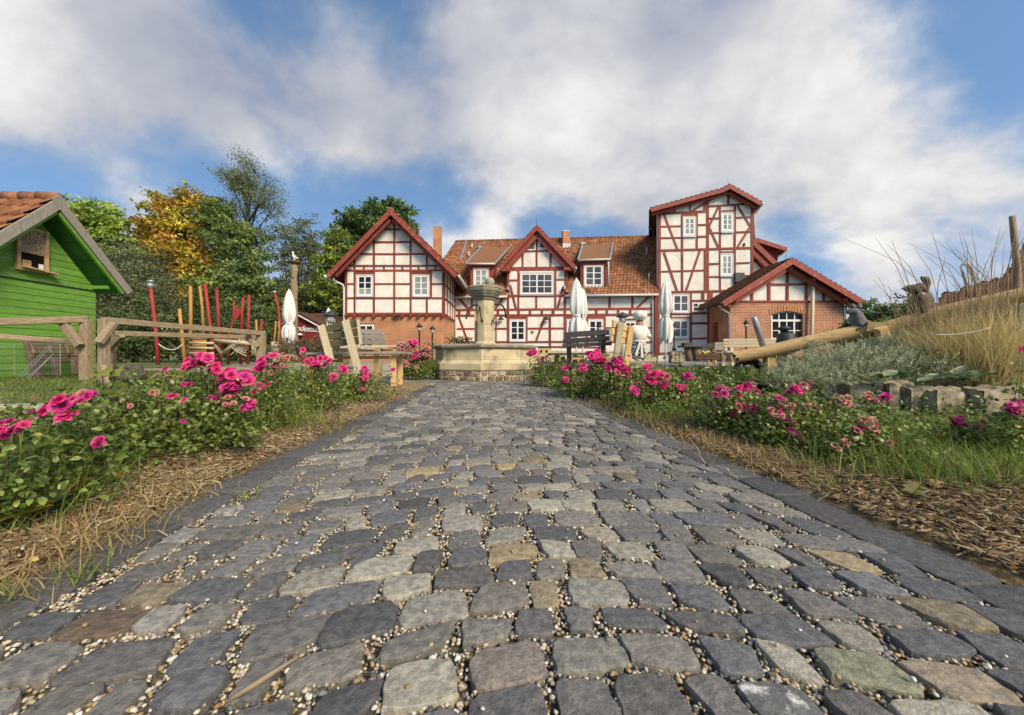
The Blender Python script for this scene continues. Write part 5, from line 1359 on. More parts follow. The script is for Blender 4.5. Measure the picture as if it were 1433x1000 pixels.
def parasol(label, px, D, yt_, ytie, yb, ybase, rpx, seed, lean=0):
    base = at(px, ybase, D)
    T = thing('folded_parasol', label, 'parasol', base, 'folded parasols')
    Z = lambda y: H + (CY - y) / F * D
    b = MB(); canopy(b, base, Z(yt_), Z(ytie), Z(yb), rpx / F * D, seed, lean); o = b.build('canopy', MT['canvas'], T, True)
    b = MB(); b.tube([base + Vector((0, 0, -.3)), Vector((base.x, base.y, Z(ytie)))], .028, 8); b.build('pole', MT['white_paint'], T, True)
    b = MB(); b.lathe([(rpx / F * D * .60, -.03), (rpx / F * D * .62, .03)], Vector((base.x + lean * (Z(ytie) - base.z), base.y, Z(ytie) - .02)), 16); b.build('tie_strap', MT['canvas'], T, True)
    b = MB(); b.lathe([(.25, 0), (.25, .06), (.05, .08)], Vector((base.x, base.y, gz(base.x, base.y))), 12); b.build('foot', MT['greystone'], T)
    return T
parasol('white folded parasol standing beside the trunk post and red cabin', 404.5, 12.5, 403, 452, 477, 492, 7.6, 1)
parasol('larger white folded parasol of the pair before the central gable', 806.5, 12.5, 387.5, 441, 480, 497, 9.5, 2)
parasol('smaller white folded parasol of the pair, just right behind the larger one', 815.5, 13.4, 402, 446, 470, 496, 6.8, 3)
parasol('white folded parasol standing in front of the tower house corner post', 931.5, 13, 390, 441, 477, 499, 8.2, 4)
parasol('white folded parasol tip far behind the dark-roofed lantern on the left', 459.5, 18, 429.5, 452, 470, 495, 3.6, 5)

# ================================================================ lanterns
def roof_lantern(label, px, D, ytop, wpx, yglass):
    c = at(px, ytop, D); w = wpx / F * D
    T = thing('roofed_lantern', label, 'lantern', (c.x, D, gz(c.x, D)))
    b = MB(); b.lathe([(w * .5, -.36 * w), (w * .5, -.40 * w), (w * .2, -.40 * w)][::-1] + [(w * .5, -.34 * w), (w * .33, -.2 * w), (w * .17, -.07 * w), (w * .03, 0)], c, 12); b.build('roof', mat('slate_grey_roof', lin(.045, .052, .06), lin(.03, .034, .04), 8, .5) if 'slate_grey_roof' not in bpy.data.materials else bpy.data.materials['slate_grey_roof'], T, True)
    g = yglass / F * D
    b = MB(); b.lathe([(w * .26, -.40 * w - g), (w * .29, -.40 * w)], c, 10); b.build('glass_body', mat('milky_glass', lin(.55, .54, .48), lin(.4, .4, .35), 6, .3) if 'milky_glass' not in bpy.data.materials else bpy.data.materials['milky_glass'], T, True)
    for k in range(4):
        a = k * math.pi / 2 + .6; q = Vector((math.cos(a), math.sin(a), 0)) * w * .31
        b = MB(); b.tube([c + q + Vector((0, 0, -.38 * w)), c + q * .9 + Vector((0, 0, -.40 * w - g))], .018, 5); b.build('strut', MT['greywood'], T)
    b = MB(); b.tube([c + Vector((0, 0, -.40 * w - g)), Vector((c.x, D, gz(c.x, D) - .05))], .06, 8); b.build('post', MT['greywood'], T, True)
roof_lantern('wide lantern with slate grey conical roof behind the mossy bench', 462.5, 9.5, 434.5, 18.5, 9)
roof_lantern('wide lantern with black conical roof behind the dark bench', 871, 9.5, 436.5, 17, 8)
def post_lamp(label, px, D, ytop, ybot, s=1.0):
    c = at(px, ytop, D); zb_ = H + (CY - ybot) / F * D
    T = thing('post_lamp', label, 'lamp', (c.x, D, zb_), 'small black lamp posts')
    b = MB(); b.lathe([(.13 * s, -.14 * s), (.135 * s, -.12 * s), (.06 * s, -.04 * s), (.015, 0), (.012, .05 * s)], c, 10); b.build('hood', MT['dark_metal'], T, True)
    b = MB(); b.lathe([(.05 * s, -.30 * s), (.085 * s, -.14 * s)], c, 8); b.build('glass', bpy.data.materials['milky_glass'], T, True)
    b = MB(); b.tube([c + Vector((0, 0, -.29 * s)), c + Vector((0, 0, -.36 * s)), Vector((c.x, D, zb_ + .2)), Vector((c.x, D, zb_ + .12)), Vector((c.x, D, zb_))], [.055 * s, .032, .032, .06, .10], 8); b.build('post', MT['dark_metal'], T, True)
post_lamp('black post lamp, taller of the two before the washed brick wall', 586.8, 15, 452.5, 508, 1.0)
post_lamp('black post lamp, shorter of the two before the washed brick wall', 605, 16.5, 456, 507, 1.0)
post_lamp('black post lamp half hidden behind the dark bench back', 838.5, 15, 452, 508, 1.0)
post_lamp('black post lamp on the small stone pedestal by the tower house', 943.4, 15.2, 452.5, 490.5, 1.0)
post_lamp('black post lamp standing before the brick annex wall', 1044, 17.5, 448, 508, 1.1)

# ================================================================ picnic sets and benches
LB = thing('mossy_bench', 'weathered mossy plank bench seen from behind, its posts slanting, left of the fountain', 'bench', (at(472, 500, 7).x, 7.1, 0))
rows = [((449, 461.5), (502.5, 451.5)), ((450.5, 472), (503.5, 463.5)), ((452.5, 482.5), (504.5, 475.5))]
planks(LB, 'back_plank', MT['mossywood'], [(at(a[0], a[1], 7.35), at(c[0], c[1], 6.95)) for a, c in rows], .135, .04)
for (x0, y0, x1, y1, D0, D1_) in ((449.5, 455.5, 463, 505, 7.22, 7.05), (483.5, 448.5, 503, 525, 6.98, 6.75)):
    b = MB(); b.bar(at(x0, y0, D0), at(x1, y1, D1_) , .125, .07, (1, 0, 0)); b.build('back_post', MT['palewood'], LB, bevel=.008)
b = MB(); b.bar(at(501, 447, 6.9), at(505, 482, 6.9), .05, .03, (1, 0, 0)); b.build('end_strip', MT['palewood'], LB)
for k in range(3):
    planks(LB, 'seat_plank', MT['greywood'], [(at(452, 516, 7.5) * Vector((1, 1, 0)) + Vector((0, .13 * k, .42)), at(506, 516, 7.1) * Vector((1, 1, 0)) + Vector((0, .13 * k, .42)))], .035, .12)
for x, D_ in ((456, 7.75), (503, 7.4)):
    p = at(x, 500, D_); b = MB(); b.bar((p.x, p.y, 0), (p.x, p.y, .41), .09, .07, (1, 0, 0)); b.build('front_leg', MT['palewood'], LB)
LTb = thing('plank_table', 'long weathered plank table with ochre legs between the two left benches', 'table', (at(497, 500, 8).x, 8.0, 0))
for k in range(4):
    planks(LTb, 'table_plank', MT['greywood'], [(at(430, 494.5, 7.65) + Vector((0, .17 * k, -.0)), at(566, 493.5, 7.65) + Vector((0, .17 * k, 0)))], .05, .16)
for px in (432, 551):
    p = at(px, 500, 7.75)
    b = MB(); b.bar((p.x, p.y, 0.0), (p.x, p.y, .66), .10, .09, (1, 0, 0)); b.build('leg', MT['freshwood'], LTb, bevel=.006)
    b = MB(); b.bar((p.x, p.y + .45, 0.0), (p.x, p.y + .45, .66), .10, .09, (1, 0, 0)); b.build('leg', MT['freshwood'], LTb, bevel=.006)
b = MB(); b.bar(at(440, 500, 7.95), at(545, 500, 7.95), .06, .06); b.build('stretcher', MT['freshwood'], LTb)
GB = thing('silver_bench', 'silver grey plank bench facing the camera behind the plank table', 'bench', (at(515, 500, 9).x, 9.0, 0))
planks(GB, 'back_plank', MT['greywood'], [(at(478, y, 9.2), at(x1, y + 1.2, 9.0)) for y, x1 in ((463, 535.5), (470.3, 538), (477.8, 540.5))], .115, .035)
planks(GB, 'seat_plank', MT['palewood'], [(at(478, 484.5, 8.8), at(541, 484.5, 8.7))], .04, .14); planks(GB, 'seat_plank', MT['palewood'], [(at(478, 486.2, 8.6), at(541, 486.2, 8.5))], .04, .14)
for x in (484, 527):
    b = MB(); b.bar(at(x, 482, 8.95), (at(x, 482, 8.95).x, 8.95, 0), .11, .08, (1, 0, 0)); b.build('leg', MT['freshwood'], GB)
LO = thing('low_bench', 'low pale board bench further back, right of the silver grey bench', 'bench', (at(545, 500, 11).x, 11, 0))
planks(LO, 'board', MT['palewood'], [(at(529, 484.5, 11), at(556, 484.5, 11))], .06, .3); planks(LO, 'board', MT['palewood'], [(at(531, 489.5, 11.1), at(556, 489.8, 11.1))], .04, .1)
for x in (532, 553): b = MB(); b.bar(at(x, 486, 11), (at(x, 486, 11).x, 11, 0), .07, .2, (1, 0, 0)); b.build('leg', MT['palewood'], LO)
T = thing('planter_box', 'small pale slatted planter box by the brick wall, above the left fountain roses', 'planter', (at(563, 500, 13).x, 13, .1))
for y in (479.5, 482.3, 485): planks(T, 'slat', MT['greywood'], [(at(557, y, 13), at(569.5, y, 13))], .06, .03, .003)
b = MB(); b.box(at(563.2, 492, 13.15), .29, .25, .6); b.build('box', MT['greywood'], T)

DB = thing('dark_bench', 'dark stained plank bench seen from behind, right of the fountain', 'bench', (at(820, 500, 7.6).x, 7.6, 0))
rows = [((789.5, 468.4), (853, 464.6), .112), ((788, 477), (853.5, 473.5), .098), ((787, 483.8), (856, 480.4), .066)]
for a, c, h in rows: planks(DB, 'back_plank', MT['darkwood'], [(at(a[0], a[1], 7.75), at(c[0], c[1], 7.4))], h, .04)
for x0, D_ in ((797, 7.8), (845, 7.45)):
    p = at(x0, 484, D_ + .08); b = MB(); b.bar(p + Vector((-.02, 0, .28)), (p.x + .02, p.y + .1, 0), .09, .07, (1, 0, 0)); b.build('back_post', MT['darkwood'], DB)
for k in range(3): planks(DB, 'seat_plank', MT['darkwood'], [(at(790, 500, 7.95) * Vector((1, 1, 0)) + Vector((0, .13 * k, .43)), at(853, 500, 7.6) * Vector((1, 1, 0)) + Vector((0, .13 * k, .43)))], .035, .12)
RT = thing('dark_table', 'dark plank table with ochre trestle behind the dark bench', 'table', (at(800, 500, 8.9).x, 8.9, 0))
for k in range(4): planks(RT, 'table_plank', MT['darkwood'], [(at(770, 495.2, 8.6) + Vector((0, .17 * k, 0)), at(838, 495, 8.6) + Vector((0, .17 * k, 0)))], .05, .16)
for px in (780, 806):
    p = at(px, 500, 8.8); b = MB(); b.bar((p.x - .1, p.y, 0), (p.x, p.y, .67), .11, .08, (1, 0, 0)); b.bar((p.x + .22, p.y, .0), (p.x + .12, p.y, .64), .10, .078, (1, 0, 0)); b.build('trestle', MT['freshwood'], RT)
planks(RT, 'stretcher', MT['freshwood'], [(at(800, 500.5, 8.6), at(816, 500.5, 8.6))], .08, .04)
EB = thing('ochre_bench', 'fresh ochre plank bench end seen from behind, right of the dark bench', 'bench', (at(868, 500, 7.3).x, 7.3, 0))
for a, c in (((857.5, 452.5), (884.5, 462)), ((855.5, 463), (883, 470.5)), ((854, 472.5), (881.5, 478))): planks(EB, 'back_plank', MT['freshwood'], [(at(a[0], a[1], 6.8), at(c[0], c[1], 7.9))], .125, .04)
for (x0, y0, x1, D_) in ((867.5, 453, 855, 6.95), (882, 458.5, 870, 7.6)):
    p0 = at(x0, y0, D_); p1 = at(x1, 508, D_); b = MB(); b.bar(p0 + Vector((0, -.07, .02)), Vector((p1.x, p1.y - .05, .02)), .11, .07, (1, 0, 0)); b.build('back_post', MT['palewood'] if x0 < 870 else MT['freshwood'], EB, bevel=.008)
for k in range(3): planks(EB, 'seat_plank', MT['freshwood'], [(at(862, 500, 6.9) * Vector((1, 1, 0)) + Vector((.14 * k - .1, 0, .42)), at(878, 500, 7.9) * Vector((1, 1, 0)) + Vector((.14 * k - .1, 0, .42)))], .035, .12)
NB = thing('nest_box', 'ochre wooden box with two arched openings by the dark table', 'nest box', at(761, 494, 9.6))
b = MB(); b.box(at(761.5, 490, 9.7), .29, .2, .16); b.build('box', MT['freshwood'], NB, bevel=.006)
b = MB(); b.box(at(761.5, 485, 9.7), .36, .26, .03); b.build('lid', MT['darkwood'], NB)
for x in (757.5, 765): b = MB(); b.prism([at(x - 1.6, 493, 9.59), at(x + 1.6, 493, 9.59), at(x + 1.6, 490.3, 9.59), at(x, 488.6, 9.59), at(x - 1.6, 490.3, 9.59)], (0, .03, 0)); b.build('opening', MT['dark_metal'], NB)

# ================================================================ chef statue
CH = thing('chef_statue', 'life-size white chef figure with puffy hat and checked trousers beside the ochre bench', 'statue', (at(894, 503, 12).x, 12.0, .30))
Dc = 12.0
def skinned(name, nodes, edges, m, parent, root=0, sub=2):
    me = bpy.data.meshes.new(name); off = root_loc(parent)
    me.from_pydata([Vector(p) - off for p, r in nodes], edges, [])
    o = bpy.data.objects.new(name, me); COL.objects.link(o); o.parent = parent; me.materials.append(m)
    s_ = o.modifiers.new('skin', 'SKIN'); s_.use_smooth_shade = True
    for i, (p, r) in enumerate(nodes): me.skin_vertices[0].data[i].radius = (r, r)
    me.skin_vertices[0].data[root].use_root = True
    u = o.modifiers.new('sub', 'SUBSURF'); u.levels = sub; u.render_levels = sub
    return o
P = lambda x, y, dy=0.0: at(x, y, Dc) + Vector((0, dy, 0))
skinned('body', [(P(893.5, 477), .17), (P(893.5, 468), .19), (P(893.5, 460), .19), (P(894.5, 455), .15), (P(895.5, 450.5), .085), (P(896, 447), .10), (P(896, 442), .13),
                 (P(885.5, 461), .085), (P(881, 470), .06), (P(880.5, 478), .05), (P(881.5, 481), .045), (P(902, 461), .085), (P(907, 468, .05), .06), (P(908.5, 473, -.1), .05),
                 (P(889.5, 485), .10), (P(890, 494), .075), (P(890, 502), .05), (P(890, 503.5, -.1), .045), (P(898.5, 485), .10), (P(899, 494), .075), (P(899, 502), .05), (P(899, 503.5, -.1), .045)],
        [(0, 1), (1, 2), (2, 3), (3, 4), (4, 5), (5, 6), (2, 7), (7, 8), (8, 9), (9, 10), (2, 11), (11, 12), (12, 13), (0, 14), (14, 15), (15, 16), (16, 17), (0, 18), (18, 19), (19, 20), (20, 21)], MT['skin'], CH)
skinned('jacket', [(P(893.5, 478.5), .25), (P(893.5, 469), .265), (P(893.5, 460), .26), (P(894.3, 453.5), .17), (P(885.2, 461), .115), (P(880.8, 470), .09), (P(880, 476), .075), (P(902.3, 461), .115), (P(907.4, 468, .05), .09), (P(908.6, 472, -.08), .07)],
        [(0, 1), (1, 2), (2, 3), (2, 4), (4, 5), (5, 6), (2, 7), (7, 8), (8, 9)], MT['statue_white'], CH)
def check_mat():
    m = bpy.data.materials.new('checked_cloth'); m.use_nodes = True; nt = m.node_tree; p = nt.nodes['Principled BSDF']; p.inputs['Roughness'].default_value = .8
    tc, ck = nt.nodes.new('ShaderNodeTexCoord'), nt.nodes.new('ShaderNodeTexChecker')
    ck.inputs['Scale'].default_value = 16; ck.inputs['Color1'].default_value = (.03, .03, .03, 1); ck.inputs['Color2'].default_value = (.7, .68, .62, 1)
    nt.links.new(tc.outputs['Object'], ck.inputs['Vector']); nt.links.new(ck.outputs['Color'], p.inputs['Base Color']); return m
b = MB()
for x0, x1, x2 in ((889.6, 888.8, 889.4), (897.6, 898.8, 899.2)): b.tube([P(893.5 + (x0 - 893.5) * .6, 477), P(x0, 482), P(x1, 489), P(x2, 496), P(x2, 502)], [.16, .155, .135, .115, .105], 14)
b.build('trousers', check_mat(), CH, True)
b = MB()
vs = []
b.lathe([(.10, 0), (.145, .0), (.15, .07), (.16, .10)], P(895.8, 447.6), 16); b.build('hat_band', MT['statue_white'], CH, True)
b = MB(); n = 24
prof = [(.15, .05), (.19, .08), (.215, .14), (.212, .21), (.17, .275), (.09, .315), (.01, .32)]
c = P(895.5, 448.2)
for r, z in prof:
    for k in range(n):
        a = 2 * math.pi * k / n; q = r * (1 + .06 * math.sin(a * 8)); vs.append(c + Vector((math.cos(a) * q, math.sin(a) * q, z)))
b.add(vs, [(i * n + k, i * n + (k + 1) % n, (i + 1) * n + (k + 1) % n, (i + 1) * n + k) for i in range(len(prof) - 1) for k in range(n)]); b.build('chef_hat', MT['statue_white'], CH, True)
for (x0, y0, x1, y1, w) in ((893, 477, 887.5, 497, .07), (894.5, 477, 896, 500, .07), (897, 477, 902.5, 494, .06)):
    b = MB(); b.bar(P(x0, y0, -.22), P(x1, y1, -.17), w, .02, (1, 0, 0)); b.build('apron_string', MT['statue_white'], CH)
b = MB(); b.lathe([(.23, -.03), (.235, .03)], P(893.5, 477.5), 18); b.build('apron_band', MT['statue_white'], CH, True)
b = MB(); b.lathe([(.26, -.12), (.26, .02)], Vector((CH.location.x, 12, .42)), 14); b.build('pedestal', MT['sandstone'], CH)

# ================================================================ terrace furniture on the right
SPd = thing('stone_pedestal', 'low rubble stone pedestal under the post lamp by the tower house', 'pedestal', (at(945, 507, 15.2).x, 15.2, .36))
for r_ in range(3):
    for c_ in range(3):
        vs, fs = rock(at(939.8 + c_ * 5.4 + (r_ % 2) * .8, 494.5 + r_ * 5, 15.1), .152, .34, .14, r_ * 5 + c_, 0, 3, 3, .1); link_mesh('stone', [tuple(v) for v in vs], fs, MT['wallstone'], SPd, True)
b = MB(); b.box(at(945, 500, 15.35), .42, .34, .5); b.build('core', MT['mortar'], SPd)
ST = thing('stump_table', 'dark slab table on flared tree stump legs before the tower house', 'table', (at(969, 503, 15).x, 15, .36))
b = MB(); b.box(at(969.5, 484.6, 15), .98, .6, .07); b.build('table_slab', MT['darkwood'], ST, bevel=.01)
b = MB(); b.box(at(962, 481.6, 15), .36, .3, .12); b.build('crate', MT['darkwood'], ST)
for x in (963, 975): b = MB(); b.tube([at(x, 486, 15), at(x, 493, 15), at(x, 505, 15)], [.21, .17, .13] if x > 970 else [.16, .13, .10], 12); b.build('stump_leg', MT['paletrunk'], ST, True)
BP = thing('flower_trough', 'brown wooden trough planted with yellow flowers near the stump table', 'planter', (at(989, 504, 14).x, 14, .36))
for y in (496.5, 501): planks(BP, 'board', MT['roofbrown'], [(at(973, y, 14), at(1005, y, 14))], .11, .05)
b = MB(); b.box(at(989, 499.5, 14.2), .82, .36, .22); b.build('box', MT['bark'], BP)
for i in range(14): b = MB(); b.ball(at(R.uniform(983, 993), R.uniform(491.5, 494.5), 14.05), .035, n=6, m=4); b.build('flower', mat('yellow_flower', lin(.75, .58, .06)) if i == 0 else bpy.data.materials['yellow_flower'], BP, True)
for nm, lab, x0, x1, D_, ys_ in (('dark_bench', 'short dark grey plank bench behind the flower trough', 990, 1000, 15.5, (482, 486)), ('grey_bench', 'short grey plank bench next to the long pale bench', 1000, 1013, 15.2, (480.5, 484.5, 488))):
    T = thing(nm, lab, 'bench', (at((x0 + x1) / 2, 503, D_).x, D_, .36)); mm = MT['darkwood'] if 'dark' in nm else MT['greywood']
    planks(T, 'back_plank', mm, [(at(x0, y, D_), at(x1, y, D_)) for y in ys_], .105, .04)
    for x in (x0 + 1.5, x1 - 1.5): b = MB(); p = at(x, 486, D_ + .05); b.bar(p, (p.x, p.y, .3), .07, .06, (1, 0, 0)); b.build('leg', MT['freshwood'], T)
    planks(T, 'seat_plank', mm, [(at(x0, 493, D_ - .3), at(x1, 493, D_ - .3))], .04, .3)
PB = thing('pale_bench', 'long pale wooden bench in front of the brick annex', 'bench', (at(1050, 503, 13).x, 13, .36))
planks(PB, 'back_plank', MT['palewood'], [(at(1012, y, 13), at(1090, y - .3, 13)) for y in (475.6, 479.7, 483.6)], .085, .035)
planks(PB, 'seat_plank', MT['palewood'], [(at(1015, 491.4, 12.7), at(1090, 491, 12.7)), (at(1014, 492.6, 12.5), at(1090, 492.3, 12.5))], .03, .15)
for (x0, x1) in ((1016, 1010), (1023.5, 1024), (1085, 1089)): b = MB(); b.bar(at(x0, 486, 12.9), (at(x1, 500, 12.8).x, 12.75, .33), .09, .06, (1, 0, 0)); b.build('leg', MT['palewood'], PB)

# ================================================================ log seesaws with animal figures
SS = thing('log_seesaw', 'long fresh log seesaw rising to the right above a half-buried tyre', 'seesaw', (at(1100, 505, 6.6).x, 6.6, .25))
b = MB(); P_ = [at(1027, 500.5, 6.9), at(1080, 490, 6.7), at(1140, 476.5, 6.45), at(1213, 461.5, 6.15)]
b.tube(P_, [.105, .112, .115, .115], 16); lg = b.build('log', MT['freshwood'], SS); smooth_angle(lg)
for x, y, D_ in ((1032, 502.5, 6.77), (1027.5, 498, 6.8), (1137, 478.5, 6.34)): b = MB(); b.tube([at(x, y, D_), at(x, y, D_ + .03)], .03, 10); b.build('bolt_hole', MT['dark_metal'], SS)
b = MB(); b.tube([at(1054.8, 443, 6.75), at(1056, 447, 6.75), at(1069, 488, 6.75)], [.04, .05, .05], 10); b.build('steel_handle', MT['zinc'], SS, True)
b = MB(); b.bar(at(1076, 495, 6.75), (at(1076, 495, 6.75).x, 6.75, .15), .14, .14, (1, 0, 0)); b.build('support_block', MT['freshwood'], SS)
b = MB(); c = at(1048, 523, 6.95); ring = [c + Vector((math.cos(math.pi * i / 14) * .24, 0, math.sin(math.pi * i / 14) * .24)) for i in range(15)]; b.tube(ring, .075, 10); tag(b.build('tyre', MT['hose'], smooth=True), 'half-buried black tyre under the left end of the log seesaw', 'tyre')
S2 = thing('log_seesaw', 'upper log seesaw with steel hoop handle, half hidden in straw-coloured grass', 'seesaw', (at(1300, 500, 5.6).x, 5.6, .3))
b = MB(); P_ = [at(1236, 459, 6.0), at(1300, 441, 5.7), at(1370, 425, 5.3), at(1470, 405, 4.9)]; b.tube(P_, [.095, .10, .10, .10], 16); smooth_angle(b.build('log', MT['freshwood'], S2))
b = MB(); b.bar(at(1213, 457, 6.1), at(1242, 459, 5.95), .16, .2, (0, 0, 1)); b.bar(at(1233, 458, 5.9), at(1236, 474, 5.95), .14, .12, (1, 0, 0)); b.build('cut_end', MT['freshwood'], S2)
b = MB(); D_ = 5.45; pts = [at(1359, 422, D_), at(1347, 380, D_), at(1345, 374, D_), at(1346.5, 370, D_), at(1351, 368.5, D_), at(1355, 370, D_), at(1358.5, 375, D_), at(1372, 419, D_)]; b.tube(pts, .016, 8); b.build('hoop_handle', MT['chrome'], S2, True)
b = MB(); b.tube(arcpts(at(1305, 468, 4.5), at(1350, 470, 4.4), at(1386, 458, 4.3)), .006, 6); tag(b.build('pale_rope', MT['rope'], smooth=True), 'pale rope lying across the straw-coloured grass tussock', 'rope')
CB = thing('metal_bell', 'dark cast metal bell standing behind the log seesaw', 'bell', (at(1099, 490, 7.4).x, 7.4, .3))
c = at(1100, 484, 7.4)
b = MB(); b.lathe([(.205, -.1), (.195, .0), (.165, .09), (.15, .20), (.13, .25), (.06, .275)], c, 20); b.build('body', MT['oldiron'], CB, True)
b = MB(); b.lathe([(.05, .27), (.055, .30), (.10, .315), (.105, .36), (.07, .385), (.02, .39)], c + Vector((-.03, 0, 0)), 16); b.build('crown', MT['oldiron'], CB, True)
b = MB(); b.lathe([(.13, -.55), (.15, -.1)], c, 12); b.build('stand', MT['weathered'], CB)
GF = thing('grey_animal_figure', 'grey stone animal figure with pointed snout sitting at the end of the log', 'figure', at(1200, 460, 6.2))
Q = lambda x, y, dy=0.0: at(x, y, 6.2) + Vector((0, dy, 0))
skinned('body', [(Q(1204, 459), .13), (Q(1202, 450), .115), (Q(1198, 441), .09), (Q(1195.5, 435), .085), (Q(1190, 434.5), .06), (Q(1184.5, 438.5), .025), (Q(1209, 457, .05), .07), (Q(1197, 458, -.08), .05)], [(0, 1), (1, 2), (2, 3), (3, 4), (4, 5), (0, 6), (0, 7)], MT['greystone'], GF)
for x0, x1 in ((1193, 1194), (1200, 1205)): b = MB(); b.tube([Q(x0, 431), Q((x0 + x1) / 2 + .5, 428), Q(x1, 424.5)], [.035, .04, .006], 7); b.build('ear', MT['greystone'], GF, True)
b = MB(); b.box(Q(1204, 461), .26, .2, .035); b.build('base_board', MT['brownsculpt'], GF)
CAT = thing('carved_cat_figure', 'brown carved cat figure with flared ears and raised curling tail on the upper log', 'figure', at(1290, 445, 5.8))
Q = lambda x, y, dy=0.0: at(x, y, 5.8) + Vector((0, dy, 0))
skinned('body', [(Q(1294, 440), .17), (Q(1291, 428), .16), (Q(1288, 417), .13), (Q(1284, 409), .10), (Q(1300, 440, .1), .12), (Q(1280, 440, -.1), .06), (Q(1284, 428, -.12), .06)], [(0, 1), (1, 2), (2, 3), (0, 4), (1, 6), (6, 5)], MT['brownsculpt'], CAT)
for pts in ([(1283, 407), (1277, 404), (1270, 402.5)], [(1284, 406), (1288, 400), (1294, 398)]): b = MB(); b.tube([Q(*p) for p in pts], [.075, .065, .012], 8); b.build('ear', MT['brownsculpt'], CAT, True)
b = MB(); b.prism([Q(1270, 402), Q(1278, 397.5), Q(1294, 397), Q(1292, 403), (Q(1284, 410))], (0, .1, 0)); b.build('head_crest', MT['brownsculpt'], CAT)
b = MB(); b.ball(Q(1279, 413, -.11), .035); b.build('eye', MT['ballstone'], CAT, True)
b = MB(); b.tube([Q(1301, 438, .1), Q(1305, 420, .1), Q(1306, 404, .1), Q(1308, 395, .1), Q(1305, 388, .1), Q(1299, 386, .1)], [.035, .03, .03, .045, .05, .02], 8); b.build('tail', MT['brownsculpt'], CAT, True)

# red-brown stake palisade rising to the right, and the slim trunk
PA = thing('stake_palisade', 'red-brown wooden stake palisade rising to the right behind the tall dry grass', 'palisade', (at(1380, 500, 6.6).x, 6.6, .2))
tops = [(1309, 424), (1316, 414), (1323, 409), (1340, 408), (1353, 401), (1378, 394), (1403, 388), (1408, 378), (1416, 372), (1424, 356), (1433, 340), (1470, 318)]
x = 1309.0
while x < 1468:
    for (a, c) in zip(tops, tops[1:]):
        if a[0] <= x <= c[0]: yt_ = a[1] + (c[1] - a[1]) * (x - a[0]) / (c[0] - a[0])
    w = R.uniform(4.2, 7.0); D_ = 6.7 - (x - 1309) / 160 * .7
    p = at(x + w / 2, yt_ + R.uniform(-2, 2), D_); r_ = w / 2 / F * D_ * 1.05
    b = MB(); b.tube([p + Vector((R.uniform(-.02, .02), 0, .015)), p, p.lerp(Vector((p.x, p.y, .1)), .5) + Vector((R.uniform(-.02, .02), R.uniform(-.02, .02), 0)), (p.x + R.uniform(-.03, .03), p.y, .1)], [r_ * .7, r_, r_, r_], 7); b.build('stake', MT['palisade'], PA, True)
    x += w * .93
TK = thing('slim_trunk', 'slim bare sawn-off trunk leaning left above the stake palisade', 'trunk', (at(1424, 480, 6.0).x, 6.0, .25))
b = MB(); b.tube([at(1416.5, 302, 6), at(1419, 330, 6), at(1423, 370, 6), at(1425, 420, 6), (at(1426, 480, 6).x, 6, .1)], [.036, .038, .042, .05, .06], 10); b.build('trunk', MT['weathered'], TK, True)

# dry stone bed wall
BW = thing('dry_stone_wall', 'low dry stone wall of rough blocks edging the raised bed on the right', 'wall', (at(1310, 575, 4.1).x, 4.1, 0))
for i, (x0, x1, yt_, yb_, D_) in enumerate(((1160, 1188, 541, 575, 4.75), (1189, 1223, 536.5, 574, 4.55), (1224, 1243, 535, 572, 4.5), (1244, 1278, 534.5, 575, 4.4), (1274, 1306, 541, 580, 4.28), (1311, 1373, 543, 582, 4.1), (1376, 1442, 543, 589, 3.92), (1446, 1500, 545, 592, 3.8))):
    c = at((x0 + x1) / 2, (yt_ + yb_ + 8) / 2, D_); w = (x1 - x0) / F * D_
    vs, fs = rock((c.x, c.y + .12, c.z), w * 1.02, .34, (yb_ + 8 - yt_) / F * D_, i * 2.7 + 1, -.12, 10, 3.4, .22); link_mesh('wall_stone', [tuple(v) for v in vs], fs, MT['wallstone'], BW, True)
# pale edging stones left
ES = thing('edging_stones', 'row of pale rough edging stones in the grass at the far left', 'stone edging', (at(20, 585, 3.6).x, 3.6, .05))
for i, (x0, x1) in enumerate(((-60, -26), (-24, 10), (12, 34), (36, 58))):
    c = at((x0 + x1) / 2, 577, 3.6); vs, fs = rock(c, (x1 - x0) / F * 3.6, .2, .16, i * 3.3 + 40, .1 * i, 4, 3, .12); link_mesh('stone', [tuple(v) for v in vs], fs, MT['ballstone'], ES, True)
# drip hoses and the stick
b = MB(); b.tube([at(262, 611, 2.55), at(300, 606, 2.6), at(335, 601, 2.75), at(352, 596, 2.9)], .011, 7); tag(b.build('drip_hose', MT['hose'], smooth=True), 'black drip hose on the mulch below the left roses', 'hose')
b = MB(); b.tube([(1.95, 1.9, .035), (2.02, 1.72, .02), (2.15, 1.6, .02), (2.26, 1.52, .02), (2.5, 1.5, .03)], .012, 8); tag(b.build('drip_hose', MT['hose'], smooth=True), 'black drip hose emerging from the grass on the right mulch', 'hose')
b = MB(); b.tube([(-.505, .672, .007), (-.47, .71, .012), (-.435, .765, .010)], [.004, .0055, .0035], 7); tag(b.build('twig', MT['weathered'], smooth=True), 'pale broken twig lying across the cobbles', 'twig')
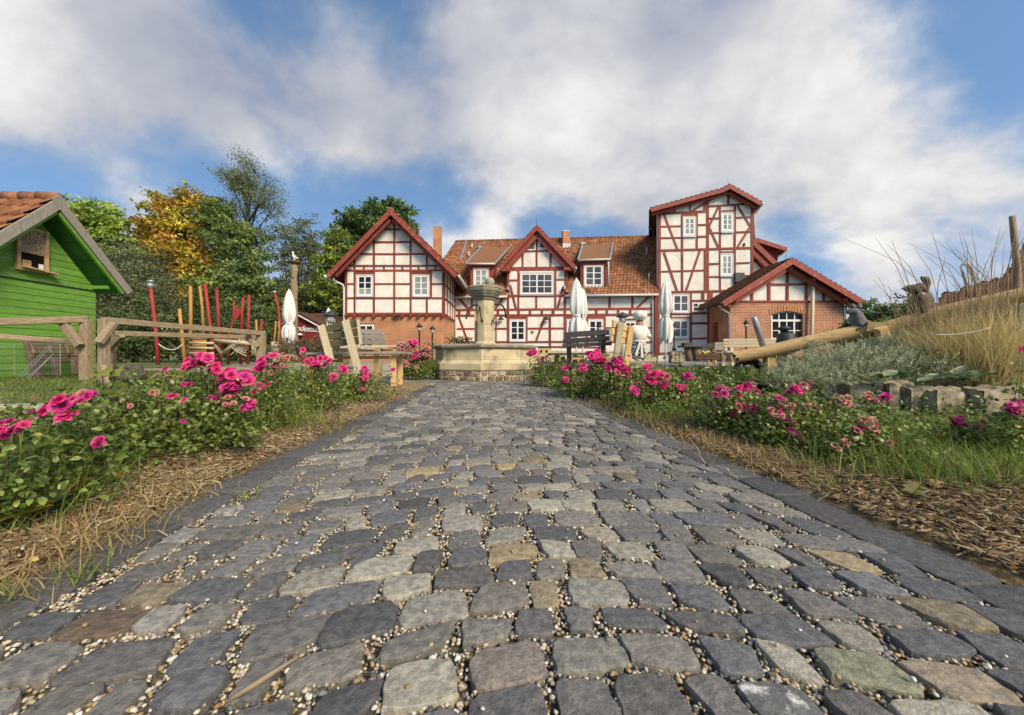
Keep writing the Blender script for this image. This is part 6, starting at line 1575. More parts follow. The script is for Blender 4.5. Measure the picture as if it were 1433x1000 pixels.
# ---------------------------------------------------------------- foliage
def leaf_arrays(P, axis, nrm, L_, W_, cols, six=False, fold=.25):
    """leaves as folded blades: P base points, axis direction of the midrib, nrm upper side"""
    n = len(P)
    axis = axis / (np.linalg.norm(axis, axis=1, keepdims=True) + 1e-9)
    side = np.cross(axis, nrm); side /= (np.linalg.norm(side, axis=1, keepdims=True) + 1e-9)
    up = np.cross(side, axis)
    L_, W_ = L_[:, None], W_[:, None]
    if not six:
        V = np.stack([P, P + axis * L_ * .5 + side * W_ * .5 + up * W_ * fold, P + axis * L_ - up * L_ * .08, P + axis * L_ * .5 - side * W_ * .5 + up * W_ * fold], 1)
        Fc = np.array([(0, 1, 2), (0, 2, 3)])
    else:
        V = np.stack([P, P + axis * L_ * .28 + side * W_ * .46 + up * W_ * fold * .8, P + axis * L_ * .68 + side * W_ * .40 + up * W_ * fold * .6, P + axis * L_ - up * L_ * .12,
                      P + axis * L_ * .68 - side * W_ * .40 + up * W_ * fold * .6, P + axis * L_ * .28 - side * W_ * .46 + up * W_ * fold * .8], 1)
        Fc = np.array([(0, 1, 5), (1, 2, 5), (2, 4, 5), (2, 3, 4)])
    k = V.shape[1]
    Fc = Fc[None] + (np.arange(n) * k)[:, None, None]
    C = np.repeat(cols[:, None, :], k, 1)
    return V.reshape(-1, 3), Fc.reshape(-1, 3), C.reshape(-1, 3)

def rand_dirs(n, zb=0.0):
    v = NR.normal(0, 1, (n, 3)); v[:, 2] += zb
    return v / np.linalg.norm(v, axis=1, keepdims=True)

def crown_points(ells, per_px, clump=26, cs=.16, flat=.55, shell=.62):
    """ells: (px, py, rx_px, ry_px, depth) -> leaf points, clump ids, outward dirs"""
    P, G, O = [], [], []
    gid = 0
    for (px, py, rx, ry, D) in ells:
        c = np.array(at(px, py, D)); r = np.array([rx / F * D, rx / F * D * .85, ry / F * D])
        n = int(rx * ry * math.pi * per_px); nc = max(6, n // clump)
        d = rand_dirs(nc); rad = np.where(NR.random(nc) < .72, NR.uniform(shell, 1.04, nc), NR.uniform(.2, .8, nc))
        lob = 1 + .22 * np.sin(d[:, 0] * 5 + px) * np.cos(d[:, 2] * 6 + py) + .12 * np.sin(d[:, 1] * 9 + d[:, 2] * 7)
        cc = c + d * r * (rad * lob)[:, None]
        s_ = cs * min(r[0], r[2])
        for k in range(nc):
            m = int(clump * NR.uniform(.5, 1.5))
            q = NR.normal(0, 1, (m, 3)) * s_ * np.array([1, 1, flat])
            P.append(cc[k] + q); G.append(np.full(m, gid)); O.append(np.repeat(d[k:k + 1], m, 0)); gid += 1
    return np.concatenate(P), np.concatenate(G), np.concatenate(O)

def tree(name, label, cat, base, ells, cols, per_px=1.0, leaf=.22, trunk_r=.25, group=None, limbs=True, droop=.25, clump=26, cs=.14, flat=.42, bark='bark', aspect=.55, shell=.62, var=.42, zcut=None, six=False):
    bx, D = at(base[0], 500, base[1]).x, base[1]
    z0 = gz(bx, D)
    T = thing(name, label, cat, (bx, D, z0), group)
    P, G, O = crown_points(ells, per_px, clump, cs, flat, shell)
    if zcut is not None: k = P[:, 2] > zcut; P, G, O = P[k], G[k], O[k]
    n = len(P)
    cols = np.minimum(np.array(cols) * BOOST, .6)
    pick = NR.choice(len(cols), G.max() + 1)
    gain = NR.uniform(1 - var, 1 + var, G.max() + 1)
    C = cols[pick[G]] * gain[G][:, None] * NR.uniform(.8, 1.2, (n, 1))
    nr = O * .7 + NR.normal(0, .55, (n, 3)) + np.array([0, 0, .5])
    ax = rand_dirs(n) + O * .5 - np.array([0, 0, droop])
    V, Fc, CC = leaf_arrays(P, ax, nr, leaf * NR.uniform(.6, 1.35, n), leaf * aspect * NR.uniform(.7, 1.3, n), C, six)
    link_mesh('crown', V, Fc, MT['treeleaf'], T, False, CC)
    top = max(ells, key=lambda e: -e[1]); ctop = at(top[0], top[1], top[4])
    b = MB(); zt_ = min(e[1] + e[3] * .3 for e in ells)
    b.tube([(bx, D, z0 - .2), (bx + .05, D, z0 + .8), (bx * .7 + ctop.x * .3, D, z0 + (ctop.z - z0) * .45), (ctop.x, D, ctop.z)], [trunk_r * 1.25, trunk_r, trunk_r * .7, trunk_r * .25], 9)
    if limbs:
        for e in ells:
            c = at(e[0], e[1], e[4]); zz = z0 + (c.z - z0) * R.uniform(.3, .5); s_ = Vector((bx * .75 + ctop.x * .25, D, zz))
            for q in range(3):
                t = c + Vector((R.uniform(-1, 1) * e[2] * .6, R.uniform(-1, 1) * e[2] * .3, R.uniform(-.3, .8) * e[3] * .7)) * (e[4] / F)
                b.tube([s_, s_.lerp(t, .5) + Vector((0, 0, -.1 * (t - s_).length)), t], [trunk_r * .4, trunk_r * .25, trunk_r * .06], 6)
    b.build('trunk', MT[bark], T, True)
    return T

BOOST = 2.5
LIME = [(.17, .22, .035), (.13, .18, .03), (.21, .25, .05), (.10, .14, .025)]
GOLD = [(.30, .18, .02), (.26, .16, .018), (.36, .22, .03), (.20, .15, .02), (.13, .13, .022), (.24, .12, .02)]
OLIV = [(.095, .125, .03), (.075, .10, .025), (.12, .15, .035), (.06, .085, .025)]
DARK = [(.043, .06, .02), (.06, .078, .025), (.033, .046, .017), (.075, .09, .03)]
GREYG = [(.088, .098, .045), (.066, .076, .036), (.11, .118, .055), (.05, .058, .027)]
MIDG = [(.066, .10, .026), (.052, .08, .021), (.095, .13, .034), (.04, .062, .018)]
YELG = [(.13, .16, .022), (.10, .13, .02), (.08, .10, .02)]
GRP = 'trees behind the playground'
tree('lime_tree', 'lime green leafy tree rising directly behind the green shed roof', 'tree', (120, 27), [(128, 318, 38, 38, 27), (104, 300, 22, 22, 27), (156, 322, 20, 28, 27.5), (130, 380, 55, 40, 26.5)], LIME, .75, .30, .3, GRP)
tree('willow_shrub', 'dark grey-green bushy willow between the green shed and the golden tree', 'tree', (185, 21), [(170, 395, 58, 58, 21), (205, 425, 46, 56, 20.5), (150, 450, 60, 45, 20.5), (225, 460, 34, 36, 20.5)], GREYG, 1.0, .17, .2, GRP, aspect=.35, droop=.0, shell=.5)
tree('golden_tree', 'golden yellow autumn tree, broad crown behind the climbing frame', 'tree', (255, 31), [(245, 308, 44, 36, 31), (212, 335, 30, 26, 31), (275, 300, 36, 32, 31.5), (262, 355, 50, 44, 30.5), (285, 400, 40, 45, 30), (245, 420, 40, 40, 30), (205, 372, 26, 30, 31)], GOLD, .68, .33, .35, GRP, droop=.45, flat=.35)
tree('olive_tree', 'olive green broad tree merging with the golden tree on its right', 'tree', (325, 29), [(312, 322, 32, 38, 29), (300, 298, 24, 22, 29.5), (342, 358, 36, 40, 28.5), (328, 408, 50, 44, 27.5), (360, 425, 34, 42, 27)], OLIV, .70, .27, .3, GRP, droop=.35, flat=.35)
# tall sparse tree: open branches, small tufts
T = thing('sparse_tree', 'tall thin-leaved tree with bare visible branches, highest crown of the row', 'tree', (at(350, 500, 30).x, 30, .36), GRP)
b = MB(); tips = []
Dq = 30.0
stem = [at(348, 500, Dq), at(346, 430, Dq), at(349, 360, Dq), at(347, 300, Dq), at(340, 262, Dq), at(336, 238, Dq)]
b.tube([(stem[0].x, Dq, .2)] + stem[1:], [.30, .24, .19, .13, .07, .025], 8)
for (x0, y0, x1, y1) in ((348, 330, 372, 255), (348, 320, 320, 250), (347, 300, 358, 240), (348, 345, 384, 290), (348, 350, 312, 285), (349, 370, 388, 320), (347, 290, 330, 245), (348, 310, 378, 270), (349, 375, 305, 330), (346, 280, 350, 236)):
    p0, p1 = at(x0, y0, Dq), at(x1, y1, Dq + R.uniform(-2, 2)); md = p0.lerp(p1, .5) + Vector((0, 0, .25))
    b.tube([p0, md, p1], [.09, .055, .018], 6)
    for q in range(7):
        s_ = p0.lerp(p1, R.uniform(.35, 1)); e = s_ + Vector((R.uniform(-1.1, 1.1), R.uniform(-.9, .9), R.uniform(.2, 1.2))); b.tube([s_, s_.lerp(e, .5) + Vector((R.uniform(-.1, .1), 0, .08)), e], [.03, .02, .008], 5); tips.append(e); tips.append(s_.lerp(e, .6))
    tips.append(p1)
b.build('trunk', MT['bark'], T, True)
tp = np.array([tuple(t) for t in tips]); m = 58
P = np.repeat(tp, m, 0) + NR.normal(0, 1, (len(tp) * m, 3)) * np.array([.42, .42, .14]); n = len(P)
C = np.array([(.26, .31, .11), (.21, .26, .09), (.32, .33, .14), (.19, .2, .10)])[NR.choice(4, n)] * NR.uniform(.7, 1.25, (n, 1))
V, Fc, CC = leaf_arrays(P, rand_dirs(n) - np.array([0, 0, .2]), rand_dirs(n, 1), np.full(n, .20) * NR.uniform(.6, 1.3, n), np.full(n, .07), C)
link_mesh('crown', V, Fc, MT['treeleaf'], T, False, CC)
tree('dark_tree', 'dark green dense tree behind the trunk post with the dove', 'tree', (405, 35.5), [(424, 338, 32, 36, 35.5), (404, 375, 28, 44, 35), (442, 388, 32, 50, 35), (415, 440, 46, 44, 34.5), (392, 462, 30, 36, 34.5)], [(.062, .076, .028), (.08, .09, .034), (.05, .06, .022), (.10, .108, .04)], .8, .22, .28, GRP)
tree('chestnut_tree', 'dense fresh green chestnut towering behind the gabled house', 'tree', (525, 32), [(522, 316, 46, 28, 32), (492, 328, 26, 24, 32), (546, 298, 24, 18, 32.5), (562, 318, 24, 26, 32), (510, 385, 42, 46, 31.5), (546, 296, 12, 18, 32)], MIDG, .8, .36, .4, GRP, six=False)
tree('yellow_green_tree', 'yellow-green young tree just left of the gabled house eaves', 'tree', (458, 28.5), [(462, 372, 24, 26, 28.5), (474, 345, 20, 26, 29), (455, 405, 24, 30, 28)], YELG, .9, .26, .2, GRP)
tree('conifer_hedge', 'long dense dark green hedge along the back of the playground', 'hedge', (260, 19), [(165, 468, 48, 38, 19), (225, 462, 44, 44, 19.5), (285, 462, 46, 44, 20), (340, 464, 44, 42, 20.5), (372, 470, 22, 34, 20.5), (100, 475, 50, 34, 18.5)], DARK, 1.15, .15, .12, None, limbs=False, shell=.45, aspect=.4, droop=.4, var=.45)
tree('gap_tree', 'dark green tree filling the gap behind the red cabin', 'tree', (480, 34), [(440, 430, 44, 46, 34), (478, 430, 30, 50, 34), (395, 440, 40, 50, 34), (345, 445, 50, 45, 29), (290, 445, 50, 45, 30)], DARK, .8, .26, .25, GRP)  # same dark leaf palette as the hedge
# bushes on the right beyond the annex
tree('round_bush', 'dark green bush right behind the grey animal figure and the annex corner', 'bush', (1212, 17), [(1212, 446, 22, 26, 17), (1200, 470, 22, 26, 17)], MIDG, 1.2, .15, .1, 'bushes beyond the annex')
tree('broad_bush', 'dark bushy hedge stretching right behind the carved cat figure', 'bush', (1260, 16), [(1250, 448, 26, 24, 16), (1278, 446, 28, 26, 16.5), (1305, 452, 24, 28, 16), (1240, 470, 30, 26, 16), (1345, 465, 40, 30, 16), (1400, 468, 50, 34, 16)], MIDG + DARK, 1.1, .15, .1, 'bushes beyond the annex')

# a far wood closes the horizon all round
Pw = []
for k in range(9000):
    a = R.uniform(-1.9, 1.9); d = R.uniform(140, 170); Pw.append((math.sin(a) * d, math.cos(a) * d, .3 + 8.5 * abs(R.gauss(.4, .33))))
Pw = np.array(Pw); Pw[:, 2] = np.minimum(Pw[:, 2], 6.5 + 2 * np.sin(Pw[:, 0] * .11)); n = len(Pw)
C = np.array(MIDG + OLIV)[NR.choice(8, n)] * NR.uniform(.7, 1.2, (n, 1))
V, Fc, CC = leaf_arrays(Pw, rand_dirs(n), rand_dirs(n, .5), np.full(n, 2.6), np.full(n, 2.2), C)
link_mesh('far_wood', V, Fc, MT['treeleaf'], None, False, CC, 'stuff')
# ---------------------------------------------------------------- rose beds
PINK = [(.88, .045, .26), (.90, .075, .33), (.84, .025, .19)]
MAGE = [(.66, .03, .25), (.72, .06, .30)]
FADE = [(.66, .22, .22), (.60, .28, .22), (.70, .16, .22)]
DRY = [(.46, .30, .16), (.40, .22, .14), (.52, .38, .22)]
def bloom_mesh(name, pal, seed, openness=1.0, layers=((6, 1.0, .12), (6, .82, .42), (5, .60, .80), (4, .36, 1.12))):
    rr = random.Random(seed); V, Fc, C = [], [], []
    for li, (k, rad, lift) in enumerate(layers):
        ph = rr.uniform(0, 6)
        for j in range(k):
            a = ph + 2 * math.pi * j / k + rr.uniform(-.12, .12); wd = rad * 1.25 / (k / 5) * rr.uniform(.85, 1.1)
            tilt = lift / openness + rr.uniform(-.12, .12)
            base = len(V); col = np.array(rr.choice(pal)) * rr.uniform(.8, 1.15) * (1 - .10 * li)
            for u in (0, .5, 1):
                for v in (-1, 0, 1):
                    r = rad * (.12 + .88 * u); w = wd * (.25, .52, .40)[int(u * 2)] * v
                    h = math.sin(tilt) * r + (.10 * rad * abs(v) if u > 0 else 0) - (.14 * rad * u * u * (1 if li < 2 else -.2)) + (rr.uniform(-.06, .06) * rad if u == 1 else 0)
                    rr_ = math.cos(tilt) * r * (1 + (.08 if v == 0 and u == 1 else 0))
                    V.append((math.cos(a) * rr_ - math.sin(a) * w, math.sin(a) * rr_ + math.cos(a) * w, h))
                    g = (.75, .95, 1.12)[int(u * 2)]; C.append(np.clip(col * g + (.03 * (u == 1)), 0, .95))  # inner shading put into the colour: petal feet and inner layers darker
            for p in range(2):
                for q in range(2):
                    i = base + p * 3 + q; Fc.append((i, i + 1, i + 4, i + 3))
    me = bpy.data.meshes.new(name); me.from_pydata(V, [], Fc)
    at_ = me.color_attributes.new('Col', 'FLOAT_COLOR', 'POINT'); C = np.array(C, np.float32); at_.data.foreach_set('color', np.concatenate([C, np.ones((len(C), 1), np.float32)], 1).ravel())
    me.materials.append(MT['petal']); me.polygons.foreach_set('use_smooth', np.ones(len(me.polygons), bool)); me.update(); return me
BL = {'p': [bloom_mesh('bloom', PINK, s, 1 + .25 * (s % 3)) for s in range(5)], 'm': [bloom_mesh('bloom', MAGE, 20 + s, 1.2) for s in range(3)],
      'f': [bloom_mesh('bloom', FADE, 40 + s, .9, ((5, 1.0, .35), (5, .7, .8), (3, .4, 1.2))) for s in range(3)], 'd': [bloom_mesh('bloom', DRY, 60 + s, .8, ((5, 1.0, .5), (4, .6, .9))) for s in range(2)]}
RLEAF = [(.15, .22, .035), (.11, .175, .03), (.21, .27, .05), (.08, .13, .024), (.29, .32, .075), (.17, .225, .04)]
RWARM = [(.27, .24, .05), (.22, .12, .04), (.36, .31, .10)]
nb_total = [0]
def rose(label, px, D, rx, h, blooms, n=1500, leaf=.034, z0=.02, ry=None, warm=.10, six=True, dy=0.0, cols=None):
    c = at(px, 500, D); bx, by = c.x - ((.33 if D < 3.5 else .30) if c.x < -1 and D < 6 else 0), D + dy
    T = thing('rose_bush', label, 'rose bush', (bx, by, z0), 'roses along the path')
    ry = ry or rx * .8; leaf *= .84; n = int(n * 1.3)
    heads = []
    for (x, y, num, spread, size, kind) in blooms:
        for q in range(num if num < 2 else int(num * 1.9)):
            r_ = spread * math.sqrt(R.random()) if num > 1 else 0; a = R.uniform(0, 6.28)
            Dq = by - ry * R.uniform(.15, .7) if y > 500 - (z0 + h * .8 - H) / D * F else by - ry * R.uniform(-.2, .45)
            heads.append((at(x + math.cos(a) * r_ * 1.25, y + math.sin(a) * r_ * .8, Dq), size * R.uniform(.66, 1.0) / 2 / F * Dq, kind))
    # foliage: twig clumps through the dome
    nc = n // 9
    d = rand_dirs(nc, .25); d[:, 2] = np.abs(d[:, 2]); rad = np.where(NR.random(nc) < .7, NR.uniform(.7, 1.05, nc), NR.uniform(.2, .8, nc))
    lob = 1 + .18 * np.sin(d[:, 0] * 6 + px) + .15 * np.cos(d[:, 1] * 7 + d[:, 2] * 5)
    cc = np.array([bx, by, z0 + h * .06]) + d * np.array([rx, ry, h * .93]) * (rad * lob)[:, None]
    P = np.repeat(cc, 9, 0) + NR.normal(0, 1, (nc * 9, 3)) * leaf * np.array([1.3, 1.3, .8])
    O = np.repeat(d, 9, 0); m = len(P); P[:, 2] = np.maximum(P[:, 2], z0 + .01)
    base = np.array(cols or RLEAF); cl = NR.choice(len(base), nc); C = base[np.repeat(cl, 9)] * NR.uniform(.78, 1.6, (m, 1))
    w = NR.random(m) < warm; C[w] = np.array(RWARM)[NR.choice(3, w.sum())] * NR.uniform(.6, 1.1, (w.sum(), 1))
    hx = []                                          # leaves on the canes below each bloom
    for hp, hr, _ in heads:
        k = 16; u = NR.random(k) ** .8
        q = np.stack([np.full(k, hp.x), np.full(k, hp.y + .02), np.full(k, hp.z)], 1); q[:, 2] -= .015 + u * (hp.z - z0) * .75
        hx.append(q + NR.normal(0, 1, (k, 3)) * leaf * np.array([1.5, 1.2, .5]))
    if hx:
        hx = np.concatenate(hx); hx[:, 2] = np.maximum(hx[:, 2], z0 + .01); k = len(hx)
        P = np.concatenate([P, hx]); O = np.concatenate([O, np.tile([[0, -.3, .8]], (k, 1))]); C = np.concatenate([C, base[NR.choice(len(base), k)] * NR.uniform(.8, 1.5, (k, 1))]); m += k
    V, Fc, CC = leaf_arrays(P, rand_dirs(m) + O * .6, O * .8 + NR.normal(0, .5, (m, 3)) + np.array([0, 0, .5]), leaf * NR.uniform(.7, 1.4, m), leaf * .62 * NR.uniform(.8, 1.2, m), C, six)
    link_mesh('foliage', V, Fc, MT['leaf'], T, True, CC)
    b = MB()
    for k in range(9):
        i = R.randrange(nc); e = Vector(cc[i]); b.tube([(bx + R.uniform(-.08, .08), by + R.uniform(-.05, .05), z0 - .02), (bx * .5 + e.x * .5, by * .5 + e.y * .5, z0 + h * .4), e], [.006, .0045, .003], 5)
    for p, r_, kind in heads:
        kd = kind if R.random() > .22 else {'p': R.choice('mfp'), 'm': R.choice('pf'), 'f': R.choice('mdf'), 'd': 'f'}[kind]
        o = bpy.data.objects.new('bloom', R.choice(BL[kd])); COL.objects.link(o); o.parent = T
        o.location = p - root_loc(T); o.scale = (r_, r_, r_ * R.uniform(.9, 1.5))
        dv = Vector((R.uniform(-.7, .7) - .15 * (p.x > 0) , R.uniform(-1.25, -.25), R.uniform(.25, 1.2))).normalized()
        o.rotation_euler = dv.to_track_quat('Z', 'Y').to_euler(); nb_total[0] += 1
        foot = Vector((p.x + (bx - p.x) * .2 + R.uniform(-.05, .05), p.y + (by - p.y) * .25 + .02, z0 + (p.z - z0) * .3))
        if R.random() < .4: b.tube([foot, p.lerp(foot, .3) + Vector((R.uniform(-.01, .01), 0, .01)), p - dv * r_ * .1], [.0018, .0015, .0020], 5)
    b.build('stems', MT.setdefault('rosestem', mat('rose_stem', lin(.13, .18, .045), lin(.17, .14, .06), 20, .6)), T, True)
    return T

# left of the path, from the camera outwards
rose('rose bush at the lower left edge with faded magenta blooms and tall grass in it', 12, 1.32, .30, .40, [(10, 598, 6, 14, 17, 'm'), (28, 592, 3, 8, 15, 'm'), (1, 604, 3, 8, 18, 'm')], 900, .036)
rose('rose bush with two big hot pink blooms close to the camera on the left', 92, 1.62, .34, .40, [(64, 573, 1, 0, 27, 'p'), (92, 582, 1, 0, 34, 'p'), (80, 566, 3, 9, 24, 'p'), (97, 566, 3, 9, 21, 'm'), (118, 557, 3, 10, 15, 'm'), (126, 553, 2, 6, 13, 'm'), (42, 577, 1, 0, 10, 'm'), (143, 621, 2, 6, 21, 'm')], 1500, .036)
rose('low leafy rose bush with few single pink blooms, third from the camera on the left', 200, 2.0, .40, .40, [(241, 554, 1, 0, 18, 'p'), (262, 537, 2, 4, 14, 'p'), (258, 559, 1, 0, 9, 'm'), (256, 589, 1, 0, 10, 'm'), (216, 551, 2, 5, 9, 'd'), (232, 516, 1, 0, 12, 'p'), (170, 570, 2, 12, 8, 'd')], 2000, .036, warm=.07)
rose('rose bush with the largest dense cluster of hot pink blooms on the left', 305, 2.42, .46, .47, [(325, 532, 12, 19, 20, 'p'), (318, 540, 6, 14, 22, 'p'), (344, 566, 6, 10, 14, 'm'), (266, 508, 4, 6, 15, 'p'), (284, 503, 5, 7, 16, 'p'), (300, 515, 4, 7, 16, 'p'), (262, 513, 3, 6, 13, 'p'), (302, 558, 3, 9, 11, 'm'), (322, 563, 3, 9, 10, 'f'), (228, 520, 4, 14, 9, 'd'), (245, 528, 3, 10, 9, 'd')], 3200, .036)
rose('rose bush with tight pink blooms and dried heads before the trunk post', 388, 3.15, .50, .47, [(366, 508, 3, 6, 18, 'p'), (362, 514, 2, 4, 16, 'p'), (382, 500, 2, 5, 15, 'p'), (366, 544, 4, 9, 12, 'p'), (388, 511, 4, 9, 12, 'f'), (397, 505, 5, 12, 9, 'd'), (375, 526, 3, 8, 10, 'f'), (392, 533, 2, 8, 9, 'd')], 2700, .036)
rose('rose bush with small pink blooms in front of the plank table', 452, 4.1, .55, .46, [(438, 507, 4, 8, 13, 'p'), (455, 505, 4, 7, 13, 'p'), (424, 489, 1, 0, 10, 'p'), (463, 528, 2, 4, 14, 'p'), (484, 517, 3, 5, 12, 'p'), (418, 498, 3, 8, 8, 'd')], 2500, .04, warm=.14)
rose('yellowish-green rose bush with red-pink blooms at the far end of the left bed', 512, 5.2, .58, .44, [(510, 519, 4, 5, 11, 'p'), (509, 528, 3, 4, 10, 'p'), (509, 544, 1, 0, 11, 'p'), (550, 517, 1, 0, 8, 'p')], 2500, .045, warm=.2, six=False)
rose('tall pink rose bush close to the left side of the fountain', 583, 10.6, .62, .90, [(577, 481, 4, 5, 11, 'p'), (564, 487, 8, 8, 9, 'f'), (590, 491, 8, 9, 9, 'f'), (576, 497, 7, 7, 9, 'm'), (568, 510, 5, 6, 8, 'f'), (577, 512, 6, 7, 8, 'f'), (594, 500, 6, 6, 9, 'f')], 2200, .065, z0=0, six=False)
# right of the path, from the fountain towards the camera
rose('leafy rose bush touching the right foot of the fountain', 772, 8.2, .46, .62, [(745, 494, 4, 5, 9, 'p'), (757, 500, 4, 7, 8, 'f'), (787, 531, 2, 4, 9, 'p'), (794, 516, 2, 3, 10, 'p')], 2000, .055, z0=0, six=False)
rose('rose bush crowned by a big pink cluster under the dark bench', 836, 6.0, .62, .60, [(832, 498, 9, 9, 12, 'p'), (838, 505, 7, 9, 12, 'p'), (817, 515, 4, 5, 10, 'p'), (791, 531, 2, 3, 10, 'p'), (845, 537, 2, 3, 10, 'p'), (793, 514, 3, 4, 9, 'p'), (866, 500, 1, 0, 9, 'p')], 3000, .05, z0=0, warm=.15, six=False)
rose('rose bush with a slanting string of pink blooms below the ochre bench', 884, 5.2, .55, .52, [(862, 507, 5, 6, 13, 'p'), (854, 514, 4, 6, 12, 'p'), (870, 516, 6, 8, 13, 'p'), (873, 525, 3, 4, 13, 'p'), (880, 498, 1, 0, 9, 'p'), (887, 540, 4, 7, 13, 'p'), (864, 541, 1, 0, 9, 'p')], 2600, .048, z0=.0, warm=.15, six=False)
rose('rose bush with two round hot pink clusters in front of the chef statue', 940, 4.2, .52, .46, [(908, 530, 2, 5, 20, 'p'), (916, 524, 2, 5, 15, 'p'), (926, 530, 4, 7, 17, 'p'), (928, 537, 2, 4, 17, 'p'), (955, 545, 4, 7, 13, 'p'), (959, 525, 2, 4, 13, 'p'), (908, 514, 2, 6, 10, 'p'), (969, 527, 1, 0, 9, 'p'), (890, 545, 3, 8, 14, 'p')], 2700, .042, z0=.0)
rose('rose bush with paired magenta pink clusters in the middle of the right bed', 1040, 3.05, .44, .40, [(1011, 546, 5, 6, 13, 'm'), (1008, 553, 4, 6, 12, 'm'), (1040, 546, 6, 8, 14, 'p'), (1050, 545, 6, 8, 13, 'm'), (1040, 570, 4, 6, 15, 'p'), (1052, 572, 3, 5, 15, 'p'), (1032, 580, 3, 5, 15, 'm'), (1003, 569, 1, 0, 8, 'm')], 2300, .038, z0=.0)
rose('rose bush with many faded salmon and withered blooms, right bed', 1115, 2.65, .42, .34, [(1090, 560, 7, 11, 11, 'f'), (1100, 570, 7, 11, 10, 'd'), (1086, 578, 5, 9, 11, 'f'), (1111, 546, 4, 7, 11, 'p'), (1130, 541, 5, 8, 10, 'f'), (1175, 563, 6, 11, 10, 'd'), (1182, 560, 3, 6, 12, 'f'), (1107, 592, 5, 6, 13, 'm'), (1106, 604, 4, 6, 14, 'm'), (1112, 610, 3, 6, 13, 'm'), (1137, 570, 3, 8, 9, 'f'), (1165, 592, 4, 8, 9, 'd')], 2300, .038, z0=.0, warm=.2)
rose('low rose bush with withered salmon pink heads nearest the camera on the right', 1205, 2.25, .38, .27, [(1213, 592, 8, 11, 12, 'd'), (1218, 600, 6, 10, 12, 'f'), (1196, 603, 4, 6, 13, 'm'), (1222, 608, 4, 7, 13, 'f'), (1182, 626, 5, 9, 13, 'f'), (1170, 626, 3, 5, 13, 'f'), (1198, 634, 3, 5, 12, 'f'), (1168, 640, 2, 3, 13, 'm'), (1240, 622, 4, 7, 12, 'f'), (1232, 626, 2, 4, 12, 'm'), (1195, 617, 3, 6, 10, 'd')], 1500, .036, z0=.0, warm=.18)
rose('sparse rose stems with a pink head before the dry stone wall', 1230, 2.9, .20, .28, [(1239, 556, 3, 4, 14, 'm'), (1218, 553, 4, 6, 9, 'd'), (1225, 562, 3, 5, 9, 'f')], 380, .034, z0=.02)
rose('small rose bush with two magenta heads in the green grass by the wall', 1355, 2.45, .30, .26, [(1344, 589, 6, 8, 11, 'm'), (1376, 598, 3, 6, 14, 'm'), (1356, 594, 2, 4, 10, 'f')], 700, .034, z0=.04)
rose('rose with a purple-magenta cluster at the right edge of the picture', 1436, 2.15, .22, .36, [(1426, 566, 8, 11, 14, 'm'), (1420, 572, 5, 8, 13, 'm'), (1430, 488, 2, 3, 9, 'm')], 420, .036, z0=.06)

# ---------------------------------------------------------------- grass blades
def blades(name, xy, L_, W_, cols, m='grass', lean=.5, z=None, kind='stuff', parent=None, up=1.0, mats=None):
    n = len(xy); zz = ground_z(xy[:, 0], xy[:, 1]) if z is None else z
    P = np.stack([xy[:, 0], xy[:, 1], zz - .005], 1)
    a = NR.uniform(0, 2 * np.pi, n); ld = np.abs(NR.normal(lean, lean * .5, n))
    d = np.stack([np.cos(a) * ld, np.sin(a) * ld, np.full(n, up)], 1); d /= np.linalg.norm(d, axis=1, keepdims=True)
    hz = np.stack([np.cos(a), np.sin(a), np.zeros(n)], 1); s_ = np.stack([-np.sin(a), np.cos(a), np.zeros(n)], 1)
    tw = NR.uniform(0, np.pi, n)[:, None]; s_ = s_ * np.cos(tw) + hz * np.sin(tw) * .6
    L_, W_ = L_[:, None], W_[:, None]
    mid = P + d * L_ * .55; tip = mid + (d + hz * ld[:, None] * .8 - np.array([0, 0, .35]) * ld[:, None]) * L_ * .45
    V = np.stack([P - s_ * W_ / 2, P + s_ * W_ / 2, mid + s_ * W_ * .4, mid - s_ * W_ * .4, tip], 1)
    F3 = np.array([(0, 1, 2), (0, 2, 3), (3, 2, 4)])[None] + (np.arange(n) * 5)[:, None, None]
    C = np.repeat(cols[:, None, :], 5, 1)
    return link_mesh(name, V.reshape(-1, 3), F3.reshape(-1, 3), MT[m], parent, True, C.reshape(-1, 3), kind)
GR = np.array([(.20, .28, .04), (.15, .23, .035), (.26, .33, .065), (.30, .31, .09), (.11, .17, .03)])
STRAW = np.array([(.56, .43, .19), (.48, .35, .14), (.64, .52, .27), (.38, .26, .10), (.50, .36, .15)])
def cpick(pal, n, a=.75, b=1.2): return pal[NR.choice(len(pal), n)] * NR.uniform(a, b, (n, 1))
# lawn left and right
n = 52000; q = NR.random(n) ** .8
y = 1.6 + q * 9.5; x = -2.3 - NR.random(n) * (2.2 + y * .95); xy = np.stack([x, y], 1)
blades('lawn_grass', xy, NR.uniform(.03, .075, n), .004 + y * .0011, cpick(GR, n), lean=.7)
n = 46000; y = 1.5 + NR.random(n) ** .85 * 12; x = 2.3 + NR.random(n) * (1.0 + y * .8); xy = np.stack([x, y], 1)
blades('lawn_grass', xy, NR.uniform(.03, .085, n), .004 + y * .0011, cpick(GR, n), lean=.7)
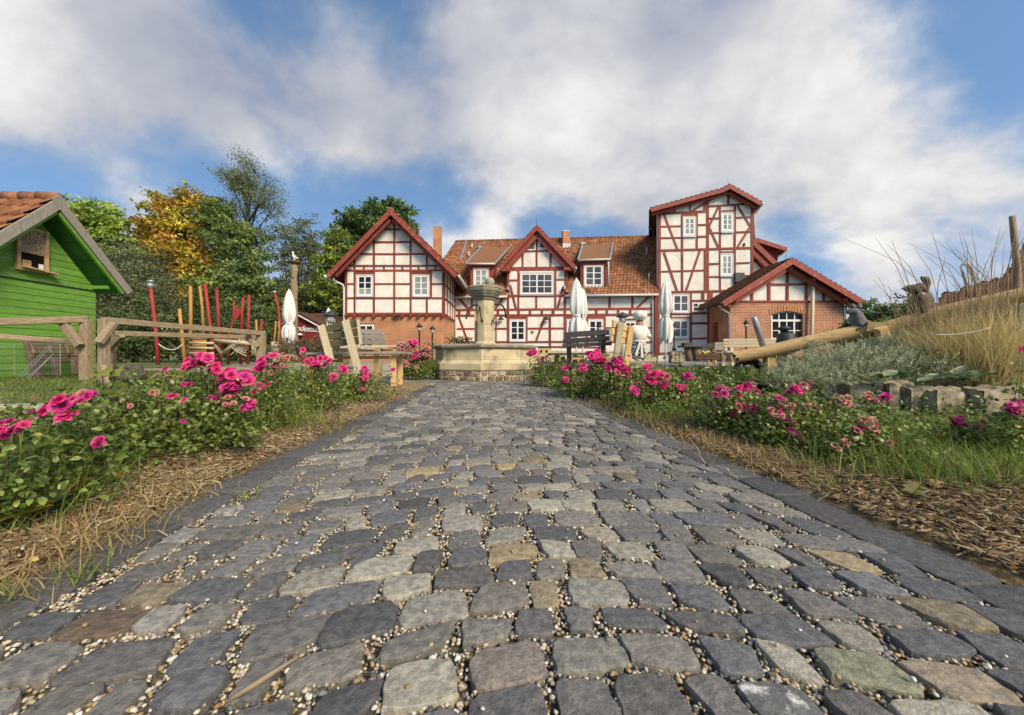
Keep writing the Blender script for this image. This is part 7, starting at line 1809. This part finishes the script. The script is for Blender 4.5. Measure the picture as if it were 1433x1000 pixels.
# tall bright grass on the right before the wall, and between the roses
n = 8000; y = NR.uniform(1.75, 3.5, n); x = 2.05 + NR.random(n) * (.6 + y * .5); xy = np.stack([x, y], 1)
blades('tall_grass', xy, NR.uniform(.09, .22, n) * (1 - .3 * (x > 2.8)), NR.uniform(.004, .008, n), cpick(GR[:3], n, .8, 1.35), lean=.55)
def tuft(label_unused, px, D, n, L0, L1, w, pal, r=.12, lean=.6, z=.02):
    c = at(px, 500, D); xy = np.array([c.x, c.y]) + NR.normal(0, r, (n, 2))
    return xy, NR.uniform(L0, L1, n), np.full(n, w) * NR.uniform(.7, 1.3, n), cpick(pal, n)
def tufts(name, lst, **kw):
    A = [tuft(*l) for l in lst]
    return blades(name, np.concatenate([a[0] for a in A]), np.concatenate([a[1] for a in A]), np.concatenate([a[2] for a in A]), np.concatenate([a[3] for a in A]), z=np.full(sum(len(a[0]) for a in A), .01), **kw)
tufts('bed_grass', [('', -60, 1.25, 360, .10, .32, .006, GR, .10), ('', -15, 1.35, 380, .10, .30, .005, GR, .10), ('', 50, 1.5, 420, .10, .30, .005, GR, .11), ('', 105, 1.75, 320, .08, .26, .006, GR, .11), ('', 400, 3.2, 420, .12, .42, .007, GR[2:4], .2), ('', 930, 3.7, 260, .1, .3, .008, GR, .2),
                    ('', 1250, 2.0, 520, .12, .32, .006, GR, .2), ('', 1330, 1.9, 420, .1, .3, .006, GR, .22), ('', 1190, 2.05, 200, .08, .2, .005, GR, .18), ('', 1000, 4.6, 500, .12, .32, .014, GR[1:3], .5), ('', 1030, 5.6, 400, .12, .28, .016, GR[1:3], .5)], lean=.75)
# dry straw tufts along the edging
lst = []
for (px, D) in ((60, 1.12), (110, 1.22), (30, 1.2), (160, 1.45), (210, 1.65), (250, 1.8), (90, 1.3), (300, 2.15), (340, 2.5), (20, 1.0), (235, 1.62), (150, 1.35), (280, 1.95), (430, 3.0), (470, 3.7), (515, 4.4), (555, 5.6), (200, 1.5)): lst.append(('', px, D, 150, .03, .11, .0035 + D * .0006, STRAW, .075 + .02 * D))
for (px, D) in ((990, 2.95), (960, 3.2), (930, 3.55), (900, 4.0), (870, 4.5), (1040, 2.45), (1075, 2.2), (1000, 2.7), (1130, 1.95), (845, 5.0)): lst.append(('', px, D, 330, .03, .13, .0035 + D * .0006, STRAW, .06 + .03 * D))
tufts('dry_grass', lst, lean=1.1)
# a few green sprigs at the path edge
tufts('edge_sprigs', [('', 345, 1.62, 26, .04, .09, .004, GR, .02), ('', 120, 1.05, 36, .03, .10, .004, GR, .025), ('', 15, .95, 30, .03, .10, .004, GR, .025), ('', 1160, 1.75, 40, .05, .13, .005, GR, .04), ('', 265, 1.75, 22, .04, .08, .004, GR, .02)], lean=.7)

# ---------------------------------------------------------------- bark chips, straw and litter on the beds
CH_L = np.array([(.50, .40, .22), (.40, .29, .15), (.28, .18, .09), (.57, .48, .31), (.20, .12, .07), (.35, .22, .11)])
CH_R = np.array([(.36, .26, .13), (.26, .17, .08), (.16, .095, .05), (.44, .35, .20), (.11, .07, .04), (.30, .18, .085)])
def chips(name, side, n, pal, t0=1.40, t1=2.35, L0=.012, L1=.06):
    s = .35 + NR.random(n) ** 1.35 * 6.8; t = t0 + NR.random(n) ** 1.2 * (t1 - t0)
    x = PO.x + PD.x * s + PE.x * t * side; y = PO.y + PD.y * s + PE.y * t * side
    z = .010 + .05 * (t - 1.39) / 1.2 + NR.uniform(0, .018, n)
    L_ = NR.uniform(L0, L1, n) * NR.choice([1, 1, 1, 1.5], n); W_ = NR.uniform(.003, .011, n); H_ = NR.uniform(.0015, .0045, n)
    a = NR.normal(0, 1.1, n) + .3; tl = NR.normal(0, .22, n)
    ax = np.stack([np.cos(a) * np.cos(tl), np.sin(a) * np.cos(tl), np.sin(tl)], 1); sd = np.stack([-np.sin(a), np.cos(a), NR.normal(0, .3, n)], 1); up = np.cross(ax, sd)
    P = np.stack([x, y, z], 1); V = []
    for k in (-1, 1):
        for i, j in ((-1, -1), (1, -1), (1, 1), (-1, 1)):
            tap = NR.uniform(.4, 1, (n, 1)) if i > 0 else 1
            V.append(P + ax * (L_[:, None] / 2 * i) + sd * (W_[:, None] / 2 * j * tap) + up * (H_[:, None] / 2 * k))
    V = np.stack(V, 1); F4 = np.array([(3, 2, 1, 0), (4, 5, 6, 7), (0, 1, 5, 4), (1, 2, 6, 5), (2, 3, 7, 6), (3, 0, 4, 7)])[None] + (np.arange(n) * 8)[:, None, None]
    C = np.repeat(cpick(pal, n, .7, 1.15)[:, None, :], 8, 1)
    return link_mesh(name, V.reshape(-1, 3), F4.reshape(-1, 4), MT['chip'], None, False, C.reshape(-1, 3), 'stuff')
chips('straw_mulch_chips', -1, 15000, CH_L); chips('bark_mulch_chips', 1, 15000, CH_R)
# small fallen petals and leaf scraps
n = 150; sgn = np.where(NR.random(n) < .45, -1, 1); s = NR.uniform(1.1, 6, n); t = NR.uniform(1.3, 2.0, n)
P = np.stack([PO.x + PD.x * s + PE.x * t * sgn, PO.y + PD.y * s + PE.y * t * sgn, .035 + NR.uniform(0, .02, n)], 1)
C = np.array([(.70, .12, .25), (.72, .35, .40), (.55, .35, .10), (.62, .45, .12), (.42, .2, .08)])[NR.choice(5, n, p=[.25, .2, .25, .15, .15])]
V, Fc, CC = leaf_arrays(P, rand_dirs(n) * np.array([1, 1, .25]), rand_dirs(n, 2.5), NR.uniform(.012, .035, n), NR.uniform(.010, .022, n), C, True)
link_mesh('petal_litter', V, Fc, MT['petal'], None, True, CC, 'stuff')

# ---------------------------------------------------------------- large single leaves
def lobed(name, P, axis, nrm, size, col, parent=None, lobes=5, curl=.25, m='leaf'):
    """a maple-like leaf with pointed lobes, real size"""
    axis = Vector(axis).normalized(); nrm = Vector(nrm); side = axis.cross(nrm).normalized(); up = side.cross(axis)
    out = [(0, .0), (.22, .30), (.05, .50), (.30, .46), (.42, .62), (.55, .40), (.78, .30), (.72, .16), (1.0, 0)]
    pts = [(u, v) for u, v in out] + [(u, -v) for u, v in out[-2:0:-1]]
    V = [Vector(P) + axis * .45 * size]; Cc = [col]
    for u, v in pts:
        q = Vector(P) + axis * u * size + side * v * size + up * (curl * size * (abs(v) * .9 - (u - .45) ** 2 * .8) + R.uniform(-.02, .02) * size)
        V.append(q); k = R.uniform(.8, 1.2); Cc.append(tuple(c * k for c in col))
    n = len(pts); return link_mesh(name, [tuple(v) for v in V], [(0, 1 + i, 1 + (i + 1) % n) for i in range(n)], MT[m], parent, True, Cc)
def fallen(label, px, py, size, col, z=.05, ang=0.0, curl=.3, cat='leaf', lift=.25):
    D = (H - z) * F / (py - CY); p = at(px, py, D)
    tag(lobed('fallen_leaf', p, (math.cos(ang), math.sin(ang), lift), (0, -.35, 1), size, col, None, curl=curl), label, cat, 'large fallen leaves')
fallen('bright yellow curled leaf lying lowest at the left edge of the bed', 8, 722, .13, (.52, .30, .03), .06, .3)
fallen('golden brown leaf lying behind the bright yellow curled one at the left edge', 66, 700, .11, (.36, .19, .05), .07, 1.1, .5)
fallen('pale brown dry leaf standing on edge under the nearest left roses', 92, 690, .10, (.28, .15, .06), .07, .7, .6, lift=.7)
fallen('yellow-brown leaf on the straw mulch below the single low pink rose', 150, 671, .08, (.45, .27, .05), .05, .1)
fallen('small orange leaf on the pale straw mulch', 183, 692, .03, (.50, .25, .07), .03, 1.4)
fallen('tan fallen leaf lying on mulch by the black drip hose', 268, 632, .09, (.40, .24, .09), .04, .2)
fallen('lemon yellow round leaf under the largest rose cluster', 352, 593, .07, (.62, .50, .03), .06, .5, lift=.6)
fallen('fallen tan leaf under the trunk post roses', 428, 572, .12, (.42, .26, .08), .04, .1)
fallen('tan pointed leaf lying beside the right drip hose', 1325, 682, .07, (.46, .28, .12), .04, 2.4, lift=.15)
fallen('olive brown long leaf just left of the right drip hose', 1300, 690, .10, (.20, .17, .05), .04, 2.9, lift=.1)
fallen('small rust brown leaf on the lower right edge of the slabs', 1418, 795, .03, (.30, .13, .05), .01, .4)
# maple sapling at the fence post
MS = thing('maple_sapling', 'yellow-green maple sapling with big lobed leaves before the fence corner posts', 'sapling', (at(140, 500, 2.15).x, 2.15, .02))
b = MB(); 
sap = [(142, 517, .10, (.28, .30, .03), 0.0), (158, 518, .09, (.30, .30, .04), .3), (128, 535, .07, (.16, .20, .03), 2.6), (150, 540, .11, (.12, .15, .02), -.2), (163, 546, .085, (.16, .17, .02), -.4), (112, 545, .05, (.18, .23, .04), 2.9), (135, 528, .06, (.2, .22, .04), 1.5), (152, 560, .08, (.30, .26, .04), -.3), (118, 553, .05, (.15, .2, .04), 2.2)]
for (x, y, sz, col, an) in sap:
    p = at(x, y, 2.1 + R.uniform(-.08, .08)); lobed('leaf', p, (math.cos(an), -.5, -.35), (0, -.8, .8), sz, col, MS)
    b.tube([(MS.location.x + R.uniform(-.02, .02), 2.17, .02), (MS.location.x * .6 + p.x * .4, 2.15, p.z * .6), p], [.004, .003, .002], 5)
b.build('stems', MT['rosestem'], MS, True)
# broad-leaf weed at the left edge
WD = thing('broadleaf_weed', 'low weed with broad dark green leaves at the far left edge of the mulch', 'weed', (at(8, 690, 1.32).x, 1.32, .02))
for i in range(9):
    a = R.uniform(0, 6.28); p = Vector((WD.location.x + R.uniform(-.08, .08), 1.32 + R.uniform(-.06, .06), .04 + .012 * i)); lobed('leaf', p, (math.cos(a), math.sin(a), .25), (0, -.3, 1), R.uniform(.06, .10), tuple(v * R.uniform(.7, 1.3) for v in (.07, .115, .03)), WD, curl=.15)

# ---------------------------------------------------------------- raised bed: lavender, hosta, straw grass
rb = MB()
structure(grid_mesh('raised_bed', np.arange(3.5, 9.1, .1), np.arange(3.5, 7.7, .1), lambda x, y: np.where(x < 3.3, -.1, .22 + .03 * np.sin(x * 3) * np.cos(y * 4)), mat('bed_soil', lin(.085, .06, .035), lin(.14, .11, .06), 5, .95, .8, 40, bdist=.03),
          mask=lambda x, y: (y > 4.92 - (x - 4.2) * .65) & (y > 3.5)))
LV = thing('lavender_mound', 'large silvery grey-green lavender mound left of the straw-coloured grass', 'lavender', (at(1190, 500, 5.2).x, 5.2, .1))
P, G, O = crown_points([(1195, 531, 92, 40, 5.2), (1120, 537, 36, 20, 5.0), (1235, 520, 62, 42, 5.4), (1285, 528, 40, 36, 5.0)], .5, 10, .16, .6, .8)
k = (P[:, 2] > .12); P, O = P[k], O[k]
P = np.repeat(P, 9, 0) + 0; O = np.repeat(O, 9, 0); n = len(P); kk = np.tile(np.arange(9), n // 9)
dirn = O + np.array([0, 0, .9]) ; dirn = np.repeat(dirn[::9] + NR.normal(0, .3, (n // 9, 3)), 9, 0); dirn /= np.linalg.norm(dirn, axis=1, keepdims=True)
P = P + dirn * (kk * .011)[:, None]
C = np.array([(.52, .56, .35), (.40, .44, .25), (.66, .68, .46), (.27, .31, .16)])[np.repeat(NR.choice(4, n // 9), 9)] * (.75 + .06 * kk)[:, None]
V, Fc, CC = leaf_arrays(P, dirn * .8 + rand_dirs(n) * .75, rand_dirs(n, .5), NR.uniform(.022, .04, n), NR.uniform(.006, .010, n), C)
link_mesh('foliage', V, Fc, MT['leaf'], LV, False, CC)
b = MB(); 
for i in range(26):
    e = at(R.uniform(1100, 1290), R.uniform(505, 535), R.uniform(4.9, 5.4)); b.tube([(LV.location.x + R.uniform(-.6, .6), 5.2, .15), e], [.012, .004], 4)
b.build('stems', MT['bark'], LV)
# hosta leaves
HO = thing('hosta_row', 'row of low plants with broad grey-green leaves on top of the dry stone wall', 'plant', (at(1330, 530, 4.25).x, 4.25, .25))
for i in range(46):
    px, D = R.choice([R.uniform(1290, 1375), R.uniform(1330, 1365), R.uniform(1215, 1300)]), R.uniform(4.2, 4.5); c = at(px, R.uniform(526, 535), D)
    a = R.uniform(-.6, 3.7); ax = Vector((math.cos(a), -abs(math.sin(a)) * .6, R.uniform(.25, 1.1))).normalized(); sd = ax.cross(Vector((0, -.4, 1))).normalized(); up = sd.cross(ax)
    L_, W_ = R.uniform(.12, .22), R.uniform(.055, .085); V, Fc = [], []
    for j, (u, w) in enumerate(((0, .12), (.2, .8), (.45, 1), (.75, .7), (1, .04))):
        for v in (-1, -.5, 0, .5, 1): V.append(tuple(c + ax * u * L_ + sd * v * w * W_ / 1.4 + up * (abs(v) * .02 - .05 * u * u)))
    for j in range(4):
        for v in range(4): Fc.append((j * 5 + v, j * 5 + v + 1, j * 5 + v + 6, j * 5 + v + 5))
    g = R.choice([(.20, .26, .13), (.15, .20, .09), (.26, .31, .17), (.30, .33, .16)]); link_mesh('leaf', V, Fc, MT['leaf'], HO, True, [tuple(q * R.uniform(.9, 1.1) for q in g)] * len(V))
SGOLD = np.array([(.86, .68, .34), (.80, .61, .29), (.92, .78, .46), (.70, .52, .25), (.66, .60, .24), (.50, .52, .18)])
# straw-coloured ornamental grass
def tussock(label, px, D, n, L0, L1, r, pal, w=.006, stalks=0, z=.2, lean=.38, lab2=None):
    c = at(px, 500, D); T = thing('ornamental_grass', label, 'grass', (c.x, D, z), 'straw-coloured grass tussocks')
    a = NR.uniform(0, 6.28, n); rr_ = r * np.sqrt(NR.random(n)); xy = np.stack([c.x + np.cos(a) * rr_, D + np.sin(a) * rr_ * .7], 1)
    blades('blades', xy, NR.uniform(L0, L1, n), np.full(n, w) * NR.uniform(.6, 1.3, n), cpick(pal, n, .7, 1.2), lean=lean, z=np.full(n, z), kind=None, parent=T)
    b = MB()
    for i in range(stalks):
        x0, y0 = c.x + R.gauss(0, r * .5), D + R.gauss(0, r * .3); hh = R.uniform(.65, 1.0) * L1 * 1.62; lx = R.gauss(-.12, .30) * hh; ly = R.gauss(0, .15) * hh
        p = [Vector((x0, y0, z)), Vector((x0 + lx * .3, y0 + ly * .3, z + hh * .5)), Vector((x0 + lx * .65, y0 + ly * .6, z + hh * .82)), Vector((x0 + lx, y0 + ly, z + hh))]
        b.tube(p, [.0034, .0028, .0036, .0016], 4)
    if stalks: b.build('seed_stalks', MT.setdefault('stalk', mat('dry_stalk', lin(.26, .18, .10), lin(.36, .26, .13), 9, .8)), T, True)
    return T
tussock('big straw-coloured grass tussock with tall seed stalks at the right edge', 1385, 4.7, 3400, .5, 1.28, .50, SGOLD, .009, 60, lean=.34)
tussock('straw-coloured grass tussock leaning left over the upper log beside the lavender', 1310, 5.0, 1700, .4, 1.02, .34, SGOLD, .009, 40, lean=.42)
tussock('smaller straw-coloured grass tuft between the lavender and the grey figure', 1265, 5.6, 700, .3, .75, .22, SGOLD, .008, 16, lean=.35)
# pot plant and herbs on fountain rim, leafy weeds before the seesaw
PT = thing('rim_plant', 'small reddish-green plant growing on the fountain rim left of the column', 'plant', at(640, 480, 10.9))
for cx_, n_ in ((636, 130), (650, 130)):
    c = np.array(at(cx_, 476, 10.9)); P = c + NR.normal(0, 1, (n_, 3)) * np.array([.13, .05, .05]); n = len(P)
    C = np.array([(.16, .10, .04), (.09, .12, .03), (.2, .16, .06)])[NR.choice(3, n)]
    V, Fc, CC = leaf_arrays(P, rand_dirs(n), rand_dirs(n, .6), np.full(n, .07), np.full(n, .04), C); link_mesh('foliage', V, Fc, MT['leaf'], PT, False, CC)
WE = thing('weed_clump', 'lush light green weed clump in the lawn left of the half-buried tyre', 'weeds', (at(1000, 500, 6).x, 6, .02))
c = np.array(at(1000, 528, 6)); n = 2000; P = c + NR.normal(0, 1, (n, 3)) * np.array([.36, .35, .07]); P[:, 2] = np.maximum(P[:, 2], .05)
C = np.array([(.12, .18, .03), (.16, .22, .045), (.08, .13, .025), (.20, .22, .06)])[NR.choice(4, n)] * NR.uniform(.7, 1.2, (n, 1))
V, Fc, CC = leaf_arrays(P, rand_dirs(n, .6), rand_dirs(n, .8), NR.uniform(.05, .13, n), NR.uniform(.02, .04, n), C, True); link_mesh('foliage', V, Fc, MT['leaf'], WE, True, CC)
SG = thing('dry_shrub', 'dry tan and grey herb patch in front of the red cabin', 'shrub', (at(430, 500, 11).x, 11, .05))
c = np.array(at(438, 489, 11)); n = 2200; P = c + NR.normal(0, 1, (n, 3)) * np.array([.62, .25, .12]); C = np.array([(.22, .17, .10), (.12, .12, .07), (.30, .20, .10), (.09, .10, .05)])[NR.choice(4, n)]
V, Fc, CC = leaf_arrays(P, rand_dirs(n, .9), rand_dirs(n), NR.uniform(.08, .2, n), np.full(n, .025), C); link_mesh('foliage', V, Fc, MT['leaf'], SG, False, CC)
